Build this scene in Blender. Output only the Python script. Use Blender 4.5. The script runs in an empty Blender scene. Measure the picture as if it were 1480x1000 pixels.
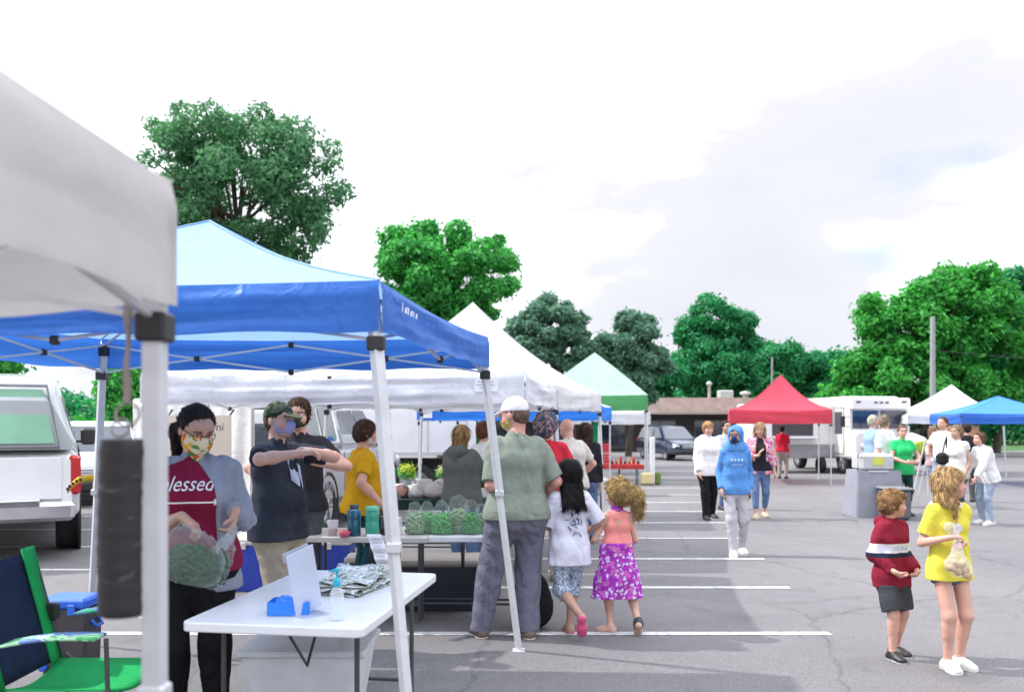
import bpy, bmesh, math, random
import numpy as np
from mathutils import Vector, Matrix
random.seed(7)
RNG = np.random.default_rng(11)
C = bpy.context.scene.collection
R = math.radians
EYE = 1.65; FPX = 1250.0; CX = 740.0; HY = 608.0

def G(y):                       # the lot falls away gently
    return -0.01 * max(0.0, min(y, 75.0) - 6.0)
def X(px, Y): return (px - CX) / FPX * Y
def Z(py, Y): return EYE - (py - HY) / FPX * Y
def P(px, py, Y): return Vector((X(px, Y), Y, Z(py, Y)))

# ------------------------------------------------------------ materials
MATS = {}
def nodes_of(name):
    m = bpy.data.materials.new(name); m.use_nodes = True
    nt = m.node_tree; nt.nodes.clear()
    out = nt.nodes.new('ShaderNodeOutputMaterial')
    return m, nt, out
def N(nt, t, **kw):
    n = nt.nodes.new(t)
    for k, v in kw.items():
        if k.startswith('i_'):
            n.inputs[k[2:].replace('_', ' ')].default_value = v
        else: setattr(n, k, v)
    return n
def c4(c): return (c[0], c[1], c[2], 1.0)
def noise(nt, vec, scale, detail=4, rough=0.55, dist=0.0):
    n = N(nt, 'ShaderNodeTexNoise'); n.inputs['Scale'].default_value = scale
    n.inputs['Detail'].default_value = detail; n.inputs['Roughness'].default_value = rough
    n.inputs['Distortion'].default_value = dist
    if vec is not None: nt.links.new(vec, n.inputs['Vector'])
    return n
def ramp(nt, fac, stops, interp='LINEAR'):
    r = N(nt, 'ShaderNodeValToRGB'); r.color_ramp.interpolation = interp
    cr = r.color_ramp
    while len(cr.elements) > len(stops): cr.elements.remove(cr.elements[-1])
    while len(cr.elements) < len(stops): cr.elements.new(0.5)
    for e, (p, c) in zip(cr.elements, stops):
        e.position = p; e.color = c4(c) if len(c) == 3 else c
    nt.links.new(fac, r.inputs['Fac']); return r
def mixc(nt, fac, a, b, mode='MIX'):
    n = N(nt, 'ShaderNodeMix', data_type='RGBA', blend_type=mode)
    for sock, v in ((n.inputs[0], fac), (n.inputs[6], a), (n.inputs[7], b)):
        if hasattr(v, 'is_linked'): nt.links.new(v, sock)
        elif isinstance(v, (int, float)): sock.default_value = v
        else: sock.default_value = c4(v)
    return n.outputs[2]
def M(name, col, rough=0.6, var=0.08, scale=6.0, bump=0.0, bscale=80.0, metal=0.0,
      translucent=0.0, alpha=1.0, coat=0.0, dirt=0.0, spec=0.5, vcol=False, subs=0.0, fold=0.0, crease=0.0):
    if name in MATS: return MATS[name]
    m, nt, out = nodes_of(name)
    tc = N(nt, 'ShaderNodeTexCoord'); vec = tc.outputs['Object']
    b = N(nt, 'ShaderNodeBsdfPrincipled')
    b.inputs['Roughness'].default_value = rough; b.inputs['Metallic'].default_value = metal
    b.inputs['Specular IOR Level'].default_value = spec
    b.inputs['Coat Weight'].default_value = coat; b.inputs['Alpha'].default_value = alpha
    n1 = noise(nt, vec, scale, 5)
    r = ramp(nt, n1.outputs['Fac'], [(0.25, (1 - var * 2,) * 3), (0.75, (1 + var,) * 3)])
    if vcol:
        at = N(nt, 'ShaderNodeAttribute', attribute_name='Col'); base = at.outputs['Color']
    else: base = col
    cc = mixc(nt, 1.0, base, r.outputs['Color'], 'MULTIPLY')
    if dirt:
        n2 = noise(nt, vec, scale * 0.4, 6, 0.7)
        r2 = ramp(nt, n2.outputs['Fac'], [(0.5, (0, 0, 0)), (0.75, (dirt,) * 3)])
        cc = mixc(nt, r2.outputs['Color'], cc, (0.16, 0.13, 0.1))
    nt.links.new(cc, b.inputs['Base Color'])
    if subs:
        b.inputs['Subsurface Weight'].default_value = subs
        b.inputs['Subsurface Radius'].default_value = (0.02, 0.008, 0.005)
        b.inputs['Subsurface Scale'].default_value = 0.5
    last = None
    if bump:
        n3 = noise(nt, vec, bscale, 3)
        bp = N(nt, 'ShaderNodeBump'); bp.inputs['Strength'].default_value = bump
        bp.inputs['Distance'].default_value = 0.004
        nt.links.new(n3.outputs['Fac'], bp.inputs['Height']); last = bp.outputs['Normal']
    if fold:
        n4 = noise(nt, vec, 7.0, 2, 0.5, 1.2)
        bp = N(nt, 'ShaderNodeBump'); bp.inputs['Strength'].default_value = fold
        bp.inputs['Distance'].default_value = 0.05
        nt.links.new(n4.outputs['Fac'], bp.inputs['Height'])
        if last is not None: nt.links.new(last, bp.inputs['Normal'])
        last = bp.outputs['Normal']
    if crease:
        sx = N(nt, 'ShaderNodeSeparateXYZ'); nt.links.new(vec, sx.inputs[0]); acc = None
        for ax in (0, 1):
            pp = N(nt, 'ShaderNodeMath', operation='PINGPONG'); nt.links.new(sx.outputs[ax], pp.inputs[0]); pp.inputs[1].default_value = 0.31
            rr = ramp(nt, pp.outputs[0], [(0.0, (1, 1, 1)), (0.02, (0, 0, 0))])
            acc = rr.outputs['Color'] if acc is None else mixc(nt, 1.0, acc, rr.outputs['Color'], 'ADD')
        bp = N(nt, 'ShaderNodeBump'); bp.inputs['Strength'].default_value = crease; bp.inputs['Distance'].default_value = 0.012
        nt.links.new(acc, bp.inputs['Height'])
        if last is not None: nt.links.new(last, bp.inputs['Normal'])
        last = bp.outputs['Normal']
    if last is not None: nt.links.new(last, b.inputs['Normal'])
    sh = b.outputs[0]
    if translucent:
        t = N(nt, 'ShaderNodeBsdfTranslucent'); nt.links.new(cc, t.inputs['Color'])
        mx = N(nt, 'ShaderNodeMixShader'); mx.inputs[0].default_value = translucent
        nt.links.new(sh, mx.inputs[1]); nt.links.new(t.outputs[0], mx.inputs[2]); sh = mx.outputs[0]
    nt.links.new(sh, out.inputs['Surface'])
    MATS[name] = m; return m
def cloth(name, col, **kw):
    d = dict(rough=0.92, var=0.07, scale=9, bump=0.35, bscale=300, spec=0.15, fold=0.35); d.update(kw)
    return M('cloth_' + name, col, **d)
def pattern_mat(name, kind, cols):
    if name in MATS: return MATS[name]
    m, nt, out = nodes_of(name)
    vec = N(nt, 'ShaderNodeTexCoord').outputs['Object']
    b = N(nt, 'ShaderNodeBsdfPrincipled'); b.inputs['Roughness'].default_value = 0.9
    b.inputs['Specular IOR Level'].default_value = 0.15
    if kind == 'dots':          # scattered pale flowers on a coloured ground
        v = N(nt, 'ShaderNodeTexVoronoi'); v.inputs['Scale'].default_value = cols[0]
        nz = noise(nt, vec, 30, 2); ad = mixc(nt, 0.06, vec, nz.outputs['Color'], 'ADD')
        nt.links.new(ad, v.inputs['Vector'])
        r = ramp(nt, v.outputs['Distance'], [(0.0, cols[1]), (0.32, cols[2]), (0.42, cols[3]), (1.0, cols[4])])
        col = r.outputs['Color']
        n2 = noise(nt, vec, cols[0] * 0.9, 3)
        r2 = ramp(nt, n2.outputs['Fac'], [(0.55, (0, 0, 0)), (0.6, (1, 1, 1))])
        col = mixc(nt, r2.outputs['Color'], col, cols[5])
    elif kind == 'print':       # several colours cut into irregular patches
        nz = noise(nt, vec, cols[0], 3, 0.6, 0.8)
        st = []
        n = len(cols) - 1
        for i, c in enumerate(cols[1:]): st.append((0.3 + 0.4 * i / n, c))
        r = ramp(nt, nz.outputs['Fac'], st, 'CONSTANT'); col = r.outputs['Color']
    elif kind == 'cells':
        v = N(nt, 'ShaderNodeTexVoronoi'); v.inputs['Scale'].default_value = cols[0]
        nt.links.new(vec, v.inputs['Vector'])
        sp = N(nt, 'ShaderNodeSeparateColor'); nt.links.new(v.outputs['Color'], sp.inputs[0])
        n = len(cols) - 1
        r = ramp(nt, sp.outputs[0], [(i / n, c) for i, c in enumerate(cols[1:])], 'CONSTANT'); col = r.outputs['Color']
    nt.links.new(col, b.inputs['Base Color'])
    n4 = noise(nt, vec, 9.0, 3, 0.5, 1.0)
    bp = N(nt, 'ShaderNodeBump'); bp.inputs['Strength'].default_value = 0.3; bp.inputs['Distance'].default_value = 0.04
    nt.links.new(n4.outputs['Fac'], bp.inputs['Height']); nt.links.new(bp.outputs[0], b.inputs['Normal'])
    nt.links.new(b.outputs[0], out.inputs['Surface']); MATS[name] = m; return m
def glassy(name, col, alpha=0.35, rough=0.15, bump=0.6):
    """thin plastic film: see-through with glossy creases"""
    if name in MATS: return MATS[name]
    m, nt, out = nodes_of(name)
    vec = N(nt, 'ShaderNodeTexCoord').outputs['Object']
    b = N(nt, 'ShaderNodeBsdfPrincipled'); b.inputs['Roughness'].default_value = rough
    b.inputs['Base Color'].default_value = c4(col)
    n4 = noise(nt, vec, 22.0, 4, 0.6, 1.5)
    bp = N(nt, 'ShaderNodeBump'); bp.inputs['Strength'].default_value = bump; bp.inputs['Distance'].default_value = 0.02
    nt.links.new(n4.outputs['Fac'], bp.inputs['Height']); nt.links.new(bp.outputs[0], b.inputs['Normal'])
    t = N(nt, 'ShaderNodeBsdfTransparent')
    mx = N(nt, 'ShaderNodeMixShader')
    lw = N(nt, 'ShaderNodeLayerWeight'); lw.inputs['Blend'].default_value = 0.35
    r = ramp(nt, lw.outputs['Facing'], [(0.0, (alpha,) * 3), (0.9, (min(1, alpha + 0.28),) * 3)])
    nt.links.new(r.outputs['Color'], mx.inputs[0])
    nt.links.new(t.outputs[0], mx.inputs[1]); nt.links.new(b.outputs[0], mx.inputs[2])
    nt.links.new(mx.outputs[0], out.inputs['Surface']); MATS[name] = m; return m

# ------------------------------------------------------------ object helpers
OFF = {}
def tag(o, label=None, cat=None, group=None, kind=None):
    if label: o['label'] = label
    if cat: o['category'] = cat
    if group: o['group'] = group
    if kind: o['kind'] = kind
    return o
def thing(name, label, cat, loc=(0, 0, 0), group=None):
    o = bpy.data.objects.new(name, None); C.objects.link(o); o.location = loc
    o.empty_display_size = 0.1
    OFF[o.name] = Vector(loc)
    return tag(o, label, cat, group)
def off_of(p):
    return OFF.get(p.name, Vector((0, 0, 0))) if p else Vector((0, 0, 0))
class MB:
    def __init__(s): s.v = []; s.f = []; s.sm = []
    def add(s, vs, fs, smooth=False):
        n = len(s.v); s.v += [tuple(v) for v in vs]; s.f += [tuple(i + n for i in f) for f in fs]
        s.sm += [smooth] * len(fs); return s
    def box(s, c, d, rz=0.0, bev=0.0, M4=None):
        """bevelled box: centre c, full size d"""
        hx, hy, hz = d[0] / 2, d[1] / 2, d[2] / 2
        b = min(bev, hx * 0.9, hy * 0.9, hz * 0.9)
        if b <= 0:
            pts = [(x, y, z) for z in (-hz, hz) for y in (-hy, hy) for x in (-hx, hx)]
            fs = [(0, 2, 3, 1), (4, 5, 7, 6), (0, 1, 5, 4), (2, 6, 7, 3), (0, 4, 6, 2), (1, 3, 7, 5)]
        else:
            rings = []
            def ring(hx, hy, b, z):
                return [(x, y, z) for x, y in ((hx - b, -hy), (hx, -hy + b), (hx, hy - b), (hx - b, hy), (-hx + b, hy), (-hx, hy - b), (-hx, -hy + b), (-hx + b, -hy))]
            rings = [ring(hx - b, hy - b, b * .5, -hz), ring(hx, hy, b, -hz + b), ring(hx, hy, b, hz - b), ring(hx - b, hy - b, b * .5, hz)]
            pts = [p for r in rings for p in r]; fs = [tuple(range(7, -1, -1)), tuple(24 + i for i in range(8))]
            for k in range(3):
                for i in range(8):
                    j = (i + 1) % 8; fs.append((k * 8 + i, k * 8 + j, k * 8 + 8 + j, k * 8 + 8 + i))
        cs, sn = math.cos(rz), math.sin(rz)
        if M4 is not None: pts = [M4 @ Vector(p) for p in pts]
        out = [(c[0] + p[0] * cs - p[1] * sn, c[1] + p[0] * sn + p[1] * cs, c[2] + p[2]) for p in pts]
        return s.add(out, fs)
    def tube(s, a, b, r, r2=None, n=10, caps=True, square=False):
        a = Vector(a); b = Vector(b); r2 = r if r2 is None else r2
        d = (b - a)
        if d.length < 1e-6: return s
        d.normalize(); u = d.cross(Vector((0, 0, 1)))
        if u.length < 0.05: u = Vector((1, 0, 0))
        u.normalize(); w = d.cross(u)
        if square: n = 4
        ph = math.pi / 4 if square else 0
        k = 1.414 if square else 1
        vs = [p + (u * math.cos(ph + t) + w * math.sin(ph + t)) * rr * k for p, rr in ((a, r), (b, r2)) for t in [2 * math.pi * i / n for i in range(n)]]
        fs = [(i, (i + 1) % n, n + (i + 1) % n, n + i) for i in range(n)]
        s.add(vs, fs, not square)
        if caps: s.add(vs, [tuple(range(n - 1, -1, -1)), tuple(range(n, 2 * n))])
        return s
    def path(s, pts, r, n=8, taper=None):
        pts = [Vector(p) for p in pts]; m = len(pts)
        vs = []
        for i, p in enumerate(pts):
            d = (pts[min(i + 1, m - 1)] - pts[max(i - 1, 0)]).normalized()
            u = d.cross(Vector((0, 0, 1)))
            if u.length < 0.05: u = Vector((1, 0, 0))
            u.normalize(); w = d.cross(u)
            rr = r if taper is None else r * (1 + (taper - 1) * i / (m - 1))
            vs += [p + (u * math.cos(t) + w * math.sin(t)) * rr for t in [2 * math.pi * k / n for k in range(n)]]
        fs = [(i * n + k, i * n + (k + 1) % n, (i + 1) * n + (k + 1) % n, (i + 1) * n + k) for i in range(m - 1) for k in range(n)]
        s.add(vs, fs, True); s.add(vs, [tuple(range(n - 1, -1, -1)), tuple(range((m - 1) * n, m * n))]); return s
    def lathe(s, c, prof, n=20, axis='z'):
        vs = []
        for r, z in prof:
            for k in range(n):
                t = 2 * math.pi * k / n; x, y = r * math.cos(t), r * math.sin(t)
                if axis == 'z': vs.append((c[0] + x, c[1] + y, c[2] + z))
                elif axis == 'x': vs.append((c[0] + z, c[1] + x, c[2] + y))
                else: vs.append((c[0] + x, c[1] + z, c[2] + y))
        m = len(prof)
        s.add(vs, [(i * n + k, i * n + (k + 1) % n, (i + 1) * n + (k + 1) % n, (i + 1) * n + k) for i in range(m - 1) for k in range(n)], True)
        return s
    def loft(s, rings, closed=True, caps=True, smooth=True):
        n = len(rings[0]); vs = [p for r in rings for p in r]
        fs = []
        for i in range(len(rings) - 1):
            for k in range(n if closed else n - 1):
                j = (k + 1) % n; fs.append((i * n + k, i * n + j, (i + 1) * n + j, (i + 1) * n + k))
        s.add(vs, fs, smooth)
        if caps: s.add(vs, [tuple(range(n - 1, -1, -1)), tuple(range((len(rings) - 1) * n, len(rings) * n))])
        return s
    def grid(s, fn, nu, nv, smooth=True):
        vs = [fn(i / nu, j / nv) for j in range(nv + 1) for i in range(nu + 1)]
        fs = [(j * (nu + 1) + i, j * (nu + 1) + i + 1, (j + 1) * (nu + 1) + i + 1, (j + 1) * (nu + 1) + i) for j in range(nv) for i in range(nu)]
        return s.add(vs, fs, smooth)
    def prism(s, poly, z0, z1):
        n = len(poly); vs = [(p[0], p[1], z0) for p in poly] + [(p[0], p[1], z1) for p in poly]
        fs = [(i, (i + 1) % n, n + (i + 1) % n, n + i) for i in range(n)] + [tuple(range(n - 1, -1, -1)), tuple(range(n, 2 * n))]
        return s.add(vs, fs)
def obj(name, mb, mat, parent=None, bevel=0.0, seg=2, solid=0.0):
    me = bpy.data.meshes.new(name); off = off_of(parent)
    me.from_pydata([(v[0] - off[0], v[1] - off[1], v[2] - off[2]) for v in mb.v], [], mb.f)
    me.polygons.foreach_set('use_smooth', mb.sm); me.update()
    o = bpy.data.objects.new(name, me); C.objects.link(o); me.materials.append(mat)
    if parent: o.parent = parent; OFF[o.name] = off
    else: OFF[o.name] = Vector((0, 0, 0))
    if solid:
        md = o.modifiers.new('solid', 'SOLIDIFY'); md.thickness = solid
    if bevel:
        md = o.modifiers.new('bevel', 'BEVEL'); md.width = bevel; md.segments = seg; md.limit_method = 'ANGLE'; md.angle_limit = R(35)
    return o
def solo(name, mb, mat, label, cat, loc=None, group=None, **kw):
    """a one-mesh top-level thing with its origin moved to loc"""
    loc = Vector(loc if loc is not None else (0, 0, 0))
    mb.v = [(v[0] - loc[0], v[1] - loc[1], v[2] - loc[2]) for v in mb.v]
    o = obj(name, mb, mat, None, **kw); o.location = loc; OFF[o.name] = loc
    return tag(o, label, cat, group)
def np_mesh(name, verts, faces, mat, parent=None, smooth=True, col=None, k=4, root_off=None):
    me = bpy.data.meshes.new(name)
    off = root_off if root_off is not None else off_of(parent)
    verts = np.asarray(verts, dtype=np.float32) - np.array(off, dtype=np.float32)
    faces = np.asarray(faces, dtype=np.int32)
    me.vertices.add(len(verts)); me.vertices.foreach_set('co', verts.ravel())
    me.loops.add(faces.size); me.loops.foreach_set('vertex_index', faces.ravel())
    me.polygons.add(len(faces))
    me.polygons.foreach_set('loop_start', np.arange(0, faces.size, k, dtype=np.int32))
    me.polygons.foreach_set('use_smooth', np.full(len(faces), smooth)); me.update(calc_edges=True)
    if col is not None:
        a = me.color_attributes.new('Col', 'FLOAT_COLOR', 'POINT')
        a.data.foreach_set('color', np.concatenate([col, np.ones((len(col), 1))], 1).astype(np.float32).ravel())
    me.materials.append(mat)
    o = bpy.data.objects.new(name, me); C.objects.link(o)
    if parent: o.parent = parent
    OFF[o.name] = Vector(off)
    return o
def copy_tree(o, parent=None):
    c = o.copy(); C.objects.link(c); c.parent = parent
    for ch in list(o.children): copy_tree(ch, c)
    return c
def text_mesh(s, size, shear=0.0, depth=0.0):
    cu = bpy.data.curves.new('t', 'FONT'); cu.body = s; cu.size = size; cu.align_x = 'CENTER'; cu.align_y = 'CENTER'
    cu.shear = shear; cu.resolution_u = 3
    o = bpy.data.objects.new('t', cu); C.objects.link(o)
    bpy.context.view_layer.update()
    me = bpy.data.meshes.new_from_object(o.evaluated_get(bpy.context.evaluated_depsgraph_get()))
    bm = bmesh.new(); bm.from_mesh(me); bmesh.ops.remove_doubles(bm, verts=bm.verts, dist=1e-5); bmesh.ops.triangulate(bm, faces=bm.faces)
    for _ in range(3):
        ed = [e for e in bm.edges if e.calc_length() > size * 0.22]
        if ed: bmesh.ops.subdivide_edges(bm, edges=ed, cuts=1); bmesh.ops.triangulate(bm, faces=bm.faces)
    bm.verts.index_update(); vs = [v.co.copy() for v in bm.verts]; fs = [tuple(v.index for v in p.verts) for p in bm.faces]; bm.free()
    bpy.data.objects.remove(o); bpy.data.curves.remove(cu); bpy.data.meshes.remove(me)
    return vs, fs

# ------------------------------------------------------------ signed-distance figures
def caps(a, b, ra, rb=None, k=0.02, clip=None):
    return ('c', np.array(a, float), np.array(b, float), float(ra), float(ra if rb is None else rb), k, clip)
def ell(c, rad, Rm=None, k=0.02, clip=None, sub=False):
    return ('s' if sub else 'e', np.array(c, float), np.array(rad, float), np.eye(3) if Rm is None else np.array(Rm, float), 0, k, clip)
def prim_d(p, Q):
    if p[0] == 'c':
        a, b, ra, rb = p[1], p[2], p[3], p[4]
        ba = b - a; L2 = max(float(ba @ ba), 1e-9); pa = Q - a
        t = np.clip((pa @ ba) / L2, 0, 1)
        d = np.sqrt(((pa - t[..., None] * ba) ** 2).sum(-1)) - (ra + (rb - ra) * t)
    else:
        c, r, Rm = p[1], p[2], p[3]
        q = (Q - c) @ Rm
        k0 = np.sqrt(((q / r) ** 2).sum(-1)); k1 = np.sqrt(((q / (r * r)) ** 2).sum(-1)) + 1e-9
        d = k0 * (k0 - 1.0) / k1
    if p[6] is not None:
        for (o, n) in p[6]: d = np.maximum(d, (Q - np.array(o)) @ np.array(n))
    return d
def bounds(p):
    if p[0] == 'c':
        m = max(p[3], p[4]); return np.minimum(p[1], p[2]) - m, np.maximum(p[1], p[2]) + m
    m = np.abs(p[3]) @ p[2]; return p[1] - m, p[1] + m
def smin(a, b, k):
    if k <= 0: return np.minimum(a, b)
    h = np.clip(0.5 + 0.5 * (b - a) / k, 0, 1)
    return b + (a - b) * h - k * h * (1 - h)
def sdf_pts(prims, Q):
    D = np.full(Q.shape[:-1], 9.0)
    for p in prims:
        d = prim_d(p, Q)
        D = -smin(-D, d, p[5]) if p[0] == 's' else smin(D, d, p[5])
    return D
def surfnets(D, o, h):
    s = D < 0
    sh = [slice(None, -1), slice(1, None)]
    cs = np.zeros(tuple(n - 1 for n in D.shape), np.int8)
    for i in (0, 1):
        for j in (0, 1):
            for k in (0, 1): cs += s[sh[i], sh[j], sh[k]]
    act = (cs > 0) & (cs < 8)
    I = np.argwhere(act)
    if len(I) == 0: return np.zeros((0, 3)), np.zeros((0, 4), int)
    idx = np.full(cs.shape, -1, np.int64); idx[act] = np.arange(len(I))
    offs = np.array([(i, j, k) for i in (0, 1) for j in (0, 1) for k in (0, 1)])
    cv = [D[I[:, 0] + f[0], I[:, 1] + f[1], I[:, 2] + f[2]] for f in offs]
    acc = np.zeros((len(I), 3)); cnt = np.zeros(len(I))
    for a in range(8):
        for b in range(a + 1, 8):
            if np.abs(offs[a] - offs[b]).sum() != 1: continue
            m = (cv[a] < 0) != (cv[b] < 0)
            t = cv[a][m] / (cv[a][m] - cv[b][m])
            acc[m] += offs[a] + t[:, None] * (offs[b] - offs[a]); cnt[m] += 1
    V = o + h * (I + acc / cnt[:, None])
    F = []
    for ax in range(3):
        b, c = [(1, 2), (2, 0), (0, 1)][ax]
        sl0 = [slice(None)] * 3; sl1 = [slice(None)] * 3
        sl0[ax] = slice(None, -1); sl1[ax] = slice(1, None)
        e = s[tuple(sl0)] != s[tuple(sl1)]
        g = np.argwhere(e)
        g = g[(g[:, b] > 0) & (g[:, c] > 0) & (g[:, b] < D.shape[b] - 1) & (g[:, c] < D.shape[c] - 1)]
        eb = np.zeros(3, int); eb[b] = 1; ec = np.zeros(3, int); ec[c] = 1
        def at(q): return idx[q[:, 0], q[:, 1], q[:, 2]]
        q = np.stack([at(g - eb - ec), at(g - ec), at(g), at(g - eb)], 1)
        fl = s[g[:, 0], g[:, 1], g[:, 2]]
        q[~fl] = q[~fl][:, ::-1]
        F.append(q)
    F = np.concatenate(F); F = F[(F >= 0).all(1)]
    return V, F
def fold_noise(Q, amp, fr=1.0, vert=1.0):
    x, y, z = Q[..., 0] * fr, Q[..., 1] * fr, Q[..., 2] * fr
    w = np.sin(9 * x + 4 * z + 1.0) + np.sin(7 * y - 6 * z + 2.3)
    a = np.sin(31 * x + 23 * y + 2.2 * w + 5 * z * (2 - vert))
    b = np.sin(17 * x - 26 * y + 1.7 * w + 15 * z + 0.7)
    c = np.sin(44 * z + 3.0 * w + 12 * x)
    m = 0.6 + 0.4 * np.sin(5 * z + 3 * x + 8 * y)
    e = np.sin(63 * x - 41 * y + 2.6 * w + 31 * z)
    return amp * m * (1.25 * (1 - np.abs(a)) ** 1.6 - 0.5 + 0.5 * (1 - np.abs(b)) ** 1.5 + 0.3 * c + 0.22 * e)
def strand_noise(Q, amp, fr=1.0):
    x, y, z = Q[..., 0] * fr, Q[..., 1] * fr, Q[..., 2] * fr
    w = np.sin(30 * z + 11 * x) + np.sin(21 * y + 17 * z)
    return amp * (np.sin(190 * x + 150 * y + 1.5 * w) * 0.5 + np.sin(90 * x - 120 * y + 2.0 * w + 20 * z) * 0.5)
def curl_noise(Q, amp, fr=1.0):
    x, y, z = Q[..., 0] * fr, Q[..., 1] * fr, Q[..., 2] * fr
    return amp * (np.sin(75 * x + 2 * np.sin(40 * z)) * np.sin(80 * z + 2 * np.sin(33 * y)) + 0.6 * np.sin(110 * y + 60 * z))
def sdf_mesh(prims, h, post=None):
    lo = np.min([bounds(p)[0] for p in prims if p[0] != 's'], 0) - 3 * h
    hi = np.max([bounds(p)[1] for p in prims if p[0] != 's'], 0) + 3 * h
    n = np.ceil((hi - lo) / h).astype(int) + 1
    D = np.full(tuple(n), 9.0, np.float32)
    ax = [lo[i] + h * np.arange(n[i]) for i in range(3)]
    for p in prims:
        a, b = bounds(p); m = p[5] + 2.5 * h
        i0 = np.maximum(np.floor((a - m - lo) / h).astype(int), 0); i1 = np.minimum(np.ceil((b + m - lo) / h).astype(int) + 1, n)
        if (i1 <= i0).any(): continue
        sl = tuple(slice(i0[k], i1[k]) for k in range(3))
        Q = np.stack(np.meshgrid(*[ax[k][sl[k]] for k in range(3)], indexing='ij'), -1)
        d = prim_d(p, Q)
        D[sl] = -smin(-D[sl], d, p[5]) if p[0] == 's' else smin(D[sl], d, p[5])
    if post is not None:
        I = np.argwhere(D < 0.09)
        Q = lo + h * I
        D[I[:, 0], I[:, 1], I[:, 2]] = post(Q, D[I[:, 0], I[:, 1], I[:, 2]])
    return surfnets(D, lo, h)
def strands(V, F, n, flow, length, width, seed=1, curl=0.0, R_=0.11, lift=0.003):
    rg = np.random.default_rng(seed)
    fn = np.cross(V[F[:, 2]] - V[F[:, 0]], V[F[:, 3]] - V[F[:, 1]])
    Nn = np.zeros_like(V)
    for k in range(4): np.add.at(Nn, F[:, k], fn)
    Nn /= np.linalg.norm(Nn, axis=1)[:, None] + 1e-9
    i = rg.integers(0, len(V), n); p = V[i]; nn = Nn[i]
    d = flow(p) + rg.normal(scale=0.13 + curl * .5, size=(n, 3)); d -= nn * (d * nn).sum(1)[:, None]; d /= np.linalg.norm(d, axis=1)[:, None] + 1e-9
    sd = np.cross(nn, d); L = length * (0.5 + 0.8 * rg.random(n)); ph = rg.random(n) * 6.28; lf = lift * (0.3 + rg.random(n))
    pts = []
    for k in range(5):
        s = L * k / 4; c = p + d * s[:, None] + nn * (lf * math.sin(math.pi * min(k, 3.4) / 4) - s * s / (2 * R_))[:, None]
        if curl: c = c + sd * (curl * 0.02 * np.sin(ph + k * 1.9))[:, None] + nn * (curl * 0.014 * np.cos(ph + k * 1.9) + curl * 0.008)[:, None]
        wd = (width * (0.6 + 0.6 * rg.random(n)) * (1, 1, .9, .7, .3)[k])[:, None]
        pts += [c - sd * wd, c + sd * wd]
    q = np.stack(pts, 1); m = 10
    fs = np.concatenate([np.array([[2 * k, 2 * k + 1, 2 * k + 3, 2 * k + 2]]) for k in range(4)])
    ff = (np.arange(n)[:, None, None] * m + fs[None]).reshape(-1, 4)
    col = np.repeat(0.45 + 0.9 * rg.random(n), m)
    return q.reshape(-1, 3), ff, col
def blob(name, prims, h, mat, parent=None, post=None, col=None, root_off=None):
    V, F = sdf_mesh(prims, h, post)
    return np_mesh(name, V, F, mat, parent, True, col(V) if col else None, root_off=root_off)
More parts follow.
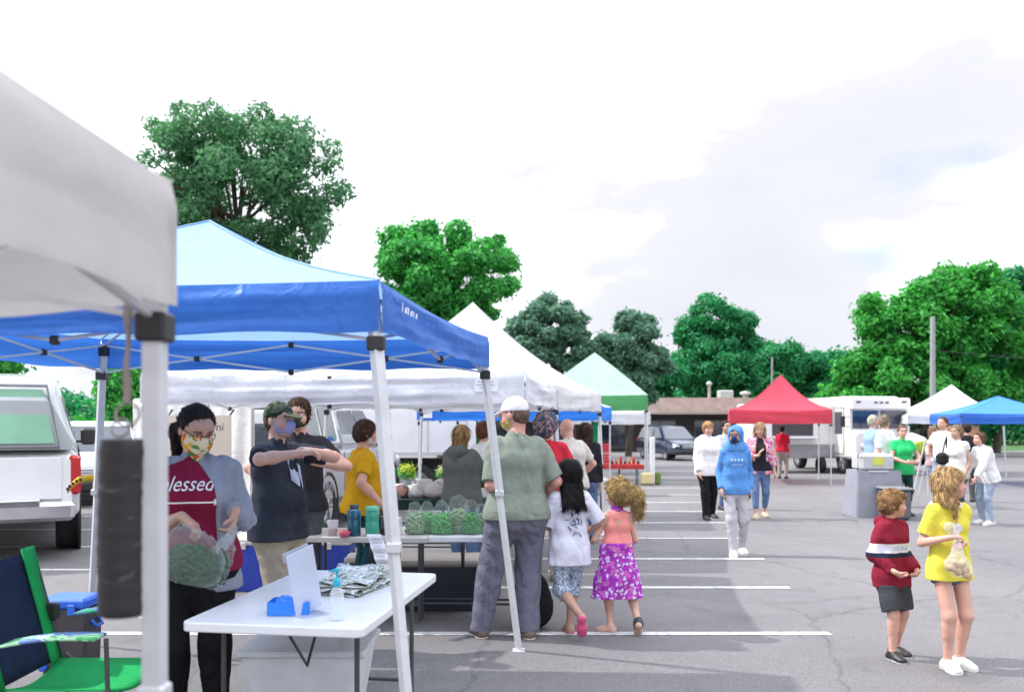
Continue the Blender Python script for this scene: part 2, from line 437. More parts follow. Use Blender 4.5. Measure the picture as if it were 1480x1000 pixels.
# ------------------------------------------------------------ people
def nrm(v):
    v = np.asarray(v, float); return v / (np.linalg.norm(v) + 1e-9)
def lerp(a, b, t): return a + (b - a) * t
def ik(S, T, l1, l2, pole):
    d = np.linalg.norm(T - S); dr = nrm(T - S); mx = (l1 + l2) * 0.998
    if d > mx: d = mx; T = S + dr * d
    d = max(d, abs(l1 - l2) + 0.02)
    a = (l1 * l1 - l2 * l2 + d * d) / (2 * d); h = math.sqrt(max(l1 * l1 - a * a, 0))
    p = np.asarray(pole, float); p = p - dr * (p @ dr); p = nrm(p)
    return S + dr * a + p * h, T
SKIN_MAT = None
def person(label, px, Y, H, yaw=0, skin=(0.56, 0.34, 0.25), child=0.0, g=1.0, belly=0.0, bust=0.0,
           lean=0, tilt=0, twist=0, head_yaw=0, head_pitch=0, head_roll=0, sw=1.0,
           hands=None, feet=None, hair=None, top=None, bottom=None, shoes=None, over=None,
           cap=None, mask=None, hood=None, group=None, fine=1.0, base_z=None, eyes=(0.12, 0.07, 0.04), glasses=False, hipw=1.0):
    global SKIN_MAT
    if SKIN_MAT is None: SKIN_MAT = M('skin', (0.5, 0.3, 0.22), rough=0.5, var=0.05, scale=30, vcol=True, subs=0.12, bump=0.15, bscale=250)
    x = X(px, Y); z0 = G(Y) if base_z is None else base_z
    base = np.array([x, Y, z0]); loc = Vector(base)
    if child: g *= 0.93
    yr = R(yaw); F_ = np.array([math.sin(yr), -math.cos(yr), 0.0]); L_ = np.array([math.cos(yr), math.sin(yr), 0.0]); U_ = np.array([0, 0, 1.0])
    hh = lerp(0.137, 0.165, child); chin = 1 - hh; nb = chin - 0.034; shz = nb - 0.018; hip = lerp(0.525, 0.485, child); shl = lerp(0.094, 0.080, child) * sw
    h = max(0.0058, 0.0011 * Y) * fine
    def loc_(l, f, z): return base + (L_ * l + F_ * f + U_ * z) * H
    def T_(l, f, z):
        dz = z - hip; a = R(lean); t = R(twist) * max(0, min(1, dz / 0.28))
        l, f = l * math.cos(t) - f * math.sin(t), l * math.sin(t) + f * math.cos(t)
        f2 = f * math.cos(a) + dz * math.sin(a); z2 = hip + dz * math.cos(a) - f * math.sin(a)
        return loc_(l + dz * math.sin(R(tilt)), f2, z2)
    ty = yr + R(twist); TF = np.array([math.sin(ty), -math.cos(ty), 0.0]); TL = np.array([math.cos(ty), math.sin(ty), 0.0])
    TU = nrm(T_(0, 0, shz) - T_(0, 0, hip))
    def tgt(s):
        if s[0] == 'p': return np.array([X(s[1], Y + s[3]), Y + s[3], Z(s[2], Y + s[3])])
        if s[0] == 't': return T_(s[1], s[2], s[3])
        return loc_(s[1], s[2], s[3])
    hands = hands or {}; feet = feet or {}
    KE = 0.62
    def sc(d, df):
        if not d: return d
        d = {**df, **d}
        for k_ in ('e', 'ke', 'ae', 'se', 'sf', 'flare'):
            if k_ in d: d[k_] *= KE
        return d
    top = sc(top, dict(e=0.012, flare=0.008, sf=0.006)); bottom = sc(bottom, dict(e=0.008)); over = sc(over, dict(e=0.022, se=0.012))
    J = {}
    for sd, sg in (('L', 1), ('R', -1)):
        S = T_(sg * shl, -0.004, shz - 0.012)
        hd = hands.get(sd, {}); w = tgt(hd.get('at', ('l', sg * (shl + 0.03), 0.02, shz - 0.345)))
        pole = hd.get('pole', (sg * 0.25, -1.0, -0.3)); pole = L_ * pole[0] + F_ * pole[1] + U_ * pole[2]
        E, W = ik(S, w, 0.168 * H, 0.155 * H, pole)
        J['S' + sd], J['E' + sd], J['W' + sd] = S, E, W
        fd_ = feet.get(sd, {}); K0 = loc_(sg * 0.052 * hipw, 0, hip - 0.005)
        A = tgt(fd_.get('at', ('l', sg * 0.06, 0.0, 0.045)))
        pole = fd_.get('pole', (sg * 0.1, 1.0, 0)); pole = L_ * pole[0] + F_ * pole[1] + U_ * pole[2]
        ll = (hip - 0.045) / 2
        Kn, A = ik(K0, A, ll * 1.02 * H, ll * 1.0 * H, pole)
        J['H' + sd], J['K' + sd], J['A' + sd] = K0, Kn, A
        fy = yr + R(fd_.get('yaw', sg * 8)); fp = R(fd_.get('pitch', 0))
        ff = np.array([math.sin(fy) * math.cos(fp), -math.cos(fy) * math.cos(fp), -math.sin(fp)])
        J['F' + sd] = ff; J['N' + sd] = nrm(np.cross(np.cross(ff, U_), ff))
    # head frame
    hy = yr + R(head_yaw); hp = R(head_pitch)
    Hf = np.array([math.sin(hy) * math.cos(hp), -math.cos(hy) * math.cos(hp), -math.sin(hp)])
    Hl = np.array([math.cos(hy), math.sin(hy), 0.0]); Hu = np.cross(Hl, -Hf)
    Hu = nrm(np.cross(Hf, Hl)) if np.cross(Hf, Hl)[2] > 0 else nrm(np.cross(Hl, Hf))
    if head_roll:
        a = R(head_roll); Hl, Hu = Hl * math.cos(a) + Hu * math.sin(a), Hu * math.cos(a) - Hl * math.sin(a)
    q = hh * H; piv = T_(0, 0.004, chin + 0.28 * hh)
    RH = np.stack([Hl, Hf, Hu], 1)
    def hp_(l, f, z): return piv + (Hl * l + Hf * f + Hu * (z - 0.28)) * q
    def hn_(l, f, z): return nrm(Hl * l + Hf * f + Hu * z)
    def hell(c, r, k=0.1, clip=None, sub=False): return ell(hp_(*c), np.array(r) * q, RH, k * q, clip, sub)
    # ---- torso prims
    def torso(e=0.0, hem=None, low=True):
        out = [caps(T_(-0.043 * sw, -0.004, shz - 0.075), T_(0.043 * sw, -0.004, shz - 0.075), (0.060 * g + e) * H, k=0.03 * H),
               caps(T_(-shl * 0.8, -0.006, shz - 0.012), T_(shl * 0.8, -0.006, shz - 0.012), (0.031 + e) * H, k=0.03 * H),
               caps(T_(0, -0.01, shz - 0.01), T_(0, -0.006, nb + 0.012), (0.034 + e) * H, (0.030 + e * 0.6) * H, k=0.025 * H),
               caps(T_(-0.036, 0.002 + belly * .3, hip + 0.105), T_(0.036, 0.002 + belly * .3, hip + 0.105), (0.055 * g + e) * H, k=0.035 * H),
               caps(T_(-0.042 * hipw, 0, hip + 0.01), T_(0.042 * hipw, 0, hip + 0.01), (0.055 * g + e) * H, k=0.035 * H)]
        if belly: out.append(caps(T_(-.02, 0.02 + belly, hip + 0.085), T_(.02, 0.02 + belly, hip + 0.085), (0.055 * g + e) * H, k=0.05 * H))
        if bust:
            for sg in (-1, 1): out.append(caps(T_(sg * 0.04, 0.035 + bust, shz - 0.095), T_(sg * 0.04, 0.03 + bust, shz - 0.095), (0.038 * g + e) * H, k=0.03 * H))
        if low:
            for sg in (-1, 1): out.append(caps(loc_(sg * 0.036, -0.028, hip - 0.012), loc_(sg * 0.04, -0.022, hip - 0.03), (0.045 * g + e) * H, k=0.035 * H))
        return out
    def leg(sd, e=0.0, ke=0.0, ae=0.0):
        return [caps(J['H' + sd], J['K' + sd], (0.052 * g + e) * H, (0.032 + ke) * H, k=0.03 * H),
                caps(J['K' + sd], J['A' + sd], (0.031 + ke) * H, (0.020 + ae) * H, k=0.02 * H),
                caps(lerp(J['K' + sd], J['A' + sd], 0.22) - F_ * 0.006 * H, lerp(J['K' + sd], J['A' + sd], 0.42) - F_ * 0.004 * H, (0.028 + ke) * H, (0.024 + (ae + ke) / 2) * H, k=0.02 * H)]
    def foot(sd, e=0.0, k=0.015, clips=True, lo=0.045, hi=None):
        A, ff, nn = J['A' + sd], J['F' + sd], J['N' + sd]
        cl = [(A - nn * lo * H, -nn)] if clips else None
        if hi is not None: cl = (cl or []) + [(A - nn * hi * H, nn)]
        sdv = np.cross(ff, nn)
        pr = [(-0.018, -0.024, 0.021), (0.045, -0.026, 0.0215), (0.082, -0.031, 0.0175)]
        pts = [(A + ff * f * H + nn * z * H, (r + e) * H) for f, z, r in pr]
        o = [caps(A - nn * 0.005 * H, pts[0][0], (0.02 + e) * H, pts[0][1], k * H, cl), caps(A, pts[1][0], (0.019 + e) * H, pts[1][1], k * H, cl)]
        for i in range(2): o.append(caps(pts[i][0], pts[i + 1][0], pts[i][1], pts[i + 1][1], k * H, cl))
        for s_ in (-1, 1): o.append(caps(pts[1][0] + sdv * s_ * 0.008 * H, pts[2][0] + sdv * s_ * 0.010 * H, pts[1][1] * 0.9, pts[2][1] * 0.85, k * H, cl))
        return o
    # ---- body
    B = torso(-0.002)
    B.append(caps(T_(0, -0.006, nb - 0.01), hp_(0, -0.08, 0.2), 0.031 * H * (0.92 if child else 1), 0.03 * H * (0.9 if child else 1), k=0.018 * H))
    for sd, sg in (('L', 1), ('R', -1)):
        S, E, W = J['S' + sd], J['E' + sd], J['W' + sd]
        ag = 0.5 + 0.5 * g
        B += [caps(S, E, 0.0275 * H * ag, 0.0215 * H * ag, k=0.018 * H), caps(E, lerp(E, W, 0.35), 0.0215 * H * ag, 0.0225 * H * ag, k=0.012 * H),
              caps(lerp(E, W, 0.3), W, 0.0220 * H * ag, 0.0150 * H, k=0.012 * H)]
        B += leg(sd) + foot(sd)
        hd = hands.get(sd, {}); dr = nrm(W - E)
        if 'dir' in hd:
            d_ = hd['dir']; dr = nrm(L_ * d_[0] + F_ * d_[1] + U_ * d_[2])
        pn = hd.get('palm')
        pn = -sg * L_ + F_ * 0.2 if pn is None else L_ * pn[0] + F_ * pn[1] + U_ * pn[2]
        pn = nrm(pn - dr * (pn @ dr)); th = np.cross(pn, dr) * sg
        cu = hd.get('curl', 0.3); hs = H * lerp(1.0, 0.95, child); rm = 0.62 * h
        for o_ in (-0.014, -0.005, 0.005, 0.014):
            B.append(caps(W + dr * 0.006 * hs + th * o_ * 0.6 * hs, W + dr * 0.048 * hs + th * o_ * hs, max(0.0105 * hs, rm), max(0.0088 * hs, rm), k=0.008 * hs))
        for i, (o_, ln) in enumerate(((0.0175, 0.040), (0.0062, 0.044), (-0.0058, 0.041), (-0.0172, 0.032))):
            p = W + dr * 0.052 * hs + th * o_ * hs; a = R(12 + 8 * i * 0.4) * (0.5 + cu)
            for sgm, (fr, da) in enumerate(((0.42, 0.0), (0.32, 55), (0.26, 45))):
                a += R(da) * cu + (R(35) * cu if sgm == 0 else 0)
                d2 = nrm(dr * math.cos(a) + pn * math.sin(a) + th * o_ * 3 * (1 - cu))
                p2 = p + d2 * ln * fr * hs
                r0 = max(0.0052 * hs * (1 - 0.1 * sgm), rm); B.append(caps(p, p2, r0, r0 * 0.93, k=0.002 * hs)); p = p2
        p = W + dr * 0.016 * hs + th * 0.013 * hs; d1 = nrm(dr * 0.75 + th * 0.75 + pn * 0.25)
        p2 = p + d1 * 0.026 * hs; d2 = nrm(dr * 0.95 + th * 0.2 + pn * (0.3 + cu * .8)); p3 = p2 + d2 * 0.026 * hs
        B += [caps(p, p2, max(0.0082 * hs, rm), max(0.0062 * hs, rm), k=0.006 * hs), caps(p2, p3, max(0.006 * hs, rm), max(0.0052 * hs, rm), k=0.002 * hs)]
    fw = 1.0 if not child else 1.04
    B += [hell((0, -0.04, 0.60), (0.335 * fw, 0.43, 0.40), 0.08), hell((0, 0.10, 0.36), (0.275 * fw, 0.31, 0.30), 0.12),
          hell((0, 0.27, 0.13), (0.15, 0.13, 0.11), 0.14),
          hell((0, 0.30, 0.66), (0.25, 0.10, 0.12), 0.12)]
    for s_ in (-1, 1):
        B += [hell((s_ * 0.16, 0.27, 0.34), (0.12, 0.12, 0.11), 0.1), hell((s_ * 0.13, 0.415, 0.515), (0.085, 0.07, 0.05), 0.06, sub=True),
              hell((s_ * 0.13, 0.335, 0.505), (0.068, 0.055, 0.045), 0.02)]
        B.append(hell((s_ * 0.345 * fw, -0.03, 0.45), (0.035, 0.085, 0.115), 0.03))
    nz = 1.0 if not child else 0.75
    B += [caps(hp_(0, 0.385, 0.52), hp_(0, 0.385 + 0.10 * nz, 0.345), 0.03 * q, 0.048 * q, k=0.05 * q),
          caps(hp_(-0.05, 0.40, 0.325), hp_(0.05, 0.40, 0.325), 0.036 * q, k=0.03 * q),
          caps(hp_(-0.07, 0.375, 0.225), hp_(0.07, 0.375, 0.225), 0.028 * q, k=0.04 * q), caps(hp_(-0.05, 0.365, 0.175), hp_(0.05, 0.365, 0.175), 0.03 * q, k=0.04 * q)]
    skin = np.array(skin)
    browc = np.array((hair or {}).get('col', (0.1, 0.06, 0.04))) * 0.6
    def body_col(V):
        c = np.tile(skin, (len(V), 1)) * (1 + 0.05 * np.sin(V[:, [2]] * 37 + V[:, [0]] * 23))
        d = (V - piv) / q; l, f, z = d @ Hl, d @ Hf, d @ Hu + 0.28
        def m(cond, colr, a=1.0): c[cond] = c[cond] * (1 - a) + np.array(colr) * a
        near = np.abs(l) < 0.6
        m((f > 0.15) & (np.hypot(np.abs(l) - 0.19, z - 0.33) < 0.11) & near, skin * (1.08, 0.8, 0.78), 0.5)
        m((f > 0.30) & (np.abs(l) < 0.105) & (np.abs(z - 0.205) < 0.042), skin * (0.95, 0.5, 0.52))
        m((f > 0.2) & (np.abs(np.abs(l) - 0.14) < 0.085) & (np.abs(z - 0.605 + (np.abs(l) - 0.14) ** 2 * 2) < 0.024), browc, 0.8)
        ex = np.hypot((np.abs(l) - 0.135) / 0.075, (z - 0.505) / 0.034)
        m((f > 0.25) & (ex < 1.15), skin * 0.35, 0.7); m((f > 0.25) & (ex < 0.85), (0.7, 0.68, 0.66))
        m((f > 0.25) & (np.hypot(np.abs(l) - 0.135, z - 0.505) < 0.032), eyes)
        nail = np.zeros(len(V), bool)
        return np.clip(c, 0, 1)
    root = blob('person', B, h, SKIN_MAT, None, col=body_col, root_off=loc)
    root.location = loc; OFF[root.name] = loc; tag(root, label, 'person', group)
    res = {'root': root, 'J': J, 'hp': hp_, 'q': q, 'loc_': loc_, 'T': T_, 'F': F_, 'L': L_, 'TF': TF, 'TL': TL, 'TU': TU, 'h': h}
    # ---- hair
    if hair:
        hc = hair['col']; st = hair.get('style', 'short'); e = hair.get('e', 0.03)
        hm = M('hair_strands', (0.1, 0.1, 0.1), vcol=True, rough=0.6, var=0.35, scale=22, bump=0.8, bscale=140, spec=0.18)
        fl = hair.get('line', 0.2)
        cl = [(hp_(0, fl, 0.66), hn_(0, 0.86, -0.5))]
        Pm = [hell((0, -0.05, 0.61), (0.335 * fw + e, 0.43 + e, 0.405 + e), 0.05, cl + [(hp_(0, 0, 0.22), hn_(0, 0, -1))] if st in ('short', 'ponytail', 'bun') else cl)]
        if st != 'bald': Pm.append(hell((0, -0.2, 0.42), (0.27 + e, 0.26 + e, 0.30), 0.08, [(hp_(0, -0.02, 0.4), hn_(0, 1, 0)), (hp_(0, 0, 0.16), hn_(0, 0, -1))]))
        if hair.get('fringe'):
            Pm.append(hell((0, 0.17, 0.80), (0.30, 0.25, 0.15), 0.08, [(hp_(0, 0, 0.66), hn_(0, 0, -1))]))
        ln = hair.get('len', 0.0)
        if st in ('long', 'bob'):
            w = hair.get('w', 1.0)
            for a_ in (-1, -0.67, -0.33, 0, 0.33, 0.67, 1):
                p0 = hp_(a_ * 0.30, -0.12 - 0.18 * (1 - abs(a_)), 0.55); p1 = hp_(a_ * 0.30 * w, -0.16 - 0.17 * (1 - abs(a_)), 0.1)
                p2 = p1 - U_ * ln * q * (0.9 + 0.12 * math.cos(7 * a_)) + L_ * a_ * 0.1 * w * q - F_ * hair.get('back', 0.12) * q
                Pm += [caps(p0, p1, 0.15 * q, 0.13 * q, k=0.1 * q), caps(p1, p2, 0.13 * q, 0.06 * q, k=0.1 * q)]
            if hair.get('front'):
                for a_ in (-1, 1):
                    p0 = hp_(a_ * 0.30, 0.04, 0.62); p1 = hp_(a_ * 0.34, 0.10, 0.05); p2 = p1 - U_ * ln * q * 0.75 + F_ * 0.05 * q
                    Pm += [caps(p0, p1, 0.085 * q, 0.08 * q, k=0.06 * q), caps(p1, p2, 0.08 * q, 0.045 * q, k=0.06 * q)]
        if st == 'ponytail':
            pz = hair.get('pz', 0.72); p0 = hp_(0, -0.45, pz); p1 = hp_(hair.get('side', 0.0), -0.66, pz - 0.27); p2 = p1 - U_ * ln * q + L_ * hair.get('side', 0.0) * 0.3 * q
            Pm += [caps(p0, p1, 0.12 * q, 0.19 * q, k=0.05 * q), caps(p1, p2, 0.19 * q, 0.09 * q, k=0.08 * q)]
        if st == 'bun': Pm.append(hell((0, -0.56, 0.50), (0.16, 0.14, 0.16), 0.04))
        nf = curl_noise if hair.get('curly') else strand_noise
        amp = hair.get('amp', 0.004 if not hair.get('curly') else 0.012)
        V, F = sdf_mesh(Pm, h * 0.9, lambda Q, D: D + nf(Q, amp))
        ns = 0 if (Y > 16.5 or cap) else (900 if Y > 8.5 else 4200)
        col = np.full(len(V), 0.8) + 0.2 * np.sin(V[:, 0] * 300 + V[:, 1] * 240)
        if ns and st != 'bald' and len(V):
            crown = hp_(0, -0.1, 0.95); tie = hp_(0, -0.5, hair.get('pz', 0.72))
            def flow(p):
                if st in ('ponytail', 'bun'):
                    t = tie - p; l_ = np.linalg.norm(t, axis=1)[:, None]; onhead = ((p - hp_(0, -0.42, 0.5)) @ Hf > 0)[:, None]
                    return np.where(onhead, t / (l_ + 1e-6), -U_ + 0 * t)
                t = (p - crown) / q; t[:, 2] *= 0.5
                return t * (1.3 if st == 'short' else 0.6) - U_ * 0.6 + (Hf * 0.3 if st == 'short' else 0)
            ln_s = (0.10 if st in ('long', 'bob') or hair.get('curly') else 0.045) * H / 1.7
            SV, SF, SC = strands(V, F, ns, flow, ln_s, 0.0022 if Y < 8.5 else 0.004, seed=int(px), curl=1.0 if hair.get('curly') else (0.12 if st == 'short' else 0.05), R_=0.3 if st in ('long', 'bob') or hair.get('curly') else 0.10, lift=0.006 if st != 'ponytail' or hair.get('curly') else 0.003)
            F = np.concatenate([F, SF + len(V)]); V = np.concatenate([V, SV]); col = np.concatenate([col, SC])
        hb = np_mesh('hair', V, F, hm, root, True, np.clip(np.array(hc)[None] * col[:, None], 0, 1))
        res['hair'] = hb
    # ---- clothing
    def mk(nm, prims, mat, amp=0.005, cuts=(), fr=1.0, vert=1.0):
        def post(Q, D):
            D = D + fold_noise(Q - base, amp * 1.35, fr, vert)
            for o_, n_ in cuts: D = np.maximum(D, (Q - o_) @ n_)
            return D
        o = blob(nm, prims, h, mat, root, post=post)
        return o, (prims, post)
    def sleeves(e, length, flare=0.0, ag=None):
        out = []
        for sd in 'LR':
            S, E, W = J['S' + sd], J['E' + sd], J['W' + sd]; a2 = 0.5 + 0.5 * g
            if length <= 0: continue
            t = min(length, 1.0); end = lerp(S, E, t)
            cl = [(end, nrm(E - S))] if length < 1 else None
            out.append(caps(S, lerp(S, E, min(1.0, t + 0.1)), (0.030 * a2 + e) * H, (0.0245 * a2 + e + flare * t) * H, k=0.016 * H, clip=cl))
            if length > 1:
                t2 = length - 1; end = lerp(E, W, t2)
                out.append(caps(E, lerp(E, W, min(1.02, t2 + 0.05)), (0.0245 * a2 + e + flare) * H, (0.0185 + e + flare) * H, k=0.012 * H, clip=[(end, nrm(W - E))]))
        return out
    if bottom:
        k = bottom.get('kind', 'trousers'); mat = bottom['mat']; e = bottom.get('e', 0.008); ke = bottom.get('ke', e); ae = bottom.get('ae', e)
        wz = bottom.get('waist', min(hip + 0.06, (top or {}).get('hem', hip - 0.02) + 0.02 if k != 'skirt' else 9))
        top_cut = [(T_(0, 0, wz), TU)]
        hipsP = [caps(T_(-0.042 * hipw, 0, hip + 0.01), T_(0.042 * hipw, 0, hip + 0.01), (0.055 * g + e) * H, k=0.035 * H),
                 caps(T_(-0.036, 0.002 + belly * .2, wz), T_(0.036, 0.002 + belly * .2, wz), (0.060 * g + e) * H, k=0.05 * H)]
        for sg in (-1, 1): hipsP.append(caps(loc_(sg * 0.036, -0.028, hip - 0.012), loc_(sg * 0.04, -0.022, hip - 0.03), (0.045 * g + e) * H, k=0.035 * H))
        if k == 'skirt':
            hz = bottom['hem']; fw_ = bottom.get('w', 0.10)
            Pm = hipsP + [caps(loc_(s_ * 0.03, 0, wz - 0.02), loc_(s_ * (0.03 + fw_ * .5), 0.0, hz - 0.03), 0.07 * H, fw_ * H, k=0.04 * H) for s_ in (-1, 0, 1)]
            o, ev = mk(bottom.get('name', 'skirt'), Pm, mat, bottom.get('amp', 0.012), top_cut + [(loc_(0, 0, hz), -U_)], fr=0.9, vert=2.0)
        else:
            Pm = list(hipsP); t = bottom.get('t', 2.0)
            for sd in 'LR':
                H0, K, A = J['H' + sd], J['K' + sd], J['A' + sd]
                if t <= 1:
                    end = lerp(H0, K, t)
                    Pm.append(caps(H0, lerp(H0, K, min(1, t + .08)), (0.054 * g + e) * H, (lerp(0.054 * g, 0.034, t) + e + ke) * H, k=0.03 * H, clip=[(end, nrm(K - H0))]))
                else:
                    end = lerp(K, A, min(t - 1, 1.0)) if t < 2 else A - U_ * 0.02 * H
                    Pm.append(caps(H0, K, (0.053 * g + e) * H, (0.033 + ke) * H, k=0.03 * H))
                    r1 = lerp(0.033 + ke, 0.021 + ae, min(t - 1, 1))
                    e2 = end + nrm(A - K) * 0.03 * H
                    Pm.append(caps(K, e2, (0.033 + ke) * H, r1 * H, k=0.02 * H, clip=[(end, nrm(A - K))]))
                    Pm.append(caps(lerp(K, A, 0.22) - F_ * 0.006 * H, lerp(K, A, 0.4) - F_ * 0.004 * H, (0.028 + ke) * H, (0.024 + (ke + ae) / 2) * H, k=0.02 * H, clip=[(end, nrm(A - K))]))
            o, ev = mk(bottom.get('name', 'trousers'), Pm, mat, bottom.get('amp', 0.006), top_cut, vert=0.6)
        res['bottom'] = (o, ev)
    if top:
        e = top.get('e', 0.012); hem = top.get('hem', hip - 0.02); fl = top.get('flare', 0.008)
        Sv = sleeves(top.get('se', e * 0.8), top.get('sleeve', 0.62), top.get('sf', 0.006)); Pm = torso(e, low=hem < hip)
        Pm.append(caps(T_(-0.045, belly * .4, hem), T_(0.045, belly * .4, hem), (0.060 * g + e + fl) * H, k=0.035 * H))
        if True:
            for s_ in (-1, 1): Pm.append(caps(T_(s_ * (0.040 if not top.get('tank') else 0.03) * sw, 0.0, shz - 0.10), T_(s_ * 0.045, belly * .3, hem), (0.046 * g + e) * H, (0.056 * g + e + fl) * H, k=0.03 * H))
        if hem < hip: Pm.append(caps(T_(-0.045, 0, hip), T_(0.045, 0, hip), (0.056 * g + e + fl * .6) * H, k=0.035 * H))
        if hood: pass
        cuts = [(T_(0, 0, hem), -TU)]
        if top.get('tank'):
            for s_ in (-1, 1): Pm.append(ell(T_(s_ * (shl + 0.028), 0.0, shz - 0.02), np.array([0.045, 0.09, 0.075]) * H, np.stack([TL, TF, U_], 1), 0.01 * H, None, True))
        o, ev = mk(top.get('name', 'shirt'), Pm + Sv, top['mat'], top.get('amp', 0.006), cuts)
        res['top'] = (o, (Pm, ev[1]))
        if not hood and not over and Y < 20:
            nbk = MB(); nbk.path([T_(0.037 * math.cos(t), -0.004 + 0.037 * math.sin(t), nb + 0.010 - 0.008 * math.sin(t)) for t in np.linspace(0, 2 * math.pi, 25)], 0.0045 * H / 1.7, 6); obj('collar', nbk, top.get('cmat', top['mat']), root)
    if over:      # open jacket
        e = over.get('e', 0.022)
        Pm = torso(e, low=True) + sleeves(over.get('se', 0.012), over.get('sleeve', 1.95), 0.002)
        hem = over.get('hem', hip - 0.06)
        Pm.append(caps(T_(-0.055, 0, hem), T_(0.055, 0, hem), (0.058 * g + e) * H, k=0.035 * H))
        Pm.append(ell(T_(over.get('off', 0), 0.14 + belly, (hem + nb) / 2), np.array([0.062 * over.get('gap', 1), 0.16, 0.36]) * H, np.stack([TL, TF, U_], 1), 0.01 * H, None, True))
        o, ev = mk('jacket', Pm, over['mat'], over.get('amp', 0.007), [(T_(0, 0, hem), -TU)])
        res['over'] = (o, ev)
    if hood:
        hm = hood['mat']
        if hood.get('up'):
            Pm = [hell((0, -0.06, 0.58), (0.44, 0.52, 0.50), 0.05), caps(T_(-0.04, -0.01, nb), T_(0.04, -0.01, nb), 0.055 * H, k=0.05 * H),
                  hell((0, 0.42, 0.40), (0.30, 0.36, 0.46), 0.03, sub=True)]
        else:
            Pm = [caps(T_(s_ * 0.055, 0.02, nb - 0.01), T_(s_ * 0.035, -0.05, nb + 0.004), 0.022 * H, 0.03 * H, k=0.02 * H) for s_ in (-1, 1)] + \
                 [caps(T_(-0.035, -0.055, nb), T_(0.035, -0.055, nb), 0.033 * H, k=0.03 * H), caps(T_(0, -0.062, nb), T_(0, -0.078, nb - 0.055), 0.035 * H, 0.02 * H, k=0.03 * H)]
        o, ev = mk('hood', Pm, hm, 0.005)
    if cap:
        tl = cap.get('back', 1); cm = cap['mat']
        Pm = [hell((0, -0.035, 0.64), (0.375 * fw, 0.465, 0.42), 0.03, [(hp_(0, 0.3, 0.66), hn_(0, 0.18, -1))])]
        o = blob('cap', Pm, h * 0.9, cm, root, post=lambda Q, D: D + fold_noise(Q - base, 0.0015, 3))
        if cap.get('brim', True):
            bm = [ell(hp_(0, 0.50 * tl, 0.63), np.array([0.28, 0.30, 0.035 + 0.5 * h / q]) * q, np.stack([Hl, nrm(Hf * tl - Hu * 0.22), nrm(Hu + Hf * tl * 0.22)], 1), 0.01, [(hp_(0, 0.33 * tl, 0.6), -Hf * tl)])]
            blob('cap_brim', bm, min(h, 0.008), cap.get('bmat', cm), root)
    if mask:
        lw = mask.get('low', 0.0); hi_ = mask.get('hi', 0.50)
        Pm = [hell((0, 0.10, 0.36), (0.30 * fw, 0.335, 0.33), 0.1, [(hp_(0, -0.02 + mask.get('b', 0.08), 0.4), hn_(0, -1, 0)), (hp_(0, 0.3, hi_), hn_(0, -0.1, 1))]),
              hell((0, 0.30, 0.24), (0.16, 0.20, 0.17), 0.12, [(hp_(0, 0.3, hi_), hn_(0, -0.1, 1))]),
              hell((0, 0.42, 0.36), (0.11, 0.16, 0.16), 0.08, [(hp_(0, 0.3, hi_), hn_(0, -0.1, 1))])]
        if mask.get('big'): Pm.append(hell((0, 0.12, 0.30), (0.335, 0.37, 0.36), 0.05, [(hp_(0, 0.02, 0.4), hn_(0, -1, 0)), (hp_(0, 0.3, hi_), hn_(0, -0.1, 1))]))
        if mask.get('point'): Pm.append(caps(hp_(0, 0.22, 0.1), hp_(0, 0.30, -0.24), 0.22 * q, 0.05 * q, k=0.1 * q))
        if mask.get('gaiter'): Pm += [caps(T_(0, -0.004, nb), hp_(0, 0.0, 0.12), 0.040 * H, 0.040 * H, k=0.03 * H)]
        for s_ in (-1, 1):
            Pm.append(caps(hp_(s_ * 0.28, 0.1, 0.40), hp_(s_ * 0.355, -0.06, 0.53), 0.016 * q + 0.4 * h * 0, k=0.01))
        blob('face_mask', Pm, h * 0.85, mask['mat'], root)
    if glasses:
        gb = MB()
        for s_ in (-1, 1):
            c = hp_(s_ * 0.145, 0.43, 0.50)
            gb.path([c + (Hl * math.cos(t) * 0.105 + Hu * math.sin(t) * 0.075) * q for t in np.linspace(0, 2 * math.pi, 15)], 0.0022, 5)
            gb.tube(hp_(s_ * 0.25, 0.43, 0.53), hp_(s_ * 0.365, -0.02, 0.52), 0.0022, n=5)
        gb.tube(hp_(-0.04, 0.44, 0.51), hp_(0.04, 0.44, 0.51), 0.0022, n=5)
        obj('glasses', gb, M('glasses_frame', (0.03, 0.015, 0.015), rough=0.3), root)
    if shoes:
        for sd in 'LR':
            if shoes.get('flip'):
                blob('shoe', foot(sd, 0.004, lo=0.052, hi=0.038), h * 0.75, shoes['mat'], root)
                continue
            s_ = blob('shoe', foot(sd, 0.004, lo=0.05) , h * 0.85, shoes['mat'], root)
            if 'sole' in shoes: blob('sole', foot(sd, 0.0062, lo=0.052, hi=0.040), h * 0.85, shoes['sole'], s_)
    return res
def decal(res, which, vs, fs, mat, at, name='print', back=False, parent=None, away=0.004):
    """lay flat shapes on a garment: each point is marched onto the cloth's surface"""
    o, (prims, post) = res[which]
    Fd = res['TF'] * (-1 if back else 1); Ld = np.cross(Fd, np.array([0, 0, 1.0])) * -1
    Ld = np.cross(np.array([0, 0, 1.0]), Fd)          # screen-right when looking at that side
    c = res['T'](*at) + Fd * 0.35
    Q = np.array([c + Ld * v[0] + np.array([0, 0, 1.0]) * v[1] for v in vs])
    for _ in range(40):
        d = post(Q, sdf_pts(prims, Q)) if _ > 25 else sdf_pts(prims, Q)
        Q = Q - Fd * (np.clip(d - away, -0.02, 0.2) * 0.8)[:, None]
    mb = MB(); mb.add([tuple(p) for p in Q], fs)
    return obj(name, mb, mat, o)
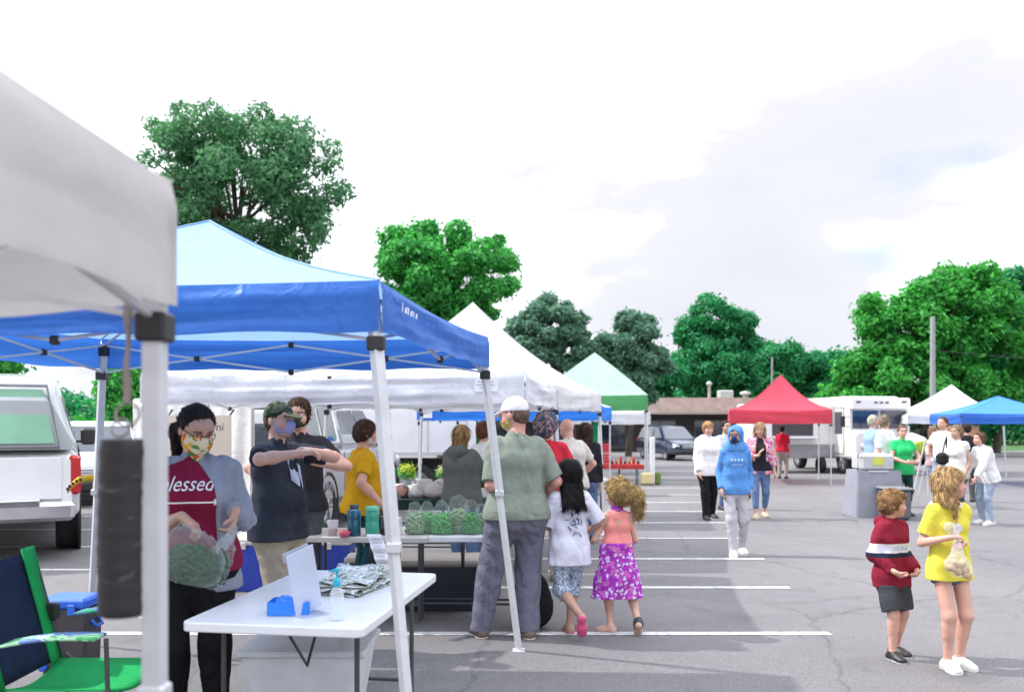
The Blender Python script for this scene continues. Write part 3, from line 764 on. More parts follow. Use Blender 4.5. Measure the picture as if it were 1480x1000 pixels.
# ------------------------------------------------------------ canopies
def fabric(name, col, tr=0.45, rough=0.65, var=0.05, fold=0.3, crease=0.35):
    return M('fabric_' + name, col, rough=rough, var=var, scale=2.5, bump=0.12, bscale=220, translucent=tr, spec=0.25, fold=fold, dirt=0.06, crease=crease)
def wrk(x, y, z, a):
    return a * (math.sin(9.1 * x + 3.3 * z) * math.sin(7.7 * y + 1.3) + 0.5 * math.sin(21 * x + 13 * y + 2 * math.sin(5 * y)) * math.cos(17 * y - 9 * x))
def canopy(label, cor, ze, vh, zp, roof_m, val_m, out=0.25, leg=0.032, truss=True, group=None, sag=0.06, peak=None, val_sides=(0, 1, 2, 3), belly=0.02,
           legs=(0, 1, 2, 3), foot_z=None, concave=0.10, legm=None, detail=24, inset=0.0):
    """cor: NL, NR, FR, FL eave corners (x, y). ze: valance bottom, vh its height, zp the peak."""
    cen = [sum(c[0] for c in cor) / 4, sum(c[1] for c in cor) / 4]
    root = thing('canopy_tent', label, 'canopy', (cen[0], cen[1], G(cen[1])), group)
    pk = peak or (cen[0], cen[1]); zt = ze + vh
    alum = legm or M('powder_metal', (0.62, 0.63, 0.66), rough=0.4, metal=0.25, var=0.05, scale=12, dirt=0.2)
    blk = M('black_plastic', (0.02, 0.02, 0.022), rough=0.45, var=0.2)
    rf = MB()
    for s in range(4):
        a, b = cor[s], cor[(s + 1) % 4]
        def fn(u, v, a=a, b=b):
            w = 1 - v
            ex = a[0] + (b[0] - a[0]) * u; ey = a[1] + (b[1] - a[1]) * u
            x = ex * w + pk[0] * v; y = ey * w + pk[1] * v
            hump = math.sin(math.pi * u) * w
            z = zt + (zp - zt) * v - concave * math.sin(math.pi * v) * (zp - zt) - sag * hump * (0.35 + v)
            x += (pk[0] - ex) * 0.02 * hump; y += (pk[1] - ey) * 0.02 * hump
            return (x, y, z + wrk(x, y, z, 0.006) * math.sin(math.pi * u) * min(1, v * 4) * w)
        rf.grid(fn, detail, detail)
    rfo_ = obj('roof_cover', rf, roof_m, root)
    for s in range(4):
        a = cor[s]; pp_ = []
        for k in range(13):
            v = k / 12; pp_.append((a[0] * (1 - v) + pk[0] * v, a[1] * (1 - v) + pk[1] * v, zt + (zp - zt) * v - concave * math.sin(math.pi * v) * (zp - zt) + 0.002))
        sb_ = MB(); sb_.path(pp_, 0.006, 5); obj('ridge_seam', sb_, roof_m, rfo_)
    for s in val_sides:
        a, b = cor[s], cor[(s + 1) % 4]; L = math.hypot(b[0] - a[0], b[1] - a[1]); nx, ny = (b[1] - a[1]) / L, -(b[0] - a[0]) / L
        if (a[0] + nx - cen[0]) ** 2 + (a[1] + ny - cen[1]) ** 2 < (a[0] - nx - cen[0]) ** 2 + (a[1] - ny - cen[1]) ** 2: nx, ny = -nx, -ny
        ph = random.random() * 6
        def fv(u, v):
            e = math.sin(math.pi * u) ** 0.7
            d = 0.012 + belly * e * (0.5 + 0.5 * math.sin(9 * v + 2.5 * math.sin(3 * u + ph)) + 0.35 * math.sin(23 * v + 5 * u + ph) + 0.25 * math.sin(13 * u * L + 3 * v + ph))
            sg_ = -0.02 * e * (1 - v) - 0.012 * e * v - 0.006 * math.sin(9 * u * L + ph) * v
            inn = -0.020 * math.sin(math.pi * u) * (1 - v)
            x = a[0] + (b[0] - a[0]) * u + nx * (d * min(1, v * 5) + inn); y = a[1] + (b[1] - a[1]) * u + ny * (d * min(1, v * 5) + inn)
            return (x, y, zt - vh * v + sg_ - (sag * 0.35 * math.sin(math.pi * u) - 0.02 * e) * (1 - v) * 0.999)
        mbv = MB(); mbv.grid(fv, 60, 10); obj('valance', mbv, val_m, root)
    ins = 0.035 + inset
    tops = []
    for i, c in enumerate(cor):
        dx, dy = cen[0] - c[0], cen[1] - c[1]; l = math.hypot(dx, dy); dx /= l; dy /= l
        tops.append((c[0] + dx * ins, c[1] + dy * ins, dx, dy))
    for i in range(4):
        tx, ty, dx, dy = tops[i]; zt2 = ze + vh - 0.04
        fx, fy = tx - dx * out, ty - dy * out; fz = (foot_z if foot_z is not None else G(fy))
        if i in legs:
            lb = MB(); mz = fz + (zt2 - fz) * 0.52
            t_ = (zt2 - mz) / (zt2 - fz); mx_, my_ = tx + (fx - tx) * t_, ty + (fy - ty) * t_
            lb.tube((tx, ty, zt2), (mx_, my_, mz), leg / 2, square=True)
            lg = obj('leg', lb, alum, root, bevel=0.003)
            l2 = MB(); l2.tube((tx + (fx - tx) * t_ * .93, ty + (fy - ty) * t_ * .93, mz + 0.05), (fx, fy, fz + 0.01), leg / 2 * 0.8, square=True)
            l2.box((fx, fy, fz + 0.006), (0.09, 0.09, 0.008), bev=0.002); obj('lower_tube', l2, alum, lg, bevel=0.002)
            zs = ze - 0.05; t3 = (zt2 - zs) / (zt2 - fz)
            for nm_, c_, k_, h_ in (('corner_bracket', (tx, ty, zt2 - 0.05), 1.3, 0.07), ('height_lock', (mx_, my_, mz), 1.35, 0.045), ('slider', (tx + (fx - tx) * t3, ty + (fy - ty) * t3, zs), 1.6, 0.06)):
                bk = MB(); bk.box(c_, (leg * k_, leg * k_, h_), bev=0.006); obj(nm_, bk, blk if nm_ != 'height_lock' else alum, root)
    if truss:
        hi, lo = ze + vh - 0.05, ze - 0.03
        for s in range(4):
            a, b = tops[s], tops[(s + 1) % 4]
            def q(t, z): return (a[0] + (b[0] - a[0]) * t, a[1] + (b[1] - a[1]) * t, z)
            for p0, p1 in ((q(0, hi), q(.5, lo)), (q(0, lo), q(.5, hi)), (q(.5, hi), q(1, lo)), (q(.5, lo), q(1, hi))):
                tb = MB(); tb.tube(p0, p1, 0.007, square=True); obj('truss_bar', tb, alum, root)
            for t, z in ((.25, (hi + lo) / 2), (.5, hi), (.5, lo), (.75, (hi + lo) / 2)):
                jb = MB(); jb.box(q(t, z), (0.035, 0.035, 0.04), bev=0.006); obj('truss_joint', jb, blk, root)
        for i in range(4):
            pb = MB(); pb.path([(tops[i][0] * (1 - v) + pk[0] * v, tops[i][1] * (1 - v) + pk[1] * v, hi * (1 - v) + (zp - 0.07) * v - (concave + 0.02) * math.sin(math.pi * v) * (zp - zt)) for v in np.linspace(0, 1, 9)], 0.009, 5); obj('roof_strut', pb, alum, root)
    return root

# ------------------------------------------------------------ trees
def leaf_mat(name, c1, c2, tr=0.35):
    if name in MATS: return MATS[name]
    m, nt, out = nodes_of(name)
    at = N(nt, 'ShaderNodeAttribute', attribute_name='Col')
    vec = N(nt, 'ShaderNodeTexCoord').outputs['Object']
    n1 = noise(nt, vec, 0.9, 3)
    sp = N(nt, 'ShaderNodeSeparateColor'); nt.links.new(at.outputs['Color'], sp.inputs[0])
    ad = N(nt, 'ShaderNodeMath', operation='ADD'); nt.links.new(sp.outputs[0], ad.inputs[0]); nt.links.new(n1.outputs['Fac'], ad.inputs[1])
    hf = N(nt, 'ShaderNodeMath', operation='MULTIPLY'); nt.links.new(ad.outputs[0], hf.inputs[0]); hf.inputs[1].default_value = 0.5
    r = ramp(nt, hf.outputs[0], [(0.3, c1), (0.68, c2)])
    b = N(nt, 'ShaderNodeBsdfPrincipled'); b.inputs['Roughness'].default_value = 0.55; b.inputs['Specular IOR Level'].default_value = 0.25
    nt.links.new(r.outputs['Color'], b.inputs['Base Color'])
    t = N(nt, 'ShaderNodeBsdfTranslucent'); hs = N(nt, 'ShaderNodeHueSaturation'); hs.inputs['Value'].default_value = 1.6; hs.inputs['Saturation'].default_value = 1.1
    nt.links.new(r.outputs['Color'], hs.inputs['Color']); nt.links.new(hs.outputs[0], t.inputs['Color'])
    mx = N(nt, 'ShaderNodeMixShader'); mx.inputs[0].default_value = tr
    nt.links.new(b.outputs[0], mx.inputs[1]); nt.links.new(t.outputs[0], mx.inputs[2]); nt.links.new(mx.outputs[0], out.inputs['Surface'])
    MATS[name] = m; return m
def leaves(cl, n, size, seed, squash=0.8):
    """cl: list of (centre, radius); leaf quads spread through the clumps' outer shells"""
    rg = np.random.default_rng(seed)
    w = np.array([c[1] ** 2 for c in cl]); w = w / w.sum()
    pick = rg.choice(len(cl), n, p=w)
    cc = np.array([c[0] for c in cl])[pick]; rr = np.array([c[1] for c in cl])[pick]
    d = rg.normal(size=(n, 3)); d /= np.linalg.norm(d, axis=1)[:, None]
    rad = rr * (0.45 + 0.62 * rg.random(n) ** 0.6); st = rg.random(n) < 0.22; rad[st] *= 1.0 + 0.55 * rg.random(int(st.sum()))
    d2 = d.copy(); d2[:, 2] *= squash
    c = cc + d2 * rad[:, None]
    nv = d + rg.normal(scale=0.7, size=(n, 3)); nv[:, 2] += 0.35; nv /= np.linalg.norm(nv, axis=1)[:, None]
    u = np.cross(nv, rg.normal(size=(n, 3))); u /= np.linalg.norm(u, axis=1)[:, None]; v = np.cross(nv, u)
    s = (size * (0.55 + 0.9 * rg.random(n)))[:, None]
    q = np.stack([c - u * s, c - v * s * .5 + nv * s * .12, c + u * s, c + v * s * .5 + nv * s * .12], 1).reshape(-1, 3)
    f = np.arange(4 * n).reshape(-1, 4)
    col = np.repeat(rg.random(n), 4)[:, None] * np.ones((1, 3))
    return q, f, col
def tree(label, x, y, lobes, n, size, mat, seed, clump=0.8, nc=60, trunk=0.25, group='trees beyond the parking lot', zb=None, gap=0.0, cat='tree', name='deciduous_tree'):
    """lobes: list of (dx, dy, z, rx, ry, rz) ellipsoids that carry leaf clumps"""
    zb = G(y) if zb is None else zb
    root = thing(name, label, cat, (x, y, zb), group)
    rg = np.random.default_rng(seed); cl = []
    vol = np.array([l[3] * l[4] * l[5] for l in lobes]); vol /= vol.sum()
    for i in range(nc):
        l = lobes[rg.choice(len(lobes), p=vol)]
        d = rg.normal(size=3); d /= np.linalg.norm(d); r = (0.35 + 0.6 * rg.random() ** 0.5)
        cl.append(((x + l[0] + d[0] * l[3] * r, y + l[1] + d[1] * l[4] * r, l[2] + d[2] * l[5] * r), clump * (0.55 + 0.75 * rg.random())))
    q, f, col = leaves(cl, n, size, seed + 1)
    np_mesh('crown', q, f, mat, root, False, col)
    tb = MB(); bark = M('bark', (0.09, 0.07, 0.055), rough=0.95, var=0.3, scale=3, bump=0.8, bscale=20)
    zc = min(l[2] - l[5] * 0.5 for l in lobes); zm = max(l[2] for l in lobes)
    pts = [(x, y, zb), (x + rg.normal() * .1, y, zb + (zc - zb) * .5), (x + rg.normal() * .2, y, zc), (x + rg.normal() * .4, y, zm)]
    tb.path(pts, trunk, 9, taper=0.35)
    for i in range(min(26, nc)):
        c = cl[i][0]; t = rg.random() * 0.7
        s = Vector((x, y, zc * (1 - t) + zm * t)); e = Vector(c); md = (s + e) / 2 + Vector((0, 0, 0.25))
        tb.path([s, md, e], trunk * 0.3, 6, taper=0.3)
    obj('trunk', tb, bark, root)
    return root

# ------------------------------------------------------------ vehicles (local frame: +y is the front, built at the origin)
def vring(y, w, z0, z1, tw, r=0.08, zm=None):
    """rounded cross-section: half width w at mid, tw at the top"""
    zm = zm if zm is not None else (z0 + z1) / 2
    pts = [(-w + r, z0), (-w, z0 + r), (-w, zm), (-tw, z1 - r), (-tw + r, z1), (tw - r, z1), (tw, z1 - r), (w, zm), (w, z0 + r), (w - r, z0)]
    return [(p[0], y, p[1]) for p in pts]
def place(root, x, y, yaw):
    root.location = (x, y, G(y)); root.rotation_euler = (0, 0, yaw)
def car_paint(name, col, rough=0.3): return M('paint_' + name, col, rough=rough, var=0.03, scale=2, coat=0.6, dirt=0.12, metal=0.1)
def wheel(root, x, y, r=0.36, w=0.24):
    s = 1 if x > 0 else -1
    wb = MB(); prof = [(r * 0.62, -w / 2), (r * 0.93, -w / 2), (r, -w / 2 + 0.03), (r, w / 2 - 0.03), (r * 0.93, w / 2), (r * 0.62, w / 2), (r * 0.62, -w / 2)]
    wb.lathe((x, y, r), prof, 28, 'x'); t = obj('wheel', wb, M('tyre', (0.018, 0.018, 0.019), rough=0.85, var=0.2, bump=0.3, bscale=60), root)
    rb = MB(); rb.lathe((x + s * (w / 2 - 0.03), y, r), [(r * 0.63, s * 0.02), (r * 0.56, s * 0.02), (r * 0.50, -s * 0.04), (r * 0.18, 0.0), (r * .12, s * 0.02), (0.001, s * 0.02)], 24, 'x')
    for k in range(6):
        a = k * math.pi / 3; rb.tube((x + s * (w / 2 - 0.02), y + math.cos(a) * r * .12, r + math.sin(a) * r * .12), (x + s * (w / 2 - 0.02), y + math.cos(a) * r * .56, r + math.sin(a) * r * .56), 0.03, 0.022, 6)
    obj('rim', rb, M('rim_metal', (0.5, 0.5, 0.52), rough=0.3, metal=0.8, var=0.1), t)
GLASS = lambda: M('car_glass', (0.02, 0.03, 0.05), rough=0.06, var=0.1, spec=0.8, coat=0.5)
DARK = lambda: M('dark_trim', (0.02, 0.02, 0.022), rough=0.6, var=0.2)
RED = lambda: M('red_lens', (0.5, 0.01, 0.012), rough=0.2, var=0.1, coat=0.5)
CHROME = lambda: M('chrome', (0.7, 0.7, 0.72), rough=0.15, metal=0.95, var=0.05)
def pane(root, pts, name='window', mat=None, inset=0.0):
    mb = MB(); mb.add(pts, [tuple(range(len(pts)))]); return obj(name, mb, mat or GLASS(), root, solid=0.006)
def seam(mb, pts, r=0.006):
    mb.path(pts, r, 4)
def side_pane(root, s, poly, name='window', mat=None, w=lambda z: 0.0):
    """poly of (y, z) on side s (+1 / -1); w(z) the half width at height z"""
    P2 = [(s * (w(z) + 0.006), y, z) for y, z in poly]
    if s < 0: P2 = P2[::-1]
    return pane(root, P2, name, mat)
def pickup(label, x, y, yaw, body_m, top_m=None, rear_glass=None, group=None, hidden_front=False):
    root = thing('pickup_truck', label, 'pickup truck', (0, 0, 0), group); W = 0.98
    b = MB()
    st = [(-2.9, .9, .55, 1.12, .92), (-2.75, .97, .45, 1.18, .95), (-1.9, .99, .42, 1.2, .96), (0.3, .99, .42, 1.2, .96), (1.2, .99, .42, 1.18, .95), (2.3, .97, .45, 1.12, .90), (2.75, .90, .5, 1.02, .82), (2.85, .80, .55, .95, .74)]
    b.loft([vring(q[0], q[1], q[2], q[3], q[4], 0.07, 0.85) for q in st]); obj('body', b, body_m, root, bevel=0.01)
    cb = MB()      # cab
    cb.loft([vring(-0.95, .95, 1.15, 1.5, .9, .05), vring(-0.9, .93, 1.15, 1.86, .74, .07, 1.3), vring(0.55, .93, 1.15, 1.88, .74, .07, 1.3), vring(0.95, .93, 1.15, 1.62, .78, .05, 1.2), vring(1.4, .93, 1.12, 1.22, .86, .02)])
    cab = obj('cab', cb, body_m, root, bevel=0.01)
    wf = lambda z: 0.945 - (z - 1.2) * 0.30
    for s in (-1, 1):
        side_pane(root, s, [(-0.85, 1.25), (-0.05, 1.25), (-0.05, 1.78), (-0.78, 1.76)], w=wf); side_pane(root, s, [(0.03, 1.25), (1.12, 1.25), (0.62, 1.78), (0.03, 1.78)], w=wf)
        m = MB(); m.box((s * 1.12, 0.95, 1.28), (0.2, 0.12, 0.24), bev=0.03); m.tube((s * .92, 0.98, 1.2), (s * 1.1, 0.97, 1.22), 0.02); obj('mirror', m, DARK(), root)
        for yy in (-.65, .2):
            d = MB(); d.box((s * 1.0, yy, 1.02), (0.03, 0.18, 0.035), bev=0.01); obj('door_handle', d, DARK(), root)
        se = MB()
        for yy in (-0.98, 0.0, 1.0): se.tube((s * 0.995, yy, 0.5), (s * 0.985, yy, 1.15), 0.006, n=4)
        se.tube((s * .995, -.95, .5), (s * .995, 1., .5), .006, n=4); obj('door_seam', se, DARK(), root)
        t = MB(); t.box((s * 0.93, -2.83, 0.93), (0.12, 0.16, 0.42), bev=0.03); obj('tail_light', t, RED(), root)
        hl = MB(); hl.box((s * 0.72, 2.78, 0.86), (0.3, 0.16, 0.2), bev=0.04); obj('headlight', hl, M('lens', (0.7, 0.72, 0.75), rough=0.1, coat=1.0), root)
        for yy in (-1.75, 1.85):
            wheel(root, s * 0.86, yy, 0.39, 0.26)
            a = MB(); a.lathe((s * 0.985, yy, 0.42), [(0.47, -0.02), (0.47, 0.012), (0.42, 0.014), (0.40, -0.05)], 28, 'x'); obj('wheel_arch', a, DARK(), root)
    pane(root, [(-0.80, 1.36, 1.24), (0.80, 1.36, 1.24), (0.70, 0.78, 1.78), (-0.70, 0.78, 1.78)], 'windshield')
    bp = MB(); bp.box((0, -3.0, 0.56), (1.86, 0.2, 0.2), bev=0.04); bp.box((0, -3.02, 0.68), (1.2, 0.22, 0.03), bev=0.01); obj('rear_bumper', bp, CHROME(), root)
    bp = MB(); bp.box((0, 2.9, 0.5), (1.86, 0.2, 0.24), bev=0.06); obj('front_bumper', bp, CHROME(), root)
    gr = MB()
    for k in range(5): gr.box((0, 2.87, 0.72 + k * 0.06), (1.05, 0.03, 0.03), bev=0.008)
    obj('grille', gr, CHROME(), root)
    tg = MB(); tg.box((0, -2.905, 0.9), (1.62, 0.03, 0.46), bev=0.02); tgo = obj('tailgate', tg, body_m, root)
    h = MB(); h.box((0, -2.925, 1.02), (0.22, 0.02, 0.07), bev=0.01); obj('handle', h, DARK(), tgo)
    pl = MB(); pl.box((0, -3.11, 0.57), (0.32, 0.012, 0.16), bev=0.01); obj('licence_plate', pl, M('plate', (0.75, 0.77, 0.8), var=0.1, scale=30), root)
    if top_m:
        tp = MB()
        tp.loft([vring(-2.86, .92, 1.2, 1.72, .72, .05, 1.25), vring(-2.72, .94, 1.2, 1.98, .74, .08, 1.25), vring(-2.0, .95, 1.2, 2.04, .76, .09, 1.25), vring(-1.06, .95, 1.2, 2.03, .76, .09, 1.25), vring(-0.98, .93, 1.2, 1.95, .74, .08, 1.25)])
        tpo = obj('topper', tp, top_m, root, bevel=0.01)
        wt = lambda z: 0.955 - (z - 1.25) * 0.245
        for s in (-1, 1):
            for y0, y1 in ((-2.55, -1.9), (-1.8, -1.2)):
                side_pane(root, s, [(y0, 1.36), (y0 + .04, 1.32), (y1 - .04, 1.32), (y1, 1.36), (y1, 1.80), (y1 - .05, 1.84), (y0 + .05, 1.84), (y0, 1.80)], w=wt)
        pane(root, [(-0.74, -2.895, 1.27), (0.74, -2.895, 1.27), (0.62, -2.83, 1.84), (-0.62, -2.83, 1.84)], 'rear_window', rear_glass)
        fr = MB(); fr.path([(-0.78, -2.91, 1.23), (0.78, -2.91, 1.23), (0.66, -2.84, 1.88), (-0.66, -2.84, 1.88), (-0.78, -2.91, 1.23)], 0.02, 6); obj('window_frame', fr, M('grey_trim', (0.25, 0.26, 0.28), rough=0.5), root)
    place(root, x, y, yaw); return root
def suv(label, x, y, yaw, body_m, group=None, cat='car', name='parked_car', hgt=1.8):
    root = thing(name, label, cat, (0, 0, 0), group); k = hgt / 1.8
    b = MB()
    st = [(-2.4, .8, .5, .98, .8), (-2.3, .93, .36, 1.08, .88), (-1.4, .95, .33, 1.1, .92), (0.8, .95, .33, 1.1, .92), (1.5, .95, .33, 1.06, .88), (2.2, .92, .36, .98, .8), (2.42, .82, .45, .86, .7)]
    b.loft([vring(q[0], q[1], q[2] * k, q[3] * k, q[4], .07, .72 * k) for q in st]); obj('body', b, body_m, root, bevel=0.01)
    c = MB(); c.loft([vring(-2.28, .88, 1.05 * k, 1.12 * k, .86, .02), vring(-2.1, .88, 1.05 * k, 1.68 * k, .7, .06, 1.1 * k), vring(-1.6, .88, 1.05 * k, 1.78 * k, .7, .07, 1.1 * k), vring(0.1, .88, 1.05 * k, 1.78 * k, .7, .07, 1.1 * k), vring(0.5, .88, 1.05 * k, 1.68 * k, .71, .06, 1.1 * k), vring(1.3, .88, 1.04 * k, 1.1 * k, .84, .02)])
    obj('cabin', c, body_m, root, bevel=0.01)
    wf = lambda z: 0.89 - (z / k - 1.12) * 0.27
    for s in (-1, 1):
        for poly in ([(-2.0, 1.14), (-1.3, 1.14), (-1.3, 1.62), (-1.9, 1.6)], [(-1.2, 1.14), (-0.25, 1.14), (-0.25, 1.64), (-1.2, 1.64)], [(-0.15, 1.14), (1.0, 1.14), (0.4, 1.62), (-0.15, 1.64)]):
            side_pane(root, s, [(y_, z_ * k) for y_, z_ in poly], w=wf)
        m = MB(); m.box((s * 1.0, 0.85, 1.12 * k), (0.18, 0.1, 0.15), bev=0.03); obj('mirror', m, body_m, root)
        se = MB()
        for yy in (-1.25, -0.2, 0.95): se.tube((s * 0.955, yy, 0.42 * k), (s * 0.94, yy, 1.06 * k), 0.006, n=4)
        obj('door_seam', se, DARK(), root)
        t = MB(); t.box((s * 0.82, -2.3, 0.98 * k), (0.16, 0.16, 0.26), bev=0.04); obj('tail_light', t, RED(), root)
        h = MB(); h.box((s * 0.66, 2.33, 0.78 * k), (0.32, 0.2, 0.15), bev=0.05); obj('headlight', h, M('lens', (0.7, 0.72, 0.75)), root)
        for yy in (-1.45, 1.5): wheel(root, s * 0.83, yy, 0.35, 0.22)
    pane(root, [(-0.74, 1.27, 1.12 * k), (0.74, 1.27, 1.12 * k), (0.64, 0.52, 1.67 * k), (-0.64, 0.52, 1.67 * k)], 'windshield')
    pane(root, [(-0.76, -2.29, 1.13 * k), (0.76, -2.29, 1.13 * k), (0.64, -2.12, 1.62 * k), (-0.64, -2.12, 1.62 * k)][::-1], 'rear_window')
    for yy, zz in ((-2.4, .5), (2.42, .45)):
        bp = MB(); bp.box((0, yy, zz * k), (1.72, 0.2, 0.26), bev=0.07); obj('bumper', bp, DARK(), root)
    gr = MB()
    for j in range(3): gr.box((0, 2.44, (0.68 + j * 0.06) * k), (0.8, 0.03, 0.03), bev=0.008)
    obj('grille', gr, CHROME(), root)
    pl = MB(); pl.box((0, -2.51, 0.55 * k), (0.32, 0.012, 0.16), bev=0.01); obj('licence_plate', pl, M('plate', (0.75, 0.77, 0.8)), root)
    place(root, x, y, yaw); return root
def box_truck(label, x, y, yaw):
    root = thing('box_truck', label, 'truck', (0, 0, 0)); wm = car_paint('box_white', (0.74, 0.75, 0.78), 0.45)
    b = MB(); b.box((0, -1.2, 2.15), (2.2, 4.8, 2.2), bev=0.04); bo = obj('cargo_box', b, wm, root)
    r = MB()
    for s in (-1, 1):
        for k in range(6): r.box((s * 1.108, -3.3 + k * 0.85, 2.15), (0.012, 0.03, 2.1))
        r.box((s * 1.108, -1.2, 1.07), (0.03, 4.8, 0.06)); r.box((s * 1.108, -1.2, 3.22), (0.03, 4.8, 0.05))
    obj('side_rib', r, M('rib_grey', (0.5, 0.51, 0.54), rough=0.5), bo)
    c = MB(); c.loft([vring(1.3, 1.0, .6, 2.1, .92, .08), vring(2.1, 1.0, .6, 2.15, .9, .1), vring(2.6, 1.0, .6, 1.5, .95, .08), vring(3.3, .95, .6, 1.3, .85, .08)]); obj('cab', c, wm, root, bevel=0.02)
    for s in (-1, 1): side_pane(root, s, [(1.5, 1.45), (2.4, 1.45), (2.1, 1.95), (1.5, 1.95)], w=lambda z: 1.0 - (z - 1.35) * 0.09)
    pane(root, [(-0.85, 2.65, 1.5), (0.85, 2.65, 1.5), (0.78, 2.16, 2.05), (-0.78, 2.16, 2.05)], 'windshield')
    ch = MB(); ch.box((0, -0.4, 0.8), (0.9, 6.2, 0.22)); obj('chassis', ch, DARK(), root)
    for s in (-1, 1):
        for yy in (-2.2, 2.5): wheel(root, s * 0.9, yy, 0.42, 0.28)
    place(root, x, y, yaw); return root
def step_van(label, x, y, yaw):
    root = thing('step_van', label, 'truck', (0, 0, 0)); wm = car_paint('van_white', (0.78, 0.78, 0.77), 0.4)
    b = MB(); W = 1.08
    def rg(y_, w, z0, z1, r=0.1): return vring(y_, w, z0, z1, w, r)
    b.loft([rg(-3.0, W, .55, 2.78), rg(2.2, W, .55, 2.8), rg(2.9, W - .02, .55, 2.62, .1)], smooth=False)
    b.loft([rg(2.9, W - .02, .55, 1.62), rg(3.35, W - .05, .55, 1.5)], smooth=False); obj('body', b, wm, root, bevel=0.05)
    br = MB(); br.box((0, 2.97, 2.52), (2.1, 0.22, 0.40), bev=0.04); obj('visor_panel', br, wm, root)
    mk_ = MB()
    for xx in (-0.82, 0.82): mk_.box((xx, 3.085, 2.58), (0.16, 0.02, 0.06))
    for xx in (-0.2, 0.0, 0.2): mk_.box((xx, 3.085, 2.56), (0.12, 0.02, 0.06))
    obj('header_mark', mk_, M('header_dark', (0.12, 0.06, 0.05), rough=0.4), root)  # small dark marks in place of unreadable lettering on the van header
    for s in (-1, 1):
        pane(root, [p if s > 0 else p for p in ([(0.04, 2.93, 1.66), (0.96, 2.93, 1.66), (0.96, 2.93, 2.28), (0.04, 2.93, 2.28)] if s > 0 else [(-0.96, 2.93, 1.66), (-0.04, 2.93, 1.66), (-0.04, 2.93, 2.28), (-0.96, 2.93, 2.28)])], 'windshield')
        side_pane(root, s, [(1.75, 1.45), (2.35, 1.45), (2.35, 2.25), (1.75, 2.25)], w=lambda z: W)
        fr = MB(); fr.path([(s * (W + .012), 1.6, 0.75), (s * (W + .012), 1.6, 2.4), (s * (W + .012), 2.5, 2.4), (s * (W + .012), 2.5, 0.75), (s * (W + .012), 1.6, 0.75)], 0.012, 4); obj('door_seam', fr, DARK(), root)
        m = MB(); m.box((s * 1.3, 2.9, 1.9), (0.16, 0.06, 0.38), bev=0.02); m.tube((s * 1.05, 2.9, 2.05), (s * 1.3, 2.9, 2.05), .012); m.tube((s * 1.05, 2.9, 1.7), (s * 1.3, 2.9, 1.75), .012); obj('mirror', m, DARK(), root)
        h = MB(); h.lathe((s * 0.78, 3.36, 1.02), [(0.001, 0.04), (0.08, 0.035), (0.11, 0.0), (0.12, -0.03)], 18, 'y'); obj('headlight', h, M('lens', (0.7, 0.72, 0.75)), root)
        for yy in (-2.0, 2.2): wheel(root, s * 0.9, yy, 0.42, 0.28)
    g_ = MB(); g_.box((0, 3.36, 1.05), (0.95, 0.05, 0.5), bev=0.02)
    obj('grille', g_, DARK(), root)
    gl = MB()
    for k in range(5): gl.box((0, 3.392, 0.87 + k * 0.09), (0.88, 0.02, 0.03))
    obj('grille_bar', gl, CHROME(), root)
    bp = MB(); bp.box((0, 3.45, 0.6), (2.1, 0.18, 0.22), bev=0.04); obj('bumper', bp, DARK(), root)
    place(root, x, y, yaw); return root
# ------------------------------------------------------------ world, sun, camera
EXPO = 1.25
TO_SUN = Vector((-0.66, 0.16, 0.74)).normalized()
scn = bpy.context.scene
w = bpy.data.worlds.new('World'); scn.world = w; w.use_nodes = True
nt = w.node_tree; nt.nodes.clear()
out = N(nt, 'ShaderNodeOutputWorld'); bg = N(nt, 'ShaderNodeBackground')
sky = N(nt, 'ShaderNodeTexSky', sky_type='NISHITA'); sky.sun_disc = False
sky.sun_elevation = math.asin(TO_SUN.z); sky.sun_rotation = math.atan2(TO_SUN.x, TO_SUN.y)
tc = N(nt, 'ShaderNodeTexCoord'); mp = N(nt, 'ShaderNodeMapping'); mp.inputs['Scale'].default_value = (1.0, 1.0, 2.6); mp.inputs['Location'].default_value = (0.35, 0.1, 0.2)
nt.links.new(tc.outputs['Generated'], mp.inputs['Vector'])
n1 = noise(nt, mp.outputs['Vector'], 1.9, 7, 0.55, 0.1)
cov = ramp(nt, n1.outputs['Fac'], [(0.16, (0, 0, 0)), (0.34, (1, 1, 1))])
n2 = noise(nt, mp.outputs['Vector'], 2.2, 8, 0.5, 0.12)
cl = ramp(nt, n2.outputs['Fac'], [(0.34, (3.65, 3.7, 3.95)), (0.46, (4.0, 4.02, 4.2)), (0.56, (6.6, 6.7, 7.0))])
mixed = mixc(nt, cov.outputs['Color'], sky.outputs[0], cl.outputs['Color'])
sz = N(nt, 'ShaderNodeSeparateXYZ'); nt.links.new(tc.outputs['Generated'], sz.inputs[0])
el = ramp(nt, sz.outputs[2], [(0.0, (0.95, 0.96, 1.0)), (0.40, (1.0, 1.0, 1.02)), (0.75, (2.1, 2.15, 2.3))])
mixed = mixc(nt, 1.0, mixed, el.outputs['Color'], 'MULTIPLY')
nt.links.new(mixed, bg.inputs['Color']); bg.inputs['Strength'].default_value = 0.10
nt.links.new(bg.outputs[0], out.inputs['Surface'])
sl = bpy.data.lights.new('sun', 'SUN'); sl.energy = 2.0; sl.angle = R(1.0); sl.color = (1.0, 0.955, 0.89)
so = bpy.data.objects.new('sun', sl); C.objects.link(so); so.location = (-20, 5, 25)
so.rotation_euler = (-TO_SUN).to_track_quat('-Z', 'Y').to_euler()
cd = bpy.data.cameras.new('camera'); co = bpy.data.objects.new('camera', cd); C.objects.link(co); scn.camera = co
co.location = (0, 0, EYE); co.rotation_euler = (R(90), 0, 0); cd.sensor_width = 36; cd.lens = FPX / 1480 * 36
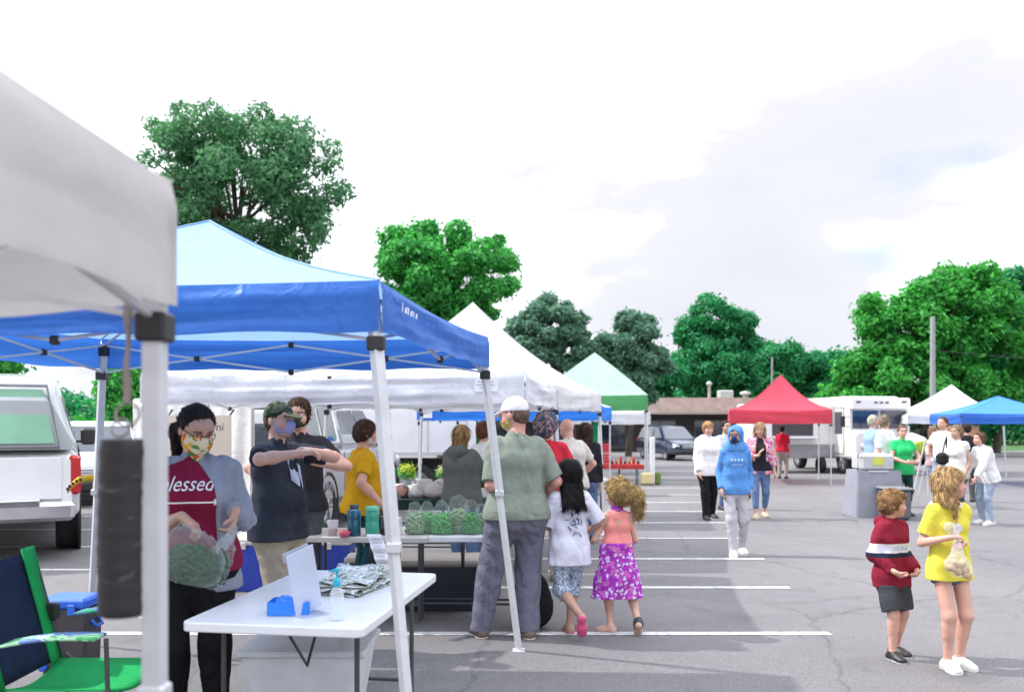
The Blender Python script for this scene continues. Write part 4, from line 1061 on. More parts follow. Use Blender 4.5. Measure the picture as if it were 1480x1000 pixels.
cd.shift_x = 0.0; cd.shift_y = (HY - 500) / 1480; cd.clip_end = 2000; cd.clip_start = 0.05
cd.dof.use_dof = True; cd.dof.focus_distance = 6.3; cd.dof.aperture_fstop = 2.4
scn.view_settings.view_transform = 'Standard'; scn.view_settings.look = 'None'; scn.view_settings.exposure = EXPO; scn.view_settings.gamma = 1
try:
    scn.cycles.max_bounces = 8; scn.cycles.transparent_max_bounces = 16; scn.cycles.sample_clamp_indirect = 6
except Exception: pass

# ------------------------------------------------------------ ground
def sheet(name, x0, x1, ys, dz, mat, slant=0.0):
    mb = MB()
    mb.grid(lambda u, v: (x0 + (x1 - x0) * u, ys[int(round(v * (len(ys) - 1)))], G(ys[int(round(v * (len(ys) - 1)))]) + dz), 1, len(ys) - 1, False)
    return tag(obj(name, mb, mat), kind='structure')
def asphalt_mat():
    m, nt, out = nodes_of('asphalt'); vec = N(nt, 'ShaderNodeTexCoord').outputs['Object']
    b = N(nt, 'ShaderNodeBsdfPrincipled'); b.inputs['Specular IOR Level'].default_value = 0.35
    a = noise(nt, vec, 0.35, 6, 0.6, 0.5); r = ramp(nt, a.outputs['Fac'], [(0.3, (0.142, 0.137, 0.143)), (0.5, (0.163, 0.157, 0.162)), (0.7, (0.185, 0.177, 0.178))])
    s = noise(nt, vec, 140, 3, 0.7); rs = ramp(nt, s.outputs['Fac'], [(0.35, (0.55,) * 3), (0.5, (0.95,) * 3), (0.68, (1.5,) * 3)])
    col = mixc(nt, 1.0, r.outputs['Color'], rs.outputs['Color'], 'MULTIPLY')
    st = noise(nt, vec, 1.7, 5, 0.7, 1.0); r2 = ramp(nt, st.outputs['Fac'], [(0.56, (1, 1, 1)), (0.72, (0.80, 0.80, 0.82))])
    col = mixc(nt, 1.0, col, r2.outputs['Color'], 'MULTIPLY')
    nz = noise(nt, vec, 1.3, 5, 0.7); wv = mixc(nt, 0.35, vec, nz.outputs['Color'], 'ADD')
    v = N(nt, 'ShaderNodeTexVoronoi', feature='DISTANCE_TO_EDGE'); v.inputs['Scale'].default_value = 0.33; nt.links.new(wv, v.inputs['Vector'])
    rc = ramp(nt, v.outputs['Distance'], [(0.0, (0.72,) * 3), (0.003, (0.8,) * 3), (0.006, (1, 1, 1))])
    col = mixc(nt, 1.0, col, rc.outputs['Color'], 'MULTIPLY')
    oz = noise(nt, vec, 0.55, 3, 0.5, 0.2); ro = ramp(nt, oz.outputs['Fac'], [(0.66, (1, 1, 1)), (0.72, (0.72, 0.72, 0.73)), (0.8, (0.55, 0.55, 0.56))])
    col = mixc(nt, 1.0, col, ro.outputs['Color'], 'MULTIPLY')
    sp = N(nt, 'ShaderNodeTexVoronoi'); sp.inputs['Scale'].default_value = 7.0; nt.links.new(vec, sp.inputs['Vector'])
    rsp = ramp(nt, sp.outputs['Distance'], [(0.0, (0.55,) * 3), (0.035, (0.7,) * 3), (0.06, (1, 1, 1))]); col = mixc(nt, 1.0, col, rsp.outputs['Color'], 'MULTIPLY')
    nt.links.new(col, b.inputs['Base Color'])
    rr = ramp(nt, st.outputs['Fac'], [(0.3, (0.62,) * 3), (0.7, (0.85,) * 3)]); nt.links.new(rr.outputs['Color'], b.inputs['Roughness'])
    bp = N(nt, 'ShaderNodeBump'); bp.inputs['Strength'].default_value = 0.6; bp.inputs['Distance'].default_value = 0.006
    nt.links.new(s.outputs['Fac'], bp.inputs['Height']); nt.links.new(bp.outputs[0], b.inputs['Normal'])
    nt.links.new(b.outputs[0], out.inputs['Surface']); return m
def paint_line_mat():
    m, nt, out = nodes_of('line_paint'); vec = N(nt, 'ShaderNodeTexCoord').outputs['Object']
    b = N(nt, 'ShaderNodeBsdfPrincipled'); b.inputs['Roughness'].default_value = 0.7
    s = noise(nt, vec, 16, 8, 0.8); r = ramp(nt, s.outputs['Fac'], [(0.38, (0.17, 0.17, 0.175)), (0.47, (0.52, 0.52, 0.52)), (0.8, (0.68, 0.68, 0.67))])
    nt.links.new(r.outputs['Color'], b.inputs['Base Color']); nt.links.new(b.outputs[0], out.inputs['Surface']); return m
grass = M('lawn', (0.05, 0.13, 0.025), rough=0.95, var=0.35, scale=1.2, bump=0.8, bscale=30)
sheet('ground', -500, 500, [-60, 6, 75, 900], 0.0, grass)
sheet('parking_lot', -90, 90, [-50, 6, 40, 64], 0.004, asphalt_mat())
LP = paint_line_mat()
def line(x0, x1, Y, wd=0.11):
    mb = MB(); mb.add([(x0, Y - wd / 2, G(Y - wd / 2) + 0.008), (x1, Y - wd / 2, G(Y - wd / 2) + 0.008), (x1, Y + wd / 2, G(Y + wd / 2) + 0.008), (x0, Y + wd / 2, G(Y + wd / 2) + 0.008)], [(0, 1, 2, 3)])
    tag(obj('parking_line', mb, LP), kind='structure')
for Y in (4.8, 6.72, 8.68, 10.6, 12.6, 14.7, 16.7, 18.8, 21.0, 23.4, 26.0):
    xe = 2.47 + 0.16 * (Y - 6.7)
    line(-3.4 if Y < 9 else -1.5, xe, Y)
    line(-12, -4.2, Y + 1.1)
for Y in (30, 33, 36, 39): line(8, 16, Y)

# ------------------------------------------------------------ far building
FB = thing('commercial_building', 'long low building with brown roof and dark storefront beyond the parked cars', 'building', (8, 62, G(62)))
gz = G(62)
b = MB(); b.box((8, 66, gz + 1.45), (44, 8, 2.9)); obj('wall', b, M('dark_wall', (0.055, 0.045, 0.05), rough=0.8, var=0.2, scale=1.5, dirt=0.2), FB)
b = MB(); b.loft([[(-15, 60.6, gz + 2.75), (31, 60.6, gz + 2.75), (31, 71.4, gz + 2.75), (-15, 71.4, gz + 2.75)], [(-14.4, 61.4, gz + 3.85), (30.4, 61.4, gz + 3.85), (30.4, 70.4, gz + 3.85), (-14.4, 70.4, gz + 3.85)]], smooth=False)
rfo = obj('roof', b, M('brown_roof', (0.27, 0.2, 0.175), rough=0.9, var=0.15, scale=2, bump=0.6, bscale=14), FB)
b = MB(); b.box((8, 60.55, gz + 2.74), (46.2, 0.12, 0.14)); obj('gutter', b, M('tan_trim', (0.42, 0.34, 0.3), rough=0.6), FB)
for i in range(12):
    xx = -11 + i * 3.6
    b = MB(); b.box((xx, 61.98, gz + 1.25), (2.2, 0.05, 1.9)); wn = obj('window', b, GLASS(), FB)
    b = MB()
    for dx in (-1.13, 0, 1.13): b.box((xx + dx, 61.94, gz + 1.25), (0.06, 0.06, 2.0))
    for dz in (-1.0, 1.0): b.box((xx, 61.94, gz + 1.25 + dz), (2.3, 0.06, 0.06))
    obj('window_frame', b, M('bronze_frame', (0.12, 0.1, 0.09), rough=0.5), wn)
vm = M('vent_metal', (0.6, 0.6, 0.6), rough=0.5, metal=0.3, dirt=0.2)
for px, top, r_ in ((1025, 553, 0.16), (1077, 567, 0.3)):
    b = MB(); xx = X(px, 63); b.lathe((xx, 63, gz + 3.8), [(r_ * .7, 0), (r_ * .7, Z(top, 63) - gz - 4.0), (r_ * 1.3, Z(top, 63) - gz - 3.95), (r_ * 1.3, Z(top, 63) - gz - 3.8), (0.01, Z(top, 63) - gz - 3.7)], 14); obj('roof_vent', b, vm, FB)
b = MB(); b.box((X(1048, 64), 64, gz + 4.1), (1.0, 1.0, 0.7), bev=0.05); obj('rooftop_unit', b, vm, FB)

# ------------------------------------------------------------ canopies
white_r = fabric('white_roof', (0.78, 0.79, 0.8), 0.35); white_v = fabric('white_valance', (0.74, 0.76, 0.82), 0.25)
grey_r = fabric('grey_cream', (0.64, 0.62, 0.61), 0.4, fold=0.12, crease=0.0)
blue_r = fabric('sunlit_blue', (0.33, 0.53, 0.80), 0.35, rough=0.42); blue_v = fabric('royal_blue', (0.05, 0.19, 0.62), 0.35, rough=0.42)  # roof blue made paler than the valance, strong sunlight painted into its colour
canopy('grey white canopy with a bare metal leg, closest of all at the left edge', [(-2.9, -1.0), (-0.64, -1.2), (-0.705, 1.79), (-3.3, 2.35)], 1.89, 0.25, 2.72, grey_r, grey_r, out=0.0, leg=0.04, belly=0.012, sag=0.03)
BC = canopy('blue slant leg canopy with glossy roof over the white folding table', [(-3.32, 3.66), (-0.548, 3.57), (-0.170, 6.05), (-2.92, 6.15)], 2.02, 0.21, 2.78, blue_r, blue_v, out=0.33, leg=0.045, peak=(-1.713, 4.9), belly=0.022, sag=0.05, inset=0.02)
canopy('low white canopy with a card on its valance behind the blue one', [(-3.13, 7.3), (0.10, 7.0), (0.48, 9.7), (-2.55, 9.95)], 1.80, 0.25, 2.45, white_r, white_v, out=0.0, leg=0.03, belly=0.03)
canopy('tall peaked white canopy over the produce stall', [(-2.16, 10.0), (0.52, 10.0), (1.33, 13.0), (-1.4, 13.3)], 1.80, 0.26, 3.22, white_r, white_r, out=0.12, leg=0.035, peak=(-0.52, 11.5), concave=0.12)
canopy('canopy with bright blue valance and a white number card', [(-1.53, 14.0), (1.43, 14.0), (1.95, 17.0), (-1.1, 17.2)], 1.66, 0.26, 2.55, white_r, fabric('vivid_blue', (0.04, 0.25, 0.85), 0.3), out=0.0)
green_r = fabric('sunlit_green', (0.46, 0.66, 0.53), 0.35)  # green roof coloured pale so the bright sun on it is painted in
canopy('green canopy with sunlit pale roof colour and green valance beyond the blue banded one', [(0.75, 25.0), (3.92, 25.0), (4.35, 28.1), (1.15, 28.4)], 1.98, 0.42, 3.75, green_r, fabric('leaf_green', (0.12, 0.42, 0.16), 0.4), out=0.05, concave=-0.02, leg=0.05, truss=False)
canopy('small white canopy seen under the green one', [(1.9, 30.0), (4.8, 30.0), (5.1, 33.0), (2.2, 33.0)], 1.53, 0.42, 2.45, white_r, white_v, leg=0.05, out=0, truss=False)
red_m = fabric('red', (0.70, 0.085, 0.13), 0.35)
canopy('red pointed canopy standing alone in the middle of the lot', [(6.3, 25.0), (9.25, 25.0), (9.95, 28.0), (7.0, 28.0)], 1.57, 0.40, 3.06, red_m, red_m, out=0, peak=(8.2, 26.4), concave=0.17, leg=0.04, truss=False)
canopy('white canopy beside the step van under the light pole', [(13.3, 29.0), (16.5, 29.0), (17.6, 33.0), (14.4, 33.0)], 1.56, 0.30, 2.95, white_r, white_v, out=0.1, peak=(15.75, 31.0), leg=0.045, truss=False)
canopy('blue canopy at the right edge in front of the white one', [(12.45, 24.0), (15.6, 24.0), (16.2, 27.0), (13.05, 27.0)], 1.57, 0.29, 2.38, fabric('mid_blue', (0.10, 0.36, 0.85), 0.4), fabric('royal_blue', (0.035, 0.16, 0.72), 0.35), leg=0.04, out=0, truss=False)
# small white mark on the blue canopy's right slope edge, cards with numbers
card = M('card_white', (0.78, 0.8, 0.82), rough=0.6); ink = M('ink_grey', (0.12, 0.13, 0.16), rough=0.6)
def flat_text(s, size, c, rz, mat, name, parent, shear=0.0, tilt=0.0, squash=1.0):
    vs, fs = text_mesh(s, size, shear); mb = MB(); cs, sn = math.cos(rz), math.sin(rz)
    pts = [(c[0] + v.x * squash * cs + v.y * math.sin(tilt) * -sn, c[1] + v.x * squash * sn + v.y * math.sin(tilt) * cs, c[2] + v.y * math.cos(tilt) + 0.0) for v in vs]
    mb.add(pts, fs); return obj(name, mb, mat, parent)
mb = MB(); mb.box((X(703, 6.98), 6.985, Z(556, 6.98)), (0.19, 0.004, 0.105)); cdo = solo('number_card', mb, card, 'white paper card pinned to the low white canopy valance', 'card', (X(703, 6.98), 6.95, Z(556, 6.98)))
mb = MB()
for k, wd in enumerate((0.12, 0.14, 0.09)): mb.box((X(703, 6.98) - 0.01, 6.981, Z(556, 6.98) + 0.025 - k * 0.025), (wd, 0.002, 0.008))
obj('printed_line', mb, M('ink_pale', (0.4, 0.42, 0.5)), cdo)
mb = MB(); mb.box((X(618, 13.95), 13.93, Z(595, 13.95)), (0.15, 0.004, 0.2)); c2 = solo('number_card', mb, card, 'white number card on the bright blue valance', 'card', (X(618, 13.95), 13.93, Z(595, 13.95)))
flat_text('27', 0.13, (X(618, 13.95), 13.925, Z(595, 13.95)), 0, M('ink_blue', (0.2, 0.35, 0.6)), 'printed_number', c2)
a_, b_ = Vector((-0.548, 3.57, 0)), Vector((-0.170, 6.05, 0)); dv = (b_ - a_).normalized()
q_ = a_ + dv * 0.30 + Vector((dv.y, -dv.x, 0)) * 0.045
vs, fs, mb = [], [], MB()
for k, (hh_, ww_) in enumerate(((.045, .008), (.03, .02), (.034, .012), (.028, .02), (.03, .01), (.026, .018))):      # small cursive brand mark, too faint to read
    x_ = -0.075 + k * 0.028; n_ = len(vs); vs += [Vector((x_, -.014, 0)), Vector((x_ + ww_, -.014, 0)), Vector((x_ + ww_ + .008, -.014 + hh_, 0)), Vector((x_ + .008, -.014 + hh_ * .8, 0))]; fs.append((n_, n_ + 1, n_ + 2, n_ + 3))
mb.add([(q_.x + dv.x * v.x * 1.6, q_.y + dv.y * v.x * 1.6, 2.135 + v.y - 0.03 * v.x) for v in vs], fs); obj('printed_mark', mb, card, BC)

# ------------------------------------------------------------ vehicles
silver = car_paint('silver', (0.42, 0.42, 0.44), 0.35); white_p = car_paint('white', (0.76, 0.77, 0.78), 0.3)
v = pickup('white pickup truck with a pale green rear window on its topper at the left edge', -7.75, 13.0, R(27), white_p, car_paint('topper_grey', (0.4, 0.43, 0.44)), M('green_glass', (0.22, 0.48, 0.32), rough=0.2, var=0.12, scale=2, coat=0.4))
v.scale = (1.12, 1.12, 1.14)
suv('white sport utility vehicle with dark glass behind the green windowed pickup', -9.55, 19.9, R(207), white_p, cat='car', name='sport_utility_vehicle')
pickup('silver pickup truck with a white topper parked behind the two men', -3.57, 15.2, R(-8), silver, white_p).scale = (1, 1, 1.08)
box_truck('white box truck behind the stalls with flowers beneath it', -4.3, 20.15, R(90))
step_van('white step van with a wide two pane windshield facing the market', 12.75, 33.3, R(180 + 3))
suv('dark blue sport utility vehicle parked before the brown roofed building', X(978, 44), 46, R(194), car_paint('navy', (0.02, 0.035, 0.07), 0.2), name='sport_utility_vehicle')
suv('dark car parked behind the red canopy', X(1095, 50), 52, R(180), car_paint('charcoal', (0.03, 0.035, 0.04), 0.2), hgt=1.5)
suv('black car between the step van and the right canopies', X(1331, 38), 41, R(185), car_paint('black', (0.012, 0.012, 0.014), 0.2), hgt=1.5)
suv('maroon car at the edge of the lot beyond the white canopy', X(1400, 48), 50, R(180), car_paint('maroon', (0.12, 0.02, 0.03), 0.2), hgt=1.5)
# food trailer behind the red canopy
FT = thing('food_trailer', 'white food trailer with an open serving hatch behind the red canopy', 'trailer', (0, 0, 0))
b = MB(); b.box((0, 0, 1.55), (3.4, 2.0, 2.0), bev=0.08); obj('body', b, car_paint('trailer_white', (0.76, 0.76, 0.74), 0.4), FT, bevel=0.02)
b = MB(); b.box((-0.2, -1.005, 1.75), (1.5, 0.05, 0.75)); ho = obj('serving_hatch', b, M('hatch_dark', (0.05, 0.05, 0.055), rough=0.7), FT)
b = MB(); b.box((-0.2, -1.2, 1.3), (1.7, 0.36, 0.04), bev=0.01); obj('counter', b, CHROME(), FT)
b = MB(); b.box((0, -1.01, 0.85), (3.3, 0.03, 0.42)); obj('lower_panel', b, M('panel_grey', (0.3, 0.3, 0.32), rough=0.5), FT)
for s in (-1, 1):
    wheel(FT, s * 0.9 - 0.0, -0.85, 0.3, 0.2)
place(FT, X(1152, 31.5), 32.5, R(2))

# ------------------------------------------------------------ poles
pm = M('pole_grey', (0.33, 0.34, 0.36), rough=0.6, metal=0.3, dirt=0.3)
b = MB(); xx = X(1348, 45); b.tube((xx, 45, G(45)), (xx, 45, Z(458, 45)), 0.16, 0.12, 14); lp = solo('light_pole', b, pm, 'thick grey pole rising in front of the big bright tree', 'pole', (xx, 45, G(45)))
b = MB(); b.path([(xx + t * 14, 45, Z(506, 45) - 0.5 * math.sin(math.pi * t) + t * 0.1) for t in np.linspace(0, 1, 12)], 0.018, 4); solo('overhead_wire', b, DARK(), 'thin dark wire leaving the grey pole to the right', 'wire', (xx, 45, Z(506, 45)))
b = MB(); xx = X(1116, 58); b.tube((xx, 58, G(58)), (xx, 58, Z(516, 58)), 0.09, 0.07, 10); solo('utility_pole', b, pm, 'thin pale pole above the red canopy', 'pole', (xx, 58, G(58)))

# ------------------------------------------------------------ trees
LM1 = leaf_mat('leaf_sparse', (0.05, 0.15, 0.07), (0.12, 0.29, 0.13)); LM2 = leaf_mat('leaf_bright', (0.03, 0.20, 0.05), (0.10, 0.44, 0.09))
LM3 = leaf_mat('leaf_grey', (0.075, 0.17, 0.12), (0.15, 0.29, 0.19)); LM4 = leaf_mat('leaf_deep', (0.02, 0.16, 0.07), (0.05, 0.32, 0.11)); LM5 = leaf_mat('leaf_vivid', (0.025, 0.19, 0.04), (0.09, 0.42, 0.07))
def tx(px, Y): return X(px, Y)
tree('sparse crowned tree hanging over the blue canopy at upper left', tx(345, 28), 28, [(0, 0, Z(290, 28), 3.0, 2.4, 3.3), (1.6, 0, Z(270, 28), 1.9, 1.6, 2.4), (-1.9, 0, Z(275, 28), 2.0, 1.8, 2.8), (-2.4, 0.5, Z(330, 28), 1.5, 1.5, 2.0)], 40000, 0.085, LM1, 3, clump=0.5, nc=170, trunk=0.22)
tree('round bright green tree above the blue canopy corner', tx(640, 38), 38, [(0, 0, Z(400, 38), 3.25, 2.8, 2.75), (-0.2, 0, Z(455, 38), 2.6, 2.4, 2.0)], 50000, 0.12, LM2, 5, clump=0.5, nc=150, trunk=0.28)
tree('grey green thin tree beside the round bright one', tx(800, 50), 50, [(-0.2, 0, Z(490, 50), 2.5, 2.0, 2.5), (1.0, 0, Z(500, 50), 1.7, 1.8, 1.9), (-1.9, 0, Z(500, 50), 1.4, 1.6, 1.9)], 22000, 0.14, LM3, 8, clump=0.48, nc=90, trunk=0.22)
tree('dark two lobed tree behind the green canopy', tx(908, 51), 51, [(0, 0, Z(505, 51), 2.0, 1.8, 2.5), (0.6, 0, Z(540, 51), 2.0, 1.8, 1.8)], 22000, 0.14, LM3, 12, clump=0.48, nc=80, trunk=0.22)
tree('small dark tree over the left end of the brown roof', tx(952, 66), 66, [(0, 0, Z(545, 66), 2.2, 1.8, 2.0)], 12000, 0.2, LM4, 14, clump=0.8, nc=24, trunk=0.2)
tree('broad cone shaped dark green tree in the middle distance', tx(1032, 72), 72, [(0, 0, Z(535, 72), 3.7, 3, 2.8), (-0.3, 0, Z(490, 72), 2.6, 2, 2.4), (0.2, 0, Z(462, 72), 1.9, 1.6, 1.9), (2.2, 0, Z(490, 72), 1.5, 1.4, 2.2)], 46000, 0.18, LM4, 17, clump=0.75, nc=150, trunk=0.3)
tree('low dark tree behind the tip of the red canopy', tx(1128, 76), 76, [(0, 0, Z(530, 76), 2.6, 2, 2.6), (-1.2, 0, Z(560, 76), 3.2, 2, 2.2)], 18000, 0.22, LM4, 19, clump=0.9, nc=45, trunk=0.25)
tree('low round dark tree behind the food trailer', tx(1185, 76), 76, [(0, 0, Z(535, 76), 2.5, 2, 2.3), (0.3, 0, Z(560, 76), 2.8, 2, 2.3)], 18000, 0.22, LM4, 23, clump=0.9, nc=45, trunk=0.25)
tree('huge bright green tree filling the right edge', tx(1335, 52), 52, [(0, 0, Z(545, 52), 4.6, 3, 2.8), (-0.8, 0, Z(470, 52), 2.9, 2.4, 2.2), (-3.4, 0, Z(565, 52), 2.4, 2, 2.2), (2.2, 0, Z(450, 52), 2.8, 2.4, 3.0), (4.0, 0, Z(520, 52), 2.8, 2.4, 4.0), (-2.6, 0, Z(455, 52), 1.5, 1.4, 1.4), (2.9, 0.4, Z(418, 52), 1.5, 1.4, 1.6)], 90000, 0.16, LM5, 29, clump=0.75, nc=230, trunk=0.4)
tree('darker tree behind the huge bright one at far right', tx(1440, 58), 58, [(0, 0, Z(480, 58), 3.6, 2.4, 4.2), (0, 0, Z(560, 58), 3.6, 2.4, 3.0)], 26000, 0.2, LM4, 31, clump=0.95, nc=60, trunk=0.3)
tree('bright leafy tree between the left leg and the white tarp', tx(183, 24), 24, [(0.2, 0, Z(572, 24), 0.6, 0.6, 0.85), (0.35, 0, Z(545, 24), 0.5, 0.5, 0.7)], 9000, 0.10, LM5, 37, clump=0.4, nc=26, trunk=0.08)
tree('tree rising past the left edge behind the grey canopy', tx(-75, 34), 34, [(0, 0, Z(480, 34), 2.4, 2.2, 3.2), (-1, 0, Z(560, 34), 2.6, 2.2, 2.0)], 16000, 0.16, LM2, 41, clump=0.8, nc=40, trunk=0.2)
# hedge and the far wooded mass
q, f, col = leaves([((tx(60, 27) + i * 0.55, 27 + 0.3 * math.sin(i), 0.75 + 0.22 * math.sin(i * 1.7)), 1.05) for i in range(9)], 15000, 0.09, 5)
hd = np_mesh('hedge', q, f, LM5, None, False, col, root_off=(tx(100, 27), 27, 0)); hd.location = (tx(100, 27), 27, 0); tag(hd, 'low bright green hedge behind the white sport utility vehicle', 'hedge')
cl = []
rg = np.random.default_rng(3)
for i in range(190):
    px = -150 + i * 9.4; Yd = 84 + rg.random() * 5; top = 562 + 14 * math.sin(i * 0.21) + 10 * rg.random() + (0 if px > 560 else 20)
    for k in range(3): cl.append(((tx(px, Yd), Yd, -0.7 + (Z(top, Yd) + 0.7) * (0.25 + 0.3 * k)), 1.9))
q, f, col = leaves(cl, 60000, 0.3, 9)
tl = np_mesh('woodland', q, f, LM4, None, False, col); tag(tl, 'continuous dark belt of distant woodland behind the lot', 'woodland', kind='stuff')
# ------------------------------------------------------------ tables
tbl_w = M('table_plastic', (0.74, 0.76, 0.80), rough=0.32, var=0.04, scale=5, bump=0.15, bscale=350, spec=0.5, dirt=0.06)
tbl_g = M('table_grey', (0.50, 0.48, 0.47), rough=0.5, var=0.06, scale=5, dirt=0.1)
steel = M('dark_steel', (0.09, 0.09, 0.10), rough=0.45, metal=0.5, var=0.15)
def table(label, cx_, cy_, w, l, rz, mat, h=0.74, group=None, th=0.045, cloth_m=None, drop=0.0):
    """folding table: w across, l along its own y"""
    z0 = G(cy_); root = thing('folding_table', label, 'table', (cx_, cy_, z0), group)
    cs, sn = math.cos(rz), math.sin(rz)
    def q(x, y, z): return (cx_ + x * cs - y * sn, cy_ + x * sn + y * cs, z0 + z)
    c = 0.045; pol = []
    for sx, sy, a0 in ((1, -1, -90), (1, 1, 0), (-1, 1, 90), (-1, -1, 180)):
        for k in range(5):
            a = R(a0 + k * 22.5); pol.append(q(sx * (w / 2 - c) + c * math.cos(a), sy * (l / 2 - c) + c * math.sin(a), 0)[:2])
    b = MB(); b.prism(pol, z0 + h - th, z0 + h); obj('tabletop', b, mat, root, bevel=0.008, seg=3)
    for e in (-1, 1):
        y1 = e * (l / 2 - 0.22)
        b = MB()
        for s in (-1, 1): pass
        for s in (-1, 1):
            b2 = MB(); b2.path([q(s * (w / 2 - 0.1), y1, h - th), q(s * (w / 2 - 0.1), y1, 0.02)], 0.0125, 8); obj('leg', b2, steel, root)
        b.tube(q(-(w / 2 - 0.1), y1, 0.16), q(w / 2 - 0.1, y1, 0.16), 0.010); obj('leg_crossbar', b, steel, root)
        b = MB(); b.path([q(0, y1, h - 0.1), q(0, y1 * .55, h - 0.30), q(0, y1 * 0.1, h - th - .01)], 0.008, 6); obj('folding_brace', b, steel, root)
    if cloth_m:
        b = MB(); b.box((0, 0, 0), (w + 0.03, l + 0.03, 0.012)); b.v = [q(v[0], v[1], v[2] + h + 0.008) for v in b.v]
        for s, ln, ax in ((-1, w, 'x'), (1, w, 'x')):
            def fn(u, v, s=s):
                f = 0.012 * math.sin(u * 26) * v
                return q((u - .5) * (w + 0.03), s * (l / 2 + 0.018) + f, h + 0.012 - v * drop)
            b.grid(fn, 40, 6)
        for s in (-1, 1):
            def fn(u, v, s=s):
                f = 0.012 * math.sin(u * 31) * v
                return q(s * (w / 2 + 0.018) + f, (u - .5) * (l + 0.03), h + 0.012 - v * drop)
            b.grid(fn, 40, 6)
        obj('tablecloth', b, cloth_m, root)
    return root
T1 = table('long white folding table in front under the blue canopy', -0.975, 4.545, 0.86, 1.40, R(-8.6), tbl_w)
T2 = table('grey folding table holding the water bottles', X(533, 7.0), 7.15, 1.02, 0.6, R(-3), tbl_g)
# long side across the picture
T3 = table('white folding table lined with bags of greens', X(668, 7.1), 7.2, 1.30, 0.62, R(-3), tbl_w)
T4 = table('table with dark green cloth piled with bagged baked goods', X(640, 10.6), 10.7, 1.75, 0.75, R(-2), tbl_g, cloth_m=cloth('dark_green', (0.02, 0.045, 0.04)), drop=0.12)
T5 = table('table with red cloth of small goods below the green canopy', X(898, 20.5), 20.9, 1.05, 0.7, R(0), tbl_w, cloth_m=cloth('tomato_red', (0.45, 0.05, 0.05)), drop=0.1)
T6 = table('plain white table behind the flower bucket at the box truck', X(600, 13), 13.2, 1.3, 0.6, R(0), tbl_w)
# ------------------------------------------------------------ things on the front table (top z = 0.74)
def on_t1(px, py):
    Y = 1250 * 0.91 / (py - 608); return X(px, Y), Y
blue_p = M('blue_plastic', (0.02, 0.22, 0.85), rough=0.35, var=0.05, coat=0.2)
x, y = on_t1(421, 886); root = thing('tissue_box', 'bright blue open box lying on the front white table', 'box', (x, y, 0.74))
b = MB(); Wd, Dp, Hh = 0.19, 0.12, 0.062
for c, d in (((0, 0, 0.003), (Wd, Dp, 0.005)), ((0, -Dp / 2, Hh / 2), (Wd, 0.004, Hh)), ((0, Dp / 2, Hh / 2), (Wd, 0.004, Hh)), ((-Wd / 2, 0, Hh / 2), (0.004, Dp + .004, Hh)), ((Wd / 2, 0, Hh / 2), (0.004, Dp + .004, Hh))):
    b.box((x + c[0], y + c[1], 0.743 + c[2]), d)
obj('carton', b, blue_p, root)
blob('tissue', [ell((x - .01, y, 0.79), (0.07, 0.042, 0.03)), ell((x - 0.03, y, 0.805), (0.025, 0.03, 0.018))], 0.005, blue_p, root, post=lambda Q, D: D + fold_noise(Q, 0.006, 3))
# acrylic card holder, leaning
x, y = on_t1(452, 893)
acr = M('acrylic_sheet', (0.72, 0.78, 0.90), rough=0.12, var=0.03, coat=0.5, translucent=0.35)
b = MB()
Mx = Matrix.Rotation(R(-16), 4, 'Y') @ Matrix.Rotation(R(8), 4, 'X')
b.box((x - 0.045, y + 0.03, 0.74 + 0.165), (0.15, 0.004, 0.32), rz=R(48), M4=Mx); b.box((x - 0.02, y + 0.06, 0.744), (0.14, 0.10, 0.005), rz=R(48))
root = solo('sign_holder', b, acr, 'pale clear plastic sign holder leaning on the front white table', 'sign holder', (x, y, 0.74), bevel=0.001)
b = MB(); b.box((x - 0.085, y + 0.031, 0.74 + 0.295), (0.14, 0.008, 0.045), rz=R(48), M4=Mx); obj('paper_band', b, M('paper_grey', (0.42, 0.46, 0.50), rough=0.7), root)
# sanitizer bottle
x, y = on_t1(487, 896)
root = thing('sanitizer_bottle', 'clear pump bottle with a teal pump on the front white table', 'bottle', (x, y, 0.74))
b = MB(); b.lathe((x, y, 0.742), [(0.001, 0), (0.028, 0), (0.031, 0.006), (0.031, 0.115), (0.027, 0.135), (0.014, 0.15), (0.013, 0.16)], 22); obj('bottle_body', b, glassy('clear_plastic', (0.85, 0.93, 0.97), 0.28, 0.05, 0.05), root)
b = MB(); b.lathe((x, y, 0.744), [(0.001, 0), (0.026, 0), (0.028, 0.004), (0.028, 0.07), (0.001, 0.072)], 20); obj('gel', b, glassy('gel', (0.75, 0.88, 0.95), 0.35, 0.05, 0.1), root)
teal = M('teal_plastic', (0.01, 0.42, 0.60), rough=0.3)
b = MB(); b.lathe((x, y, 0.895), [(0.016, 0), (0.017, 0.002), (0.017, 0.03), (0.012, 0.035), (0.005, 0.037), (0.005, 0.065), (0.013, 0.067), (0.013, 0.08), (0.001, 0.082)], 16); b.tube((x, y, 0.97), (x - 0.035, y - 0.02, 0.966), 0.0055, 0.004); obj('pump', b, teal, root)
